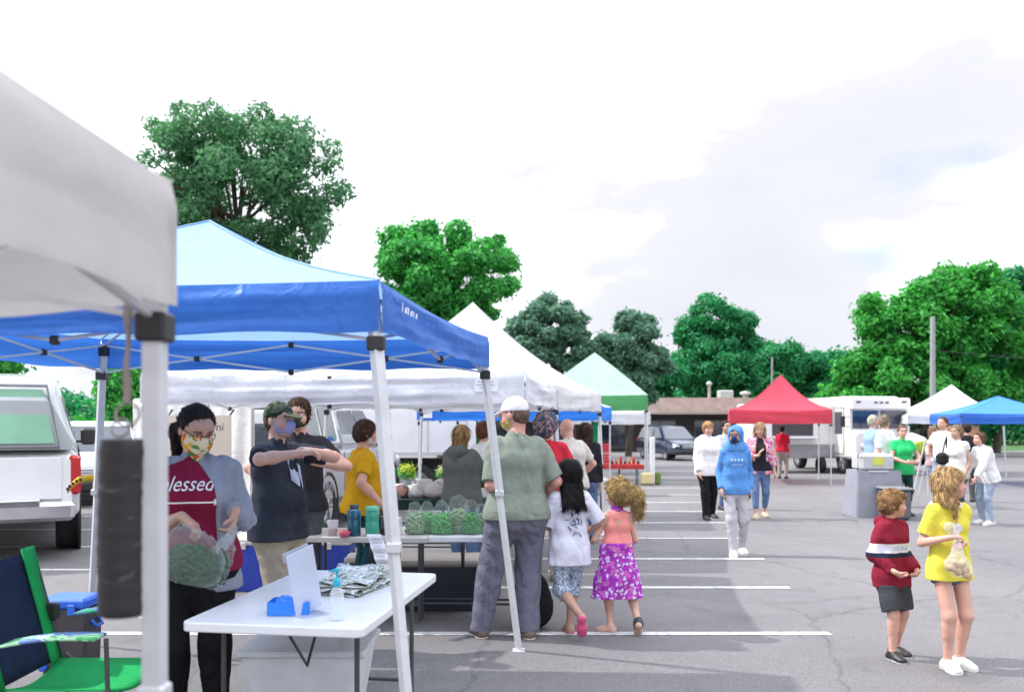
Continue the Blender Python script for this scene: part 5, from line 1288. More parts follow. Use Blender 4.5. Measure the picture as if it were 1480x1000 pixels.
# stack of folded bags / leaflets
x, y = on_t1(505, 850)
root = thing('bag_bundle', 'rumpled bundle of patterned shopping bags on the front white table', 'bags', (x, y, 0.74))
pm_ = pattern_mat('bag_print', 'print', [9.0, (0.62, 0.62, 0.56), (0.18, 0.24, 0.2), (0.7, 0.72, 0.74), (0.35, 0.4, 0.36), (0.74, 0.76, 0.76), (0.25, 0.33, 0.4)])
for k in range(5):
    b = MB(); ox, oy = 0.018 * math.sin(k * 2.1), 0.02 * math.cos(k * 1.7)
    def fn(u, v, k=k, ox=ox, oy=oy):
        X_ = (u - .5) * (0.32 - 0.01 * k) + ox; Y_ = (v - .5) * (0.46 - .02 * k) + oy; a = R(-22 + 4 * k)
        z = 0.748 + 0.013 * k + 0.012 * math.sin(u * 9 + v * 13 + k) * math.sin(v * 8 + k) * min(1, k * .5 + .2) + 0.05 * max(0, v - 0.5) * k * 0.35
        return (x + X_ * math.cos(a) - Y_ * math.sin(a), y + X_ * math.sin(a) + Y_ * math.cos(a), z)
    b.grid(fn, 26, 30); obj('folded_bag', b, pm_, root, solid=0.004)
# folded price list standing at the table's back corner
x, y = on_t1(556, 838)
root = thing('paper_leaflet', 'accordion folded white paper standing at the back corner of the front white table', 'leaflet', (x, y, 0.74))
pap = M('white_paper', (0.8, 0.8, 0.83), rough=0.7, var=0.02)
b = MB()
def fn(u, v): return (x + 0.02 - 0.085 * v + (u - .5) * 0.085, y + 0.02 + 0.012 * math.sin(v * 25), 0.745 + v * 0.255)
b.grid(fn, 6, 40, False); obj('sheet', b, pap, root, solid=0.001)
for j in range(11):
    b = MB(); v = 0.12 + j * 0.075; wd = 0.05 if j % 3 else 0.065
    for dz in (0, 0.005): b.add([fn(.5 - wd * 5, v + dz * 2), fn(.5 + wd * 5, v + dz * 2), fn(.5 + wd * 5, v + .006 + dz * 2), fn(.5 - wd * 5, v + .006 + dz * 2)], [(0, 1, 2, 3)])
    b.v = [(p[0], p[1] - 0.004, p[2]) for p in b.v]; obj('text_line', b, M('ink_pale', (0.4, 0.42, 0.5)), root)
# white tote box under the table
b = MB(); b.loft([[(-1.35, 4.55, 0.006), (-0.85, 4.55, 0.006), (-0.85, 4.95, 0.006), (-1.35, 4.95, 0.006)], [(-1.42, 4.50, 0.42), (-0.78, 4.5, 0.42), (-0.78, 5.0, 0.42), (-1.42, 5.0, 0.42)]], smooth=False)
tt = solo('storage_tote', b, M('tote_white', (0.72, 0.73, 0.78), rough=0.4), 'white plastic tote under the front white table', 'tote', (-1.1, 4.75, 0), bevel=0.02)
b = MB(); b.box((-1.1, 4.75, 0.435), (0.68, 0.54, 0.035), bev=0.01); obj('lid', b, M('tote_lid', (0.65, 0.67, 0.72), rough=0.4), tt)
# ------------------------------------------------------------ T2 goods  (z top .74 + G)
zt = 0.741 + G(7.1)
def bottle(label, px, Y, h, r, mat, capm, neck=0.5):
    x = X(px, Y); root = thing('water_bottle', label, 'bottle', (x, Y, zt))
    b = MB(); b.lathe((x, Y, zt + 0.001), [(0.001, 0), (r * .9, 0), (r, 0.01), (r, h * .45), (r * .93, h * .5), (r, h * .55), (r, h * .78), (r * neck, h * .86)], 24); obj('bottle_body', b, mat, root)
    b = MB(); b.lathe((x, Y, zt + h * .85), [(r * neck * 1.1, 0), (r * neck * 1.15, h * .13), (0.001, h * .15)], 20); obj('bottle_cap', b, capm, root)
bottle('dark teal water bottle on the grey table', 512, 6.95, 0.25, 0.054, M('dark_teal', (0.005, 0.10, 0.17), rough=0.2, coat=0.5), M('navy_cap', (0.02, 0.03, 0.07), rough=0.4), 0.6)
bottle('mint green water bottle on the grey table', 538, 6.92, 0.24, 0.054, M('mint_plastic', (0.08, 0.52, 0.38), rough=0.15, coat=0.5, translucent=0.3), M('mint_cap', (0.10, 0.50, 0.36), rough=0.4), 0.9)
x, y = X(481, 6.95), 6.95; root = thing('drink_cup', 'clear cup half full of red drink on the grey table', 'cup', (x, y, zt))
b = MB(); b.lathe((x, y, zt), [(0.001, 0.001), (0.034, 0.001), (0.046, 0.12), (0.048, 0.122)], 20); obj('cup_wall', b, glassy('cup_clear', (0.9, 0.92, 0.95), 0.45, 0.1, 0.1), root)
b = MB(); b.lathe((x, y, zt), [(0.001, 0.003), (0.033, 0.003), (0.039, 0.055), (0.001, 0.056)], 20); obj('red_drink', b, M('red_drink', (0.42, 0.03, 0.06), rough=0.2), root)
x, y = X(498, 6.88), 6.88; root = thing('fruit_bowl', 'small pink bowl of cut fruit beside the red drink', 'bowl', (x, y, zt))
b = MB(); b.lathe((x, y, zt), [(0.001, 0.001), (0.035, 0.001), (0.052, 0.04), (0.05, 0.042), (0.034, 0.008), (0.001, 0.006)], 20); obj('bowl_wall', b, M('pink_bowl', (0.62, 0.12, 0.2), rough=0.35), root)
blob('fruit', [ell((x + 0.02 * math.cos(a), y + 0.02 * math.sin(a), zt + 0.04), (0.018, 0.018, 0.014)) for a in (0, 2, 4)], 0.005, M('fruit_red', (0.5, 0.08, 0.08), rough=0.4), root)
b = MB(); b.box((X(557, 7.0), 7.0, zt + 0.075), (0.09, 0.08, 0.15), bev=0.01); k_ = solo('card_reader', b, M('reader_black', (0.02, 0.02, 0.025), rough=0.3), 'black upright card reader between the mint bottle and the jar', 'card reader', (X(557, 7), 7.0, zt))
b = MB(); b.box((X(557, 7.0), 6.957, zt + 0.09), (0.07, 0.006, 0.08), bev=0.002); obj('screen', b, GLASS(), k_)
x, y = X(574, 7.0), 7.0; root = thing('glass_jar', 'clear jar with a pale lid next to the black card reader', 'jar', (x, y, zt))
b = MB(); b.lathe((x, y, zt), [(0.001, 0.001), (0.04, 0.001), (0.042, 0.01), (0.042, 0.11), (0.032, 0.125)], 20); obj('jar_wall', b, glassy('jar_glass', (0.85, 0.88, 0.85), 0.35, 0.05, 0.1), root)
b = MB(); b.lathe((x, y, zt + .12), [(0.036, 0), (0.036, 0.02), (0.001, 0.021)], 20); obj('lid', b, M('lid_pale', (0.6, 0.6, 0.58), rough=0.4), root)
# ------------------------------------------------------------ bags of greens on T3
film = glassy('bag_film', (0.62, 0.70, 0.68), 0.10, 0.12, 1.0)
greens = M('salad_green', (0.10, 0.42, 0.11), rough=0.6, var=0.5, scale=60, bump=1.0, bscale=60)
greens2 = M('salad_pale', (0.28, 0.45, 0.24), rough=0.6, var=0.45, scale=55, bump=0.9, bscale=70)
labs = ['bag of dark greens at the left end of the produce row', 'plump bag of bright greens with a knotted top, second in the produce row', 'bag of bright greens in the middle of the produce row', 'pale bag of mixed sprouts right of the bright greens', 'narrow bag with lime coloured leaves near the right of the produce row', 'grey hazy bag of leaves at the right end of the produce row']
for i, (px, wd, hh_, gm) in enumerate(((600, .085, .25, greens2), (617, .105, .25, greens), (639, .10, .26, greens), (662, .105, .29, greens2), (681, .075, .26, greens), (695, .065, .23, greens2))):
    Yb = 7.02 + 0.06 * (i % 2); x = X(px, Yb); z = 0.741 + G(7.1)
    root = thing('produce_bag', labs[i], 'bag', (x, Yb, z), 'bags of greens on the produce table')
    P1 = [ell((x, Yb, z + hh_ * .34), (wd * .86, wd * .55, hh_ * .36), k=0.03), caps((x - wd * .5, Yb, z + hh_ * .12), (x + wd * .5, Yb, z + hh_ * .12), wd * .36, k=0.04)]
    cutz = lambda Q, D, z=z: np.maximum(D, z + 0.003 - Q[..., 2])
    blob('greens', P1, 0.0075, gm, root, post=lambda Q, D, z=z: np.maximum(D + curl_noise(Q, 0.009, 1.3), z + 0.004 - Q[..., 2]))
    P2 = [ell((x, Yb, z + hh_ * .38), (wd * .97, wd * .68, hh_ * .42), k=0.03), caps((x - wd * .5, Yb, z + hh_ * .12), (x + wd * .5, Yb, z + hh_ * .12), wd * .45, k=0.04), ell((x + .01 * math.sin(3 * i), Yb, z + hh_ * .82), (wd * (.62 + .2 * math.sin(5 * i)), wd * .22, hh_ * .26), k=0.05)]
    blob('bag_film', P2, 0.008, film, root, post=lambda Q, D, z=z: np.maximum(D + fold_noise(Q, 0.009, 2.6), z + 0.001 - Q[..., 2]))
# ------------------------------------------------------------ bagged baked goods on T4
wbag = M('white_bag', (0.70, 0.68, 0.68), rough=0.35, var=0.1, scale=14, translucent=0.4, bump=0.5, bscale=40)
bun = M('bread_bun', (0.55, 0.36, 0.2), rough=0.8, var=0.25, scale=14)
zb = 0.752 + G(10.6)
for i, (px, wd, hh_) in enumerate(((598, .15, .17), (612, .15, .24), (627, .14, .19), (640, .16, .24), (652, .12, .16))):
    Yb = 10.62 + 0.1 * (i % 2); x = X(px, Yb)
    root = thing('pastry_bag', ['leftmost knotted white bag of rolls on the dark green cloth', 'tall white bag of rolls with a knot on the dark green cloth', 'flat topped white bag of rolls on the dark green cloth', 'widest white bag of rolls leaning by the grey hoodie', 'small white bag of rolls touching the grey hoodie woman'][i], 'bag', (x, Yb, zb), 'bags of rolls on the green cloth')
    blob('rolls', [ell((x + dx, Yb, zb + 0.035), (0.05, 0.06, 0.036), k=0.01) for dx in (-.05, .04)], 0.012, bun, root)
    blob('bag_film', [ell((x, Yb, zb + hh_ * .30), (wd * .95, .12, hh_ * .36), k=0.05), ell((x + .03 * math.sin(2 * i), Yb, zb + hh_ * .62), (wd * .62, .07, hh_ * .34), k=0.08)], 0.011, wbag, root, post=lambda Q, D: np.maximum(D + fold_noise(Q, 0.022, 1.9), zb + 0.001 - Q[..., 2]))
b = MB(); b.box((X(585, 10.6), 10.6, zb + 0.075), (0.10, 0.2, 0.15), bev=0.02); solo('cash_box', b, M('cash_box', (0.05, 0.05, 0.07), rough=0.4), 'dark box at the left end of the dark green cloth', 'box', (X(585, 10.6), 10.6, zb), bevel=0.004)
b = MB(); b.box((X(678, 10.5), 10.5, zb + 0.06), (0.2, 0.2, 0.12), bev=0.02); nb_ = solo('card_terminal', b, M('terminal_black', (0.03, 0.03, 0.045), rough=0.3), 'dark cash device right of the white bags of rolls', 'device', (X(678, 10.5), 10.5, zb), bevel=0.004)
b = MB(); b.box((X(678, 10.5), 10.397, zb + 0.06), (0.15, 0.006, 0.07), bev=0.002); obj('screen', b, GLASS(), nb_)
# ------------------------------------------------------------ coolers
def cooler(label, x, y, w, d, h, body, lid, rz=0.0, group=None, z=None):
    z = G(y) if z is None else z
    root = thing('cooler', label, 'cooler', (x, y, z), group)
    b = MB(); b.loft([[(x + sx * w * .47, y + sy * d * .46, z + 0.01) for sx, sy in ((-1, -1), (1, -1), (1, 1), (-1, 1))], [(x + sx * w * .5, y + sy * d * .5, z + h * .86) for sx, sy in ((-1, -1), (1, -1), (1, 1), (-1, 1))]], smooth=False); obj('body', b, body, root, bevel=0.025, seg=3)
    b = MB(); b.box((x, y, z + h * .93), (w * 1.03, d * 1.04, h * .15), bev=0.02); obj('lid', b, lid, root, bevel=0.006)
    for s in (-1, 1):
        b = MB(); b.path([(x + s * w * .5, y - d * .2, z + h * .7), (x + s * (w * .5 + .03), y - d * .18, z + h * .62), (x + s * (w * .5 + .03), y + d * .18, z + h * .62), (x + s * w * .5, y + d * .2, z + h * .7)], 0.012, 6); obj('handle', b, lid, root)
    b = MB(); b.lathe((x - w * .4, y - d * .5, z + 0.06), [(0.001, -0.03), (0.02, -0.03), (0.022, 0.0)], 12, 'y'); obj('drain_plug', b, lid, root)
    for s in (-.2, .2):
        b = MB(); b.box((x + s * w, y - d * .53, z + h * .86), (0.05, 0.02, 0.07), bev=0.005); obj('latch', b, lid, root)
cb_ = M('cooler_blue', (0.02, 0.055, 0.42), rough=0.4, var=0.05, dirt=0.1); cw_ = M('cooler_white', (0.68, 0.67, 0.64), rough=0.45, dirt=0.1)
cooler('blue cooler with white lid left of the khaki trousers', X(369, 8.5), 8.65, 0.5, 0.4, 0.53, cb_, cw_, group='big blue coolers')
cooler('blue cooler with white lid right of the khaki trousers', X(458, 8.5), 8.65, 0.66, 0.4, 0.53, cb_, cw_, group='big blue coolers')
cooler('small dark cooler with a bright blue and white lid near the camp chair', -2.90, 5.7, 0.30, 0.24, 0.50, M('cooler_dark', (0.06, 0.055, 0.06), rough=0.5), M('cooler_lid_blue', (0.03, 0.16, 0.75), rough=0.35))
b = MB(); b.box((X(510, 8.4), 8.4, G(8.4) + 0.2), (0.1, 0.12, 0.38), bev=0.02); solo('water_jug', b, M('jug_white', (0.68, 0.68, 0.66), rough=0.4), 'white narrow jug standing between the blue cooler and the teal trousers', 'jug', (X(510, 8.4), 8.4, G(8.4)), bevel=0.01)
b = MB(); b.lathe((X(524, 7.6), 7.6, G(7.6)), [(0.001, 0.002), (0.055, 0.002), (0.065, 0.32), (0.06, 0.322), (0.05, 0.02), (0.001, 0.015)], 20); solo('mint_bucket', b, M('mint_bucket', (0.22, 0.5, 0.42), rough=0.4), 'tall mint green bucket on the ground under the grey table', 'bucket', (X(524, 7.6), 7.6, G(7.6)))
# dark storage bin under T3
x, y, z = X(634, 7.55), 7.75, G(7.6); b = MB()
b.loft([[(x + sx * .30, y + sy * .2, z + 0.01) for sx, sy in ((-1, -1), (1, -1), (1, 1), (-1, 1))], [(x + sx * .34, y + sy * .24, z + .40) for sx, sy in ((-1, -1), (1, -1), (1, 1), (-1, 1))]], smooth=False)
bn = solo('storage_bin', b, M('bin_navy', (0.035, 0.04, 0.06), rough=0.4, var=0.1), 'dark navy storage bin with a beige lid under the produce table', 'bin', (x, y, z), bevel=0.03)
b = MB(); b.box((x, y, z + .425), (.74, .54, .05), bev=0.02); obj('lid', b, M('bin_lid', (0.42, 0.38, 0.35), rough=0.5), bn)
b = MB(); b.box((X(560, 8.2), 8.3, G(8.2) + 0.36), (0.8, 0.35, 0.05), bev=0.01)
bch = solo('bench', b, M('bench_beige', (0.5, 0.45, 0.41), rough=0.6), 'low beige bench behind the grey table', 'bench', (X(560, 8.2), 8.3, G(8.2)), bevel=0.004)
for sx in (-1, 1):
    b = MB(); b.box((X(560, 8.2) + sx * .33, 8.3, G(8.2) + 0.17), (0.04, 0.3, 0.335)); obj('leg', b, steel, bch)
# ------------------------------------------------------------ white tarp wall and poster
b = MB()
x0, x1, Yt = X(192, 9.9), X(364, 9.9), 9.9
x0, x1 = X(192, 10.7), X(364, 9.35)
def fn(u, v): return (x0 + (x1 - x0) * u, 10.7 - 1.35 * u + 0.03 * math.sin(u * 21 + v * 2) * (0.3 + v) + 0.015 * math.sin(u * 47 + 3 * v), 1.90 - v * (1.9 - 0.30 - G(Yt)) )
b.grid(fn, 70, 20); tw = solo('tarp_wall', b, fabric('white_tarp', (0.86, 0.86, 0.86), 0.35), 'hanging white tarp wall behind the woman with the flowered mask', 'tarp', (x0, Yt, G(Yt)), solid=0.003)
for xx, yy in ((x0, 10.75), (x1, 9.4)):
    p = MB(); p.tube((xx, yy, G(yy)), (xx, yy, 1.92), 0.015, n=8); obj('pole', p, M('powder_metal', (0.62, 0.63, 0.66)), tw)
p = MB(); p.tube((x0, 10.75, 1.91), (x1, 9.4, 1.91), 0.015, n=8); obj('top_rail', p, M('powder_metal', (0.62, 0.63, 0.66)), tw)
b = MB(); px0, px1 = X(238, 9.1), X(334, 9.1); zc0, zc1 = Z(706, 9.1), Z(600, 9.1)
b.box(((px0 + px1) / 2, 9.1, (zc0 + zc1) / 2), (px1 - px0, 0.02, zc1 - zc0)); ps = solo('poster_board', b, M('poster_beige', (0.60, 0.52, 0.45), rough=0.7, var=0.03), 'beige poster board behind the head of the woman with the flowered mask', 'poster', (px1, 9.1, G(9.1)))
for s in (0, 1):
    p = MB(); xx = (px0 + .03, px1 - .02)[s]; p.path([(xx, 9.13, G(9.1)), (xx, 9.13, zc1), (xx + .04, 9.13, zc1 + .06)], 0.012, 6); obj('easel_leg', p, steel, ps)
flat_text('ni', 0.12, (X(318, 9.1), 9.085, Z(617, 9.1)), 0, M('ink_grey', (0.12, 0.13, 0.16)), 'printed_word', ps, 0.1)
# ------------------------------------------------------------ camp chair
gr_ = cloth('chair_green', (0.02, 0.36, 0.10)); nv = cloth('chair_navy', (0.02, 0.03, 0.07)); cyr = 4.2
root = thing('camp_chair', 'folding camp chair with a green back and a striped green armrest at the lower left', 'chair', (-2.05, cyr, 0))
def cz(x, y, z): return (-2.05 + x, cyr + y, z)
def slab(pts, t=0.012):
    m_ = MB(); n = len(pts); m_.add(pts, [tuple(range(n))]); return m_
b = MB(); b.grid(lambda u, v: cz(-0.30 - 0.16 * v + 0.0, -0.27 + 0.54 * u, 0.42 + 0.55 * v + 0.0) if True else None, 10, 10); bk_ = obj('backrest', b, nv, root, solid=0.012)
for s in (-1, 1):
    b = MB(); b.grid(lambda u, v: cz(-0.285 - 0.16 * v, s * 0.26 + (u - .5) * 0.11, 0.40 + 0.60 * v), 2, 8); obj('back_strap', b, gr_, root, solid=0.01)
b = MB(); b.grid(lambda u, v: cz(-0.28 + 0.52 * u, -0.26 + 0.52 * v, 0.43 - 0.05 * math.sin(math.pi * v)), 10, 10); obj('seat', b, gr_, root, solid=0.012)
arm_m = pattern_mat('arm_print', 'print', [5.0, (0.10, 0.42, 0.16), (0.42, 0.72, 0.45), (0.14, 0.22, 0.45), (0.02, 0.36, 0.12)])
for s in (-1, 1):
    b = MB(); b.grid(lambda u, v: cz(-0.22 + 0.42 * u, s * 0.31 + (v - .5) * 0.12, 0.655 + 0.03 * u + 0.015 * math.sin(math.pi * u)), 10, 3); obj('armrest', b, arm_m, root, solid=0.012)
    for pts in ([(-0.46, s * .3, 1.0), (-0.28, s * .3, 0.42), (-0.24, s * .3, 0.02)], [(0.22, s * .3, 0.67), (0.24, s * .3, 0.02)], [(-0.24, s * .31, 0.03), (0.24, s * .31, 0.44)], [(0.24, s * .31, 0.03), (-0.28, s * .31, 0.44)]):
        b = MB(); b.path([cz(*p) for p in pts], 0.011, 7); obj('frame_tube', b, steel, root)
    b = MB(); b.box(cz(-0.34, s * .30, 0.66), (0.06, 0.05, 0.09), bev=0.01); obj('joint', b, M('black_plastic', (0.02, 0.02, 0.022)), root)
# ------------------------------------------------------------ hanging black weight on the near canopy leg
wm = M('weight_black', (0.022, 0.022, 0.024), rough=0.55, var=0.3, scale=12, dirt=0.0)
def scuffed():
    m, nt, out = nodes_of('scuffed_black'); vec = N(nt, 'ShaderNodeTexCoord').outputs['Object']
    mpn = N(nt, 'ShaderNodeMapping'); mpn.inputs['Scale'].default_value = (14, 14, 60); nt.links.new(vec, mpn.inputs['Vector'])
    s = noise(nt, mpn.outputs['Vector'], 1.0, 4, 0.65, 0.8); r = ramp(nt, s.outputs['Fac'], [(0.60, (0.02, 0.02, 0.022)), (0.72, (0.16, 0.15, 0.14))])
    b = N(nt, 'ShaderNodeBsdfPrincipled'); b.inputs['Roughness'].default_value = 0.5; nt.links.new(r.outputs['Color'], b.inputs['Base Color']); nt.links.new(b.outputs[0], out.inputs['Surface']); return m
Yw = 1.76; xw = X(180, Yw); ztop, zbot = Z(634, Yw), Z(888, Yw)
root = thing('canopy_weight', 'scuffed black cylindrical weight hanging beside the nearest canopy leg', 'weight', (xw, Yw, zbot))
H_ = ztop - zbot
b = MB(); b.lathe((xw, Yw, zbot), [(0.001, 0.004), (0.042, 0.0), (0.047, 0.006)] + [(0.0475 + 0.0012 * math.sin(k * 2.3) + 0.0008 * (k % 2), H_ * (0.03 + 0.94 * k / 24)) for k in range(25)] + [(0.046, H_ - .002), (0.04, H_), (0.001, H_)], 36)
b.v = [(v[0] + 0.004 * math.sin(8 * v[2]), v[1], v[2]) for v in b.v]; obj('cylinder', b, scuffed(), root)
alm = M('ring_metal', (0.35, 0.33, 0.31), rough=0.35, metal=0.8)
for cz_, rr in ((0.028, 0.018), (0.062, 0.024)):
    b = MB(); b.path([(xw + (0.006 if cz_ > .05 else -0.008) + rr * math.cos(t), Yw + .004 * math.sin(t), ztop + cz_ * .8 + rr * math.sin(t)) for t in np.linspace(0, 2 * math.pi, 21)], 0.0028, 6); obj('ring', b, alm, root)
b = MB(); zz0 = ztop + 0.07; zz1 = 1.90
b.grid(lambda u, v: (xw + 0.003 + (u - .5) * (0.013 + 0.004 * math.sin(v * 9)), Yw + 0.004 * math.sin(v * 13) + 0.01 * v, zz0 + (zz1 - zz0) * v), 3, 24); obj('strap', b, cloth('strap_tan', (0.36, 0.31, 0.28)), root, solid=0.003)
# ------------------------------------------------------------ ribbons
def ribbon(name, label, pts, wd, mat, cat='ribbon', spots=False):
    pts = [Vector(p) for p in pts]; b = MB(); n = 24
    def at(t):
        f = t * (len(pts) - 1); i = min(int(f), len(pts) - 2); return pts[i].lerp(pts[i + 1], f - i)
    b.grid(lambda u, v: (at(u).x, at(u).y + 0.01 * math.sin(9 * u), at(u).z + (v - .5) * wd), n, 2)
    o = solo(name, b, mat, label, cat, pts[0], solid=0.002)
    if spots:
        for k in range(5):
            s_ = MB(); c = at(0.08 + k * 0.13); s_.box((c.x, c.y - 0.012, c.z), (0.02, 0.004, 0.02), bev=0.004); obj('black_spot', s_, DARK(), o)
yel = M('tape_yellow', (0.75, 0.52, 0.03), rough=0.5, translucent=0.2); lime = M('tape_lime', (0.68, 0.85, 0.05), rough=0.5, translucent=0.3)
ribbon('caution_ribbon', 'yellow ribbon with black spots tied to the slanted rear leg', [P(97, 709, 6.1), P(103, 701, 6.1), P(113, 694, 6.08), P(124, 691, 6.08), P(135, 690, 6.12)], 0.045, yel, spots=True)
ribbon('caution_ribbon', 'short pale yellow ribbon end behind the black weight', [P(137, 707, 6.3), P(146, 713, 6.3), P(156, 717, 6.3)], 0.04, lime)
ribbon('marker_ribbon', 'lime ribbon stretched from the second man to the thin white post', [P(441, 686, 9.6), P(455, 672, 9.7), P(468, 662, 9.75)], 0.075, lime)
ribbon('marker_ribbon', 'short drooping lime tail right of the thin white post', [P(472, 662, 9.75), P(477, 668, 9.7), P(477, 674, 9.7)], 0.06, lime)
# ------------------------------------------------------------ flowers near the box truck
def flowers(label, x, y, z, r, mat, n=120, name='flower_bunch'):
    root = thing(name, label, 'flowers', (x, y, z))
    b = MB(); b.lathe((x, y, z), [(0.001, 0.002), (r * .5, 0.002), (r * .62, r * 1.2), (r * .58, r * 1.2)], 16); obj('bucket', b, M('bucket_grey', (0.25, 0.27, 0.28), rough=0.5), root)
    q, f, c = leaves([((x, y, z + r * 1.5), r)], n * 8, r * .12, 4); np_mesh('foliage', q, f, LM2, root, False, c)
    q, f, c = leaves([((x, y, z + r * 1.75), r * .95)], n * 5, r * .14, 6); np_mesh('blossom', q, f, mat, root, False, c)
flowers('bucket of yellow flowers left of the dark opening under the box truck', X(586, 12.9), 13.1, 0.74 + G(13.1), 0.13, M('petal_yellow', (0.62, 0.66, 0.03), rough=0.6))
flowers('bucket of pale flowers beside the grey hoodie woman', X(641, 12.9), 13.1, 0.74 + G(13.1), 0.12, M('petal_cream', (0.72, 0.66, 0.35), rough=0.6))
flowers('bucket of red and yellow flowers beyond the white shirted shopper', X(716, 12), 12, 0.82 + G(12), 0.16, M('petal_red', (0.62, 0.03, 0.05), rough=0.6))
# green banner flags at the blue banded stall
gb = M('banner_green', (0.02, 0.42, 0.16), rough=0.6, translucent=0.35, fold=0.5)
for px, wpx, lab in ((862, 13, 'tall green banner between the two posts of the blue banded canopy'), (693, 8, 'narrow green banner left of the white shirted shopper')):
    Yf = 15.0; b = MB(); xa, xb = X(px - wpx / 2, Yf), X(px + wpx / 2, Yf)
    b.grid(lambda u, v: (xa + (xb - xa) * u * (1 - 0.3 * abs(v - .3)), Yf + 0.04 * math.sin(6 * v + 3 * u), 1.64 - 1.2 * v), 8, 24)
    o = solo('feather_banner', b, gb, lab, 'banner', (xa, Yf, G(Yf)), solid=0.003); p = MB(); p.tube((xa, Yf, G(Yf)), (xa, Yf, 1.68), 0.012, n=8); obj('pole', p, steel, o)
# red crates and goods below the green canopy
rc = M('crate_red', (0.50, 0.03, 0.05), rough=0.5)
for k, (px, z) in enumerate(((872, 0.78), (872, 1.03))):
    Yc = 20.9; x = X(px, Yc); z = z + G(Yc); root = thing('crate', ['lower red slatted crate at the left end of the red cloth', 'upper red slatted crate stacked at the left end of the red cloth'][k], 'crate', (x, Yc, z), 'red crates')
    b = MB()
    for j in range(3):
        for sy in (-1, 1): b.box((x, Yc + sy * .15, z + 0.04 + j * 0.075), (0.34, 0.015, 0.055))
        for sx in (-1, 1): b.box((x + sx * .17, Yc, z + 0.04 + j * 0.075), (0.015, 0.29, 0.055))
    b.box((x, Yc, z + 0.008), (0.33, 0.28, 0.012)); obj('slats', b, rc, root)
for k in range(7):
    x = X(885 + k * 6.2, 20.7); h_ = 0.10 + 0.05 * (k % 3); b = MB(); b.lathe((x, 20.7, 0.765 + G(20.9)), [(0.001, 0), (0.035, 0), (0.038, h_ * .7), (0.02, h_ * .85), (0.02, h_), (0.001, h_)], 12)
    tag(solo('jam_jar', b, M(['jar_dark', 'jar_amber', 'jar_red'][k % 3], [(0.1, 0.06, 0.05), (0.45, 0.22, 0.06), (0.4, 0.05, 0.06)][k % 3], rough=0.25), 'small jar in the row on the red cloth', 'jar', (x, 20.7, 0.765 + G(20.9))), group='jars on the red cloth')
# weights at the green canopy's post
yb = M('weight_yellow', (0.66, 0.55, 0.30), rough=0.6)
x, y = X(933, 25), 24.7; b = MB(); b.box((x, y, G(y) + 0.19), (0.38, 0.3, 0.34), bev=0.04); wb_ = solo('sand_weight', b, yb, 'tan block weight at the foot of the green canopy post', 'weight', (x, y, G(y)), bevel=0.02)
b = MB(); b.box((x + .3, y, G(y) + 0.2), (0.16, 0.26, 0.36), bev=0.04); solo('sand_weight', b, M('weight_olive', (0.12, 0.2, 0.04), rough=0.6), 'olive green weight beside the tan block', 'weight', (x + .3, y, G(y)), bevel=0.02)
b = MB(); b.box((X(943, 24.6), 24.6, 0.72 + G(24.6)), (0.14, 0.06, 1.3), bev=0.02); solo('folded_sign', b, M('sign_white', (0.75, 0.75, 0.76), rough=0.5), 'white upright board leaning by the green canopy post', 'board', (X(943, 24.6), 24.6, G(24.6)), bevel=0.01)
# ------------------------------------------------------------ grey hand wash station
x, y = X(1272, 15.6), 15.9; z = G(y); root = thing('wash_station', 'grey portable hand wash station with a yellow sticker', 'wash station', (x, y, z))
gm_ = M('station_grey', (0.28, 0.29, 0.34), rough=0.5, var=0.06, dirt=0.15)
b = MB(); b.loft([[(x - .46, y - .35, z + .01), (x + .46, y - .35, z + .01), (x + .46, y + .35, z + .01), (x - .46, y + .35, z + .01)], [(x - .40, y - .28, z + .85), (x + .40, y - .28, z + .85), (x + .40, y + .28, z + .85), (x - .40, y + .28, z + .85)]], smooth=False); obj('tank', b, gm_, root, bevel=0.04)
b = MB(); b.box((x - .02, y - .02, z + 1.0), (.6, .5, .3), bev=0.04); obj('dispenser', b, M('dispenser_grey', (0.5, 0.51, 0.53), rough=0.4), root, bevel=0.01)
b = MB(); b.box((x - .02, y - .275, z + 1.02), (.2, .01, .14)); obj('sticker', b, M('sticker_yellow', (0.6, 0.62, 0.1), rough=0.5), root)
b = MB(); b.box((x - .02, y - .24, z + .83), (.36, .12, .03), bev=0.01); obj('basin_lip', b, M('dispenser_grey', (0.5, 0.51, 0.53)), root)
b = MB(); b.path([(x - .36, y - .2, z + .85), (x - .36, y - .2, z + 1.15), (x - .36, y - .34, z + 1.16)], 0.015, 7); obj('faucet', b, CHROME(), root)
x2 = X(1296, 15.2); b = MB(); b.box((x2, 15.3, G(15.3) + .27), (.42, .5, .52), bev=0.05); sb = solo('waste_bin', b, M('bin_slate', (0.13, 0.14, 0.16), rough=0.5, dirt=0.2), 'slate grey low bin in front of the wash station', 'bin', (x2, 15.3, G(15.3)), bevel=0.02)
b = MB(); b.box((x2, 15.3, G(15.3) + .55), (.46, .54, .05), bev=0.02); obj('lid', b, M('lid_slate', (0.2, 0.21, 0.23), rough=0.5), sb)
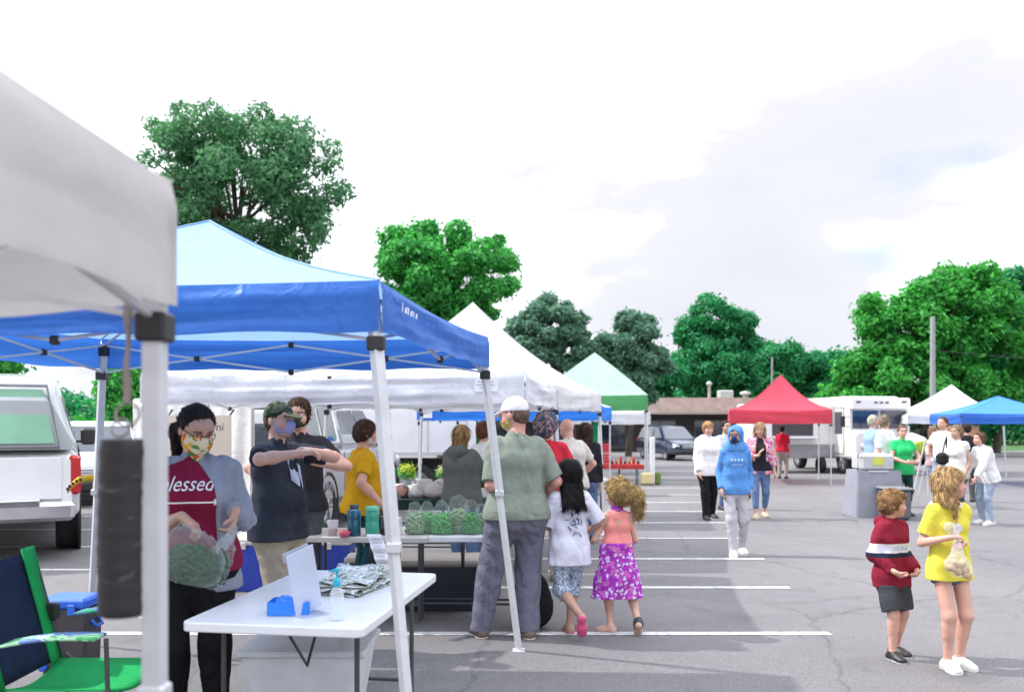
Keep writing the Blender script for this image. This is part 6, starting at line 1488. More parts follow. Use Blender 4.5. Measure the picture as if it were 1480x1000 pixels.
# white parasol and tripod by the right stalls
x, y = X(1318, 22), 22; root = thing('parasol', 'tilted white parasol behind the woman in the green shirt', 'parasol', (x, y, G(y)))
b = MB(); b.loft([[(x + r_ * math.cos(a), y + r_ * math.sin(a), zz + 0.12 * r_ * math.sin(a)) for a in np.linspace(0, 2 * math.pi, 17)[:-1]] for r_, zz in ((0.02, 1.35), (0.3, 1.24), (0.52, 1.0))], caps=False, smooth=False); obj('canopy_cloth', b, fabric('parasol_white', (0.8, 0.8, 0.8), 0.4), root)
b = MB(); b.tube((x, y, G(y)), (x, y, 1.34), 0.018); obj('pole', b, steel, root)
for k, px in enumerate((1336, 1344)):
    Yl = 20.5; x = X(px, Yl); root = thing('easel', ['wooden easel frame with a long slant beside the light jeans', 'second easel frame standing close to the light jeans'][k], 'easel', (x, Yl, G(Yl)))
    for dx in (-.28, .1):
        b = MB(); b.tube((x + dx, Yl, G(Yl)), (x + .02, Yl, 1.2), 0.016, n=6); obj('leg', b, M('easel_pale', (0.55, 0.55, 0.56), rough=0.5), root)
    b = MB(); b.tube((x - .16, Yl, 0.4), (x + .08, Yl, 0.4), 0.012, n=6); obj('crossbar', b, M('easel_pale', (0.55, 0.55, 0.56)), root)
b = MB(); b.grid(lambda u, v: (X(1322, 21) + 0.45 * u, 21, Z(655, 21) + 0.28 * v + 0.06 * u), 4, 3); solo('hanging_banner', b, M('banner_lime', (0.35, 0.45, 0.04), rough=0.6), 'lime green cloth banner between the parasol and the jeans', 'banner', (X(1322, 21), 21, G(21)), solid=0.004)
b = MB(); b.box((X(1408, 23.6), 24.2, Z(626, 24)), (0.9, 0.04, 0.42)); solo('backdrop_board', b, M('board_tan', (0.55, 0.3, 0.18), rough=0.7), 'tan board hanging in the blue canopy at the right edge', 'board', (X(1408, 24), 24.2, G(24)))
# ------------------------------------------------------------ backpack on the ground behind the slanted leg
x, y = 0.16, 6.95; blk = cloth('pack_black', (0.018, 0.018, 0.02), fold=0.6)
root = thing('backpack', 'black backpack standing upright behind the man in the green shirt', 'backpack', (x, y, G(y)))
blob('pack_body', [ell((x, y, 0.22), (0.15, 0.12, 0.23), k=0.04), ell((x + .04, y - .02, 0.15), (0.13, 0.14, 0.15), k=0.04)], 0.012, blk, root, post=lambda Q, D: np.maximum(D + fold_noise(Q, 0.006, 2), G(y) + 0.002 - Q[..., 2]))
for s in (-.09, .03):
    b = MB(); b.path([(x + s, y - .12, 0.10), (x + s - .01, y - .19, 0.26), (x + s, y - .15, 0.42), (x + s + .02, y - .04, 0.5)], 0.014, 6); obj('shoulder_strap', b, M('strap_black', (0.015, 0.015, 0.017), rough=0.8), root)
for s in (-.10, .02):
    b = MB(); b.box((x + s, y - .18, 0.20), (0.05, 0.025, 0.035), bev=0.006); obj('buckle', b, M('black_plastic', (0.02, 0.02, 0.022)), root)
b = MB(); b.lathe((x - .13, y - .1, 0.02), [(0.001, 0), (0.033, 0), (0.034, 0.15), (0.02, 0.18), (0.02, 0.2), (0.001, 0.2)], 16); obj('side_bottle', b, M('bottle_grey', (0.5, 0.5, 0.48), rough=0.3), root)
# boxes on the ground under the tables and a few plant pots by the coolers
cbm = M('cardboard', (0.42, 0.28, 0.17), rough=0.85, var=0.12, scale=8)
def carton(label, px, Y, w, d, h, rz=0.0, mat=None):
    x = X(px, Y); z = G(Y); c_, s_ = math.cos(rz), math.sin(rz)
    root = thing('cardboard_box', label, 'box', (x, Y, z))
    def bx(cx_, cy_, cz_, dx, dy, dz, nm):
        b = MB(); b.box((0, 0, 0), (dx, dy, dz), bev=0.002); b.v = [(x + (v[0] + cx_) * c_ - (v[1] + cy_) * s_, Y + (v[0] + cx_) * s_ + (v[1] + cy_) * c_, z + v[2] + cz_) for v in b.v]; obj(nm, b, mat or cbm, root)
    for sy in (-1, 1): bx(0, sy * d / 2, h / 2 + .003, w, 0.006, h, 'side_panel')
    for sx in (-1, 1): bx(sx * w / 2, 0, h / 2 + .003, 0.006, d - .012, h, 'side_panel')
    bx(0, 0, 0.008, w - .02, d - .02, 0.006, 'base_panel')
    for sy in (-1, 1): bx(0, sy * (d / 2 + 0.045), h - 0.02, w * .96, 0.1, 0.004, 'flap')
carton('open cardboard box on the ground behind the produce table', 671, 8.3, 0.34, 0.28, 0.24, 0.2)
carton('flat cardboard box beside the beige bench under the grey table', 577, 9.0, 0.4, 0.3, 0.2, -0.1)
for k, px in enumerate((446, 458)):
    x, y = X(px, 8.6), 8.62; z = 0.53 + G(8.65)
    root = thing('potted_plant', ['dark leafy potted plant on the blue cooler lid', 'second dark potted plant on the blue cooler lid, nearer the white post'][k], 'plant', (x, y, z))
    b = MB(); b.lathe((x, y, z + .004), [(0.001, 0), (0.035, 0), (0.048, 0.07), (0.044, 0.07), (0.001, 0.06)], 14); obj('pot', b, DARK(), root)
    q, f, c = leaves([((x, y, z + 0.12), 0.07)], 260, 0.018, 50 + k); np_mesh('foliage', q, f, LM1, root, False, c)
# goods piled along the far stall tables
T7 = table('white table loaded with small boxes under the blue banded canopy', X(800, 14.6), 15.0, 1.9, 0.7, 0, tbl_w)
for k in range(9):
    x = X(765 + k * 11, 14.6) - 0.1; h_ = 0.10 + 0.09 * ((k * 7) % 3) / 2
    b = MB(); b.box((x, 14.75 + 0.1 * (k % 2), 0.745 + G(15.0) + h_ / 2), (0.11, 0.12, h_), rz=0.2 * math.sin(k * 3), bev=0.004)
    tag(solo('goods_box', b, M('goods_%d' % (k % 4), [(0.5, 0.12, 0.08), (0.6, 0.55, 0.4), (0.1, 0.3, 0.16), (0.65, 0.4, 0.1)][k % 4], rough=0.6), 'small box in the row on the white table under the blue banded canopy', 'box', (x, 14.8, 0.745 + G(15.0))), group='small boxes under the blue banded canopy')
# ------------------------------------------------------------ the people
PALE = (0.60, 0.38, 0.29); PINK = (0.62, 0.35, 0.27); TAN = (0.50, 0.31, 0.22)
shoe_w = M('shoe_white', (0.7, 0.69, 0.64), rough=0.6); shoe_k = M('shoe_black', (0.02, 0.02, 0.022), rough=0.5); sole_w = M('sole_white', (0.65, 0.65, 0.63), rough=0.6)
white_t = cloth('white_tee', (0.76, 0.76, 0.78)); jeans = cloth('jeans_blue', (0.12, 0.19, 0.34)); jl = cloth('jeans_light', (0.34, 0.42, 0.54))
# woman with the flowered mask
mk = pattern_mat('mask_floral', 'cells', [34.0, (0.72, 0.62, 0.42), (0.70, 0.60, 0.42), (0.03, 0.20, 0.04), (0.70, 0.12, 0.05), (0.74, 0.66, 0.48), (0.75, 0.40, 0.03), (0.10, 0.28, 0.08), (0.72, 0.62, 0.42)])
A = person('woman in a maroon shirt, grey cardigan and flowered mask holding bags of greens', 283, 4.62, 1.73, yaw=14, g=1.24, belly=0.02, bust=0.02, sw=1.0, skin=(0.50, 0.29, 0.22),
           head_yaw=30, head_pitch=24, lean=3, hair=dict(col=(0.022, 0.014, 0.012), style='ponytail', len=0.55, pz=0.42, side=-0.1, line=0.12, e=0.035, amp=0.006), mask=dict(mat=mk, point=True, big=True, hi=0.46), glasses=True,
           hands={'R': dict(at=('p', 262, 746, -0.30), pole=(-0.4, -0.7, -1), dir=(0.75, 0.3, -0.55), palm=(0.3, 0.2, -1), curl=0.55), 'L': dict(at=('p', 340, 738, -0.14), pole=(0.25, -1.0, -0.9), dir=(-0.15, 0.35, -0.9), palm=(-1, 0.1, 0), curl=0.7)},
           top=dict(mat=cloth('maroon', (0.20, 0.012, 0.045)), e=0.010, hem=0.50, sleeve=0.5), over=dict(mat=cloth('cardigan', (0.27, 0.29, 0.36)), gap=1.75, off=-0.030, hem=0.44, e=0.022),
           bottom=dict(mat=cloth('black_trousers', (0.012, 0.012, 0.014)), e=0.012, ke=0.02, ae=0.022), shoes=dict(mat=shoe_k))
wm_ = M('print_white', (0.8, 0.78, 0.8), rough=0.7)
vs, fs = text_mesh('blessed', 0.105, 0.32)
decal(A, 'top', [(v.x * 0.86 - 0.030, v.y) for v in vs], fs, wm_, (0.0, 0, 0.765), 'printed_word')
ar = MB(); ar.grid(lambda u, v: (-0.17 + 0.28 * u, -0.004 + 0.008 * v, 0), 24, 1)
ar.add([(0.11, -.018, 0), (0.14, 0, 0), (0.11, .018, 0), (-.17, -.016, 0), (-.145, 0, 0), (-.17, .016, 0), (-.185, 0, 0)], [(0, 1, 2), (3, 4, 5, 6)])
decal(A, 'top', [Vector((v[0], v[1])) for v in ar.v], ar.f, wm_, (0.0, 0, 0.712), 'printed_arrow')
# her two bags of greens
dgreens = M('kale_dark', (0.018, 0.09, 0.03), rough=0.6, var=0.6, scale=40, bump=1.0, bscale=55)
def handbag(label, c, rx, ry, rz_, top, tilt=0.0):
    c = Vector(c); root = thing('produce_bag', label, 'bag', c)
    Rm = np.array(Matrix.Rotation(tilt, 3, 'Y'))
    o_ = lambda a, b: c + Vector((Rm @ np.array((a * rx, 0, b * rz_))).tolist())
    blob('greens', [ell(o_(0, -.15), (rx * .82, ry * .7, rz_ * .72), Rm, k=0.02), ell(o_(-.35, -.3), (rx * .5, ry * .8, rz_ * .55), Rm, k=0.02), ell(o_(.4, -.35), (rx * .42, ry * .6, rz_ * .5), Rm, k=0.02)], 0.006, dgreens, root, post=lambda Q, D: D + curl_noise(Q, 0.012, 1.5))
    blob('bag_film', [ell(o_(0, 0), (rx, ry, rz_), Rm, k=0.03), ell(o_(-.45, -.45), (rx * .5, ry * .9, rz_ * .5), Rm, k=0.04), ell(o_(.45, -.5), (rx * .5, ry * .8, rz_ * .45), Rm, k=0.04), ell(o_(-.3, .6), (rx * .65, ry * .5, rz_ * .45), Rm, k=0.05), caps(c + Vector((0, 0, rz_ * .4)), top, rx * .4, 0.022, k=0.05)], 0.006, film, root, post=lambda Q, D: D + fold_noise(Q, 0.010, 2.2))
handbag('wide bag of greens held in front of the maroon shirt', P(279, 808, 4.22), 0.155, 0.05, 0.125, P(262, 762, 4.28), 0.22)
handbag('narrow bag of greens hanging from her raised hand', P(318, 815, 4.30), 0.050, 0.035, 0.13, P(338, 764, 4.42), 0.42)
# man in the dark striped shirt
mB = cloth('heather_navy', (0.040, 0.045, 0.062), var=0.2, scale=4)
Bm = person('man in a dark navy shirt, khaki trousers and camouflage cap with raised forearms', 402, 6.2, 1.78, yaw=62, g=1.12, belly=0.012, skin=PINK, head_yaw=4, head_pitch=2,
            hair=dict(col=(0.12, 0.08, 0.05), style='short', e=0.012), cap=dict(mat=pattern_mat('cap_camo', 'print', [11.0, (0.05, 0.075, 0.04), (0.11, 0.12, 0.075), (0.02, 0.04, 0.025), (0.16, 0.15, 0.11)]), bmat=cloth('cap_brim_olive', (0.10, 0.12, 0.06))),
            mask=dict(mat=cloth('mask_lavender', (0.33, 0.36, 0.62))),
            hands={'R': dict(at=('p', 434, 655, -0.30), pole=(-1.0, -0.1, -0.15), dir=(0.5, 0.6, 0.1), palm=(0.3, 0.1, -1), curl=0.6), 'L': dict(at=('p', 450, 652, 0.02), pole=(0.6, 0.9, -0.1), dir=(-0.9, 0.1, 0.1), palm=(0, -0.5, -1), curl=0.6)},
            top=dict(mat=mB, e=0.014, hem=0.455, sleeve=0.78, flare=0.014, sf=0.012), bottom=dict(mat=cloth('khaki', (0.36, 0.31, 0.24)), e=0.014, ke=0.022, ae=0.026), shoes=dict(mat=shoe_k, sole=sole_w))
gp = MB(); gp.add([(-.05, .09, 0), (.02, .10, 0), (.05, .0, 0), (.03, -.10, 0), (-.03, -.05, 0), (-.045, .02, 0)], [(0, 5, 4, 3, 2, 1)])
gp.add([(.03, .07, 0), (.06, .05, 0), (.075, -.1, 0), (.055, -.12, 0)], [(0, 3, 2, 1)])
decal(Bm, 'top', [Vector((v[0] + 0.02, v[1])) for v in gp.v], gp.f, M('print_ice', (0.55, 0.6, 0.75), rough=0.7), (0.0, 0, 0.72), 'printed_mark')
# taller man behind
Cm = person('taller brown haired man in a dark camouflage mask standing behind the capped man', 432, 7.1, 1.84, yaw=-6, g=1.05, skin=PINK, head_yaw=8, head_pitch=6,
            hair=dict(col=(0.10, 0.05, 0.03), style='short', e=0.03), mask=dict(mat=pattern_mat('mask_camo', 'print', [30.0, (0.015, 0.02, 0.018), (0.06, 0.065, 0.05), (0.02, 0.025, 0.02), (0.10, 0.09, 0.08)])),
            hands={'R': dict(at=('p', 392, 704, -0.12), pole=(-1, -0.1, -0.1)), 'L': dict(at=('p', 453, 668, -0.25), pole=(1, -0.2, -0.5), dir=(-0.5, 0.3, 0.6), curl=0.6)},
            top=dict(mat=cloth('charcoal_tee', (0.03, 0.03, 0.035)), sleeve=0.6), bottom=dict(mat=cloth('grey_trousers', (0.08, 0.08, 0.09)), e=0.012), shoes=dict(mat=shoe_k))
# woman in mustard
person('short haired woman in a mustard yellow shirt reaching over the stall', 520, 8.0, 1.67, yaw=118, g=1.18, bust=0.015, belly=0.015, skin=PINK, head_yaw=-2, head_pitch=8, lean=4,
       hair=dict(col=(0.09, 0.05, 0.04), style='short', e=0.045), mask=dict(mat=cloth('mask_white', (0.7, 0.68, 0.7))),
       hands={'R': dict(at=('p', 551, 728, -0.28), pole=(-0.4, -1, -0.3), dir=(0.1, 0.6, -0.6), curl=0.5), 'L': dict(at=('p', 568, 706, 0.1), pole=(0.3, -0.5, -1), dir=(-0.2, 0.9, -0.3), curl=0.6)},
       top=dict(mat=cloth('mustard', (0.62, 0.34, 0.015)), e=0.014, hem=0.485, sleeve=0.72, sf=0.01), bottom=dict(mat=cloth('dark_teal_trousers', (0.015, 0.06, 0.08)), e=0.008), shoes=dict(mat=shoe_k))
# grey hoodie woman, white shirt shopper
hg = cloth('hoodie_grey', (0.13, 0.15, 0.145))
person('woman with blond hair in a slate grey hooded sweatshirt facing away', 667, 9.5, 1.63, yaw=150, g=1.3, belly=0.01, skin=PINK, hair=dict(col=(0.42, 0.26, 0.12), style='bob', len=0.35, e=0.05, w=0.9),
       hands={'L': dict(at=('l', 0.08, 0.2, 0.62), pole=(0.8, -0.6, -0.5)), 'R': dict(at=('p', 699, 700, 0.25), pole=(-1, -0.2, -0.6), dir=(0, 1, 0))},
       top=dict(mat=hg, e=0.022, hem=0.46, sleeve=1.95, se=0.016), hood=dict(mat=hg), bottom=dict(mat=jeans, e=0.008), shoes=dict(mat=shoe_k))
person('brown haired shopper in a plain white shirt beside the grey hooded woman', 701, 10.3, 1.68, yaw=140, g=1.1, skin=PINK, head_yaw=-20, hair=dict(col=(0.20, 0.09, 0.05), style='short', e=0.045),
       hands={'R': dict(at=('p', 724, 700, 0.2), pole=(-1, -.2, -.6), dir=(0, 1, 0)), 'L': dict(at=('p', 690, 698, -0.1), pole=(0.6, -0.6, -0.6), dir=(0.1, 1, 0))},
       top=dict(mat=white_t, e=0.018, hem=0.47, sleeve=0.8), bottom=dict(mat=cloth('slate_blue', (0.16, 0.2, 0.32)), e=0.01), shoes=dict(mat=shoe_w))
# man in the sage shirt
Gm = person('man seen from behind in a sage green shirt, grey trousers and white cap', 747, 6.62, 1.83, yaw=192, g=1.14, skin=(0.60, 0.30, 0.24), head_yaw=44, head_pitch=12, lean=2, sw=0.96, hipw=1.1,
            hair=dict(col=(0.16, 0.11, 0.08), style='short', e=0.006), cap=dict(mat=cloth('cap_white', (0.72, 0.70, 0.76), bump=0.8, bscale=160)), mask=dict(mat=cloth('mask_olive', (0.42, 0.40, 0.10))),
            hands={'L': dict(at=('p', 714, 708, 0.16), pole=(0.35, -0.8, -1.2), dir=(-0.35, 0.9, -0.05), palm=(-1, 0, -.3), curl=0.7), 'R': dict(at=('p', 783, 722, 0.22), pole=(-0.75, -0.7, -1.0), dir=(0.3, 1, 0), curl=0.5)},
            feet={'L': dict(at=('l', 0.150, 0.03, 0.045), yaw=10), 'R': dict(at=('l', -0.045, -0.02, 0.045), yaw=-4)},
            top=dict(mat=cloth('sage', (0.23, 0.265, 0.22)), e=0.016, hem=0.495, sleeve=0.92, se=0.012, sf=0.012, flare=0.018, amp=0.008),
            bottom=dict(mat=cloth('grey_cargo', (0.15, 0.15, 0.20), fold=0.5), e=0.016, ke=0.032, ae=0.034, amp=0.009), shoes=dict(mat=M('shoe_brown', (0.16, 0.11, 0.08), rough=0.6), sole=sole_w))
# black haired girl
bp_ = pattern_mat('leggings_print', 'print', [48.0, (0.02, 0.025, 0.05), (0.42, 0.52, 0.72), (0.62, 0.70, 0.80), (0.04, 0.05, 0.09), (0.45, 0.58, 0.74), (0.03, 0.035, 0.06)])
pink_s = M('sandal_pink', (0.68, 0.10, 0.24), rough=0.5)
Kg = person('girl with long black hair, white shirt and patterned leggings stepping in pink sandals', 823, 6.7, 1.35, yaw=194, child=0.6, g=0.90, skin=(0.46, 0.27, 0.20), head_yaw=14, head_pitch=4,
            hair=dict(col=(0.010, 0.009, 0.011), style='long', len=0.72, e=0.05, w=1.0, amp=0.0025, back=0.30),
            hands={'L': dict(at=('p', 800, 762, 0.18), pole=(1, -0.7, -1), dir=(-0.2, 1, 0.1)), 'R': dict(at=('p', 846, 770, 0.16), pole=(-0.8, -0.7, -0.7), dir=(0, 1, 0.2))},
            feet={'L': dict(at=('p', 841, 892, -0.22), pitch=62, yaw=-20, pole=(0.35, 1, 0)), 'R': dict(at=('l', -0.015, 0.04, 0.045), yaw=-6)},
            top=dict(mat=cloth('white_shade_tint', (0.68, 0.68, 0.80)), e=0.022, hem=0.405, sleeve=0.95, se=0.022, sf=0.012, flare=0.022, amp=0.007), bottom=dict(mat=bp_, t=1.22, e=0.008, ke=0.016, ae=0.022, name='leggings'), shoes=dict(mat=pink_s, flip=True))  # white shirt tinted lilac, the shade on it painted into the cloth
dp = MB(); rg2 = random.Random(5)
for k in range(26):
    cx_, cy_ = -0.01 + rg2.gauss(0, 0.03) + 0.02, rg2.gauss(0, 0.05); s1, s2, a = 0.003 + rg2.random() * 0.004, 0.01 + rg2.random() * 0.02, rg2.random() * 3
    pts = [(cx_ + math.cos(t) * s2 * math.cos(a) - math.sin(t) * s1 * math.sin(a), cy_ + math.cos(t) * s2 * math.sin(a) + math.sin(t) * s1 * math.cos(a), 0) for t in np.linspace(0, 2 * math.pi, 8)[:-1]]
    dp.add(pts, [tuple(range(7))])
decal(Kg, 'top', [Vector((v[0], v[1])) for v in dp.v], dp.f, M('print_slate', (0.12, 0.14, 0.22), rough=0.7), (0.0, 0, 0.66), 'printed_drawing', back=True)
# curly blond girl
sk = pattern_mat('skirt_flowers', 'dots', [26.0, (0.62, 0.70, 0.80), (0.60, 0.55, 0.78), (0.36, 0.04, 0.42), (0.30, 0.03, 0.38), (0.55, 0.12, 0.42)])
Pg = person('small girl with a curly blond ponytail in a coral top and purple flowered skirt', 892, 6.78, 1.18, yaw=184, child=0.9, g=0.86, skin=(0.62, 0.38, 0.29), head_yaw=42, head_pitch=0,
            hair=dict(col=(0.58, 0.40, 0.17), style='ponytail', len=0.75, side=-0.42, e=0.04, curly=True, amp=0.007),
            hands={'L': dict(at=('l', 0.14, 0.14, 0.58), pole=(0.6, -0.8, -1), dir=(-0.2, 0.8, 0.5)), 'R': dict(at=('l', -0.12, 0.16, 0.56), pole=(-0.4, -0.6, -1), dir=(0.2, 0.8, 0.4))},
            feet={'L': dict(at=('l', 0.045, 0.0, 0.045), yaw=62), 'R': dict(at=('l', -0.12, -0.10, 0.085), pitch=38, yaw=-10)},
            top=dict(mat=cloth('coral', (0.84, 0.30, 0.27)), e=0.009, hem=0.575, sleeve=0.0, flare=0.004, tank=True, amp=0.003, name='tank_top'),
            bottom=dict(kind='skirt', mat=sk, hem=0.235, waist=0.60, w=0.10, e=0.004))
hk = MB(); hk.add([(-.026, .02, 0), (.026, .02, 0), (.016, -.012, 0), (0, -.022, 0), (-.016, -.012, 0)], [(0, 4, 3, 2, 1)])
decal(Pg, 'top', [Vector((v[0], v[1])) for v in hk.v], hk.f, M('skin_patch', (0.55, 0.32, 0.24), rough=0.6), (0.0, 0, 0.735), 'keyhole', back=True)
lg_p = []
for sd in 'LR':
    H0, K, A_ = (Pg['J'][j + sd] for j in 'HKA'); end = K + (A_ - K) * 0.35
    blob('legging', [caps(lerp(H0, K, .6), K, 0.048, 0.042, k=0.01), caps(K, end, 0.042, 0.038, k=0.01, clip=[(end, nrm(A_ - K))])], 0.009, cloth('legging_black', (0.014, 0.014, 0.016)), Pg['root'])
blob('gaiter', [caps(Pg['T'](0, -0.004, 0.81), Pg['hp'](0, 0.0, 0.12), 0.047, 0.05, k=0.02)], 0.008, cloth('gaiter_purple', (0.30, 0.04, 0.45)), Pg['root'])
# dark shoe on the lifted foot only
A_, ff, nn = Pg['J']['AR'], Pg['J']['FR'], Pg['J']['NR']
blob('shoe', [caps(A_ - nn * .012, A_ + ff * .085 - nn * .025, 0.038, 0.030, k=0.02), caps(A_ + nn * .02, A_ - nn * .01 - ff * .012, 0.034, 0.036, k=0.02)], 0.008, M('shoe_slate', (0.03, 0.045, 0.045), rough=0.6), Pg['root'])
# hooded youth
hb_ = cloth('hoodie_blue', (0.10, 0.27, 0.62))
Hd = person('youth in a bright blue hoodie with hood up and pale grey trousers', 1063, 10.95, 1.63, yaw=-4, g=0.84, sw=0.92, skin=(0.42, 0.25, 0.19), head_yaw=-22, head_pitch=10,
            hair=dict(col=(0.02, 0.016, 0.016), style='short', e=0.02), mask=dict(mat=cloth('mask_navy', (0.02, 0.04, 0.12))),
            hands={'R': dict(at=('p', 1043, 708, -0.05), pole=(-.25, -1, 0)), 'L': dict(at=('p', 1084, 708, 0.02), pole=(.25, -1, 0))}, feet={'R': dict(at=('l', -0.035, 0.10, 0.045)), 'L': dict(at=('l', 0.055, -0.06, 0.05))},
            top=dict(mat=hb_, e=0.014, hem=0.475, sleeve=1.92, se=0.008), hood=dict(mat=hb_, up=True), bottom=dict(mat=cloth('pale_grey_trousers', (0.46, 0.45, 0.49)), e=0.006, ke=0.012, ae=0.012), shoes=dict(mat=shoe_w, sole=sole_w))
lt = MB()
for r_, (n_, w_) in enumerate(((4, .032), (6, .018))):
    for k in range(n_):
        c = (k - (n_ - 1) / 2) * (w_ * 1.35); hgt_ = (.035, .02)[r_]; zc = (0.02, -0.035)[r_]
        lt.add([(c - w_ * .45, zc, 0), (c + w_ * .45, zc, 0), (c + w_ * .3, zc + hgt_, 0), (c - w_ * .4, zc + hgt_ * .9, 0)], [(0, 1, 2, 3)])
decal(Hd, 'top', [Vector((v[0], v[1])) for v in lt.v], lt.f, M('print_sky', (0.42, 0.58, 0.80), rough=0.7), (0.0, 0, 0.72), 'printed_lettering')
# older woman in white
wh = cloth('white_jacket', (0.80, 0.79, 0.80))
person('older woman with short ginger blond hair in a white jacket and black trousers', 1023, 15.35, 1.72, yaw=12, g=1.15, bust=0.01, skin=PINK, hair=dict(col=(0.58, 0.33, 0.14), style='short', e=0.07, fringe=True), head_pitch=4,
       hands={'R': dict(at=('l', -0.12, 0.06, 0.49), pole=(-.3, -1, -0.2)), 'L': dict(at=('l', 0.10, 0.14, 0.56), pole=(.4, -1, -0.4))}, feet={'R': dict(at=('l', -0.06, 0.08, 0.045)), 'L': dict(at=('l', 0.08, -0.08, 0.045))},
       top=dict(mat=wh, e=0.026, hem=0.45, sleeve=1.95, se=0.022), hood=dict(mat=wh), bottom=dict(mat=cloth('black_trousers', (0.012, 0.012, 0.014)), e=0.010, ke=0.016, ae=0.016), shoes=dict(mat=shoe_k, sole=sole_w))
person('dark haired person in a pale shirt half hidden behind the blue hoodie', 1049, 17.2, 1.76, yaw=20, skin=TAN, hair=dict(col=(0.02, 0.015, 0.015), style='short', e=0.04), top=dict(mat=cloth('pale_shirt', (0.55, 0.6, 0.68)), sleeve=1.9), bottom=dict(mat=jeans), shoes=dict(mat=shoe_k))
# woman in the pink kimono
km = pattern_mat('kimono_pink', 'print', [6.0, (0.60, 0.22, 0.35), (0.70, 0.50, 0.56), (0.40, 0.08, 0.25), (0.72, 0.32, 0.28), (0.62, 0.40, 0.55), (0.30, 0.10, 0.36)])
person('blond woman in an open pink patterned kimono over a black top with blue jeans', 1098, 15.5, 1.71, yaw=-8, g=1.05, bust=0.015, skin=PINK, head_yaw=-8, head_pitch=10, hair=dict(col=(0.46, 0.31, 0.17), style='bob', len=0.25, e=0.05, front=True),
       hands={'R': dict(at=('l', -0.03, 0.13, 0.66), pole=(-1, -0.4, -1), dir=(0.3, 0.3, 0.8)), 'L': dict(at=('l', 0.15, 0.05, 0.45))}, feet={'R': dict(at=('l', -0.05, 0.10, 0.045)), 'L': dict(at=('l', 0.06, -0.08, 0.05))},
       top=dict(mat=cloth('black_top', (0.02, 0.02, 0.025)), hem=0.5), over=dict(mat=km, hem=0.46, gap=0.9, e=0.028, se=0.022, sleeve=1.6), bottom=dict(mat=jeans, t=1.75, e=0.006), shoes=dict(mat=M('shoe_nude', (0.55, 0.42, 0.30), rough=0.5)))
person('distant person in a red shirt and grey trousers standing at the red canopy', 1131, 28, 1.70, yaw=150, skin=TAN, hair=dict(col=(0.03, 0.02, 0.02), style='short', e=0.03), top=dict(mat=cloth('crimson', (0.55, 0.03, 0.07)), e=0.02, sleeve=0.8), bottom=dict(mat=cloth('pale_khaki', (0.42, 0.38, 0.36)), e=0.014), shoes=dict(mat=shoe_k))
# boy in maroon
mr = cloth('hoodie_maroon', (0.24, 0.018, 0.04))
def banded(name, base, stops):
    m = cloth(name, base); nt = m.node_tree; b = [n for n in nt.nodes if n.type == 'BSDF_PRINCIPLED'][0]
    src = b.inputs['Base Color'].links[0].from_socket
    tcn = N(nt, 'ShaderNodeTexCoord'); sx = N(nt, 'ShaderNodeSeparateXYZ'); nt.links.new(tcn.outputs['Object'], sx.inputs[0])
    r = ramp(nt, sx.outputs[2], stops, 'CONSTANT'); mk_ = ramp(nt, sx.outputs[2], [(0, (0, 0, 0)), (stops[1][0], (1, 1, 1)), (stops[-1][0], (0, 0, 0))], 'CONSTANT')
    nt.links.new(mixc(nt, mk_.outputs['Color'], src, r.outputs['Color']), b.inputs['Base Color']); return m
mr2 = banded('hoodie_maroon_banded', (0.24, 0.018, 0.04), [(0, (0, 0, 0)), (0.705, (0.02, 0.025, 0.05)), (0.735, (0.70, 0.68, 0.78)), (0.80, (0, 0, 0))])
By = person('boy in a white banded maroon hoodie and dark grey shorts looking aside', 1289, 6.05, 1.165, yaw=24, child=0.85, g=0.98, skin=PINK, head_yaw=55, head_pitch=2,
            hair=dict(col=(0.36, 0.20, 0.09), style='short', e=0.045, fringe=True),
            hands={'R': dict(at=('l', -0.085, 0.10, 0.53), pole=(-.45, -1, -0.3), dir=(0.6, 0.3, -0.4), curl=0.6), 'L': dict(at=('l', 0.085, 0.11, 0.53), pole=(.45, -1, -0.3), dir=(-0.6, 0.3, -0.4), curl=0.6)},
            feet={'R': dict(at=('l', -0.05, 0.05, 0.045)), 'L': dict(at=('l', 0.06, -0.03, 0.045))},
            top=dict(mat=mr2, e=0.022, hem=0.425, sleeve=1.92, se=0.018, flare=0.006, amp=0.009), hood=dict(mat=mr), bottom=dict(mat=cloth('shorts_grey', (0.055, 0.06, 0.07)), t=0.88, e=0.014, ke=0.030, name='shorts'), shoes=dict(mat=shoe_k, sole=sole_w))
vs, fs = text_mesh('YOUNG', 0.042)
decal(By, 'top', [(v.x, v.y) for v in vs], fs, M('ink_blue', (0.2, 0.35, 0.6)), (0.0, 0, 0.659), 'printed_word', away=0.006)
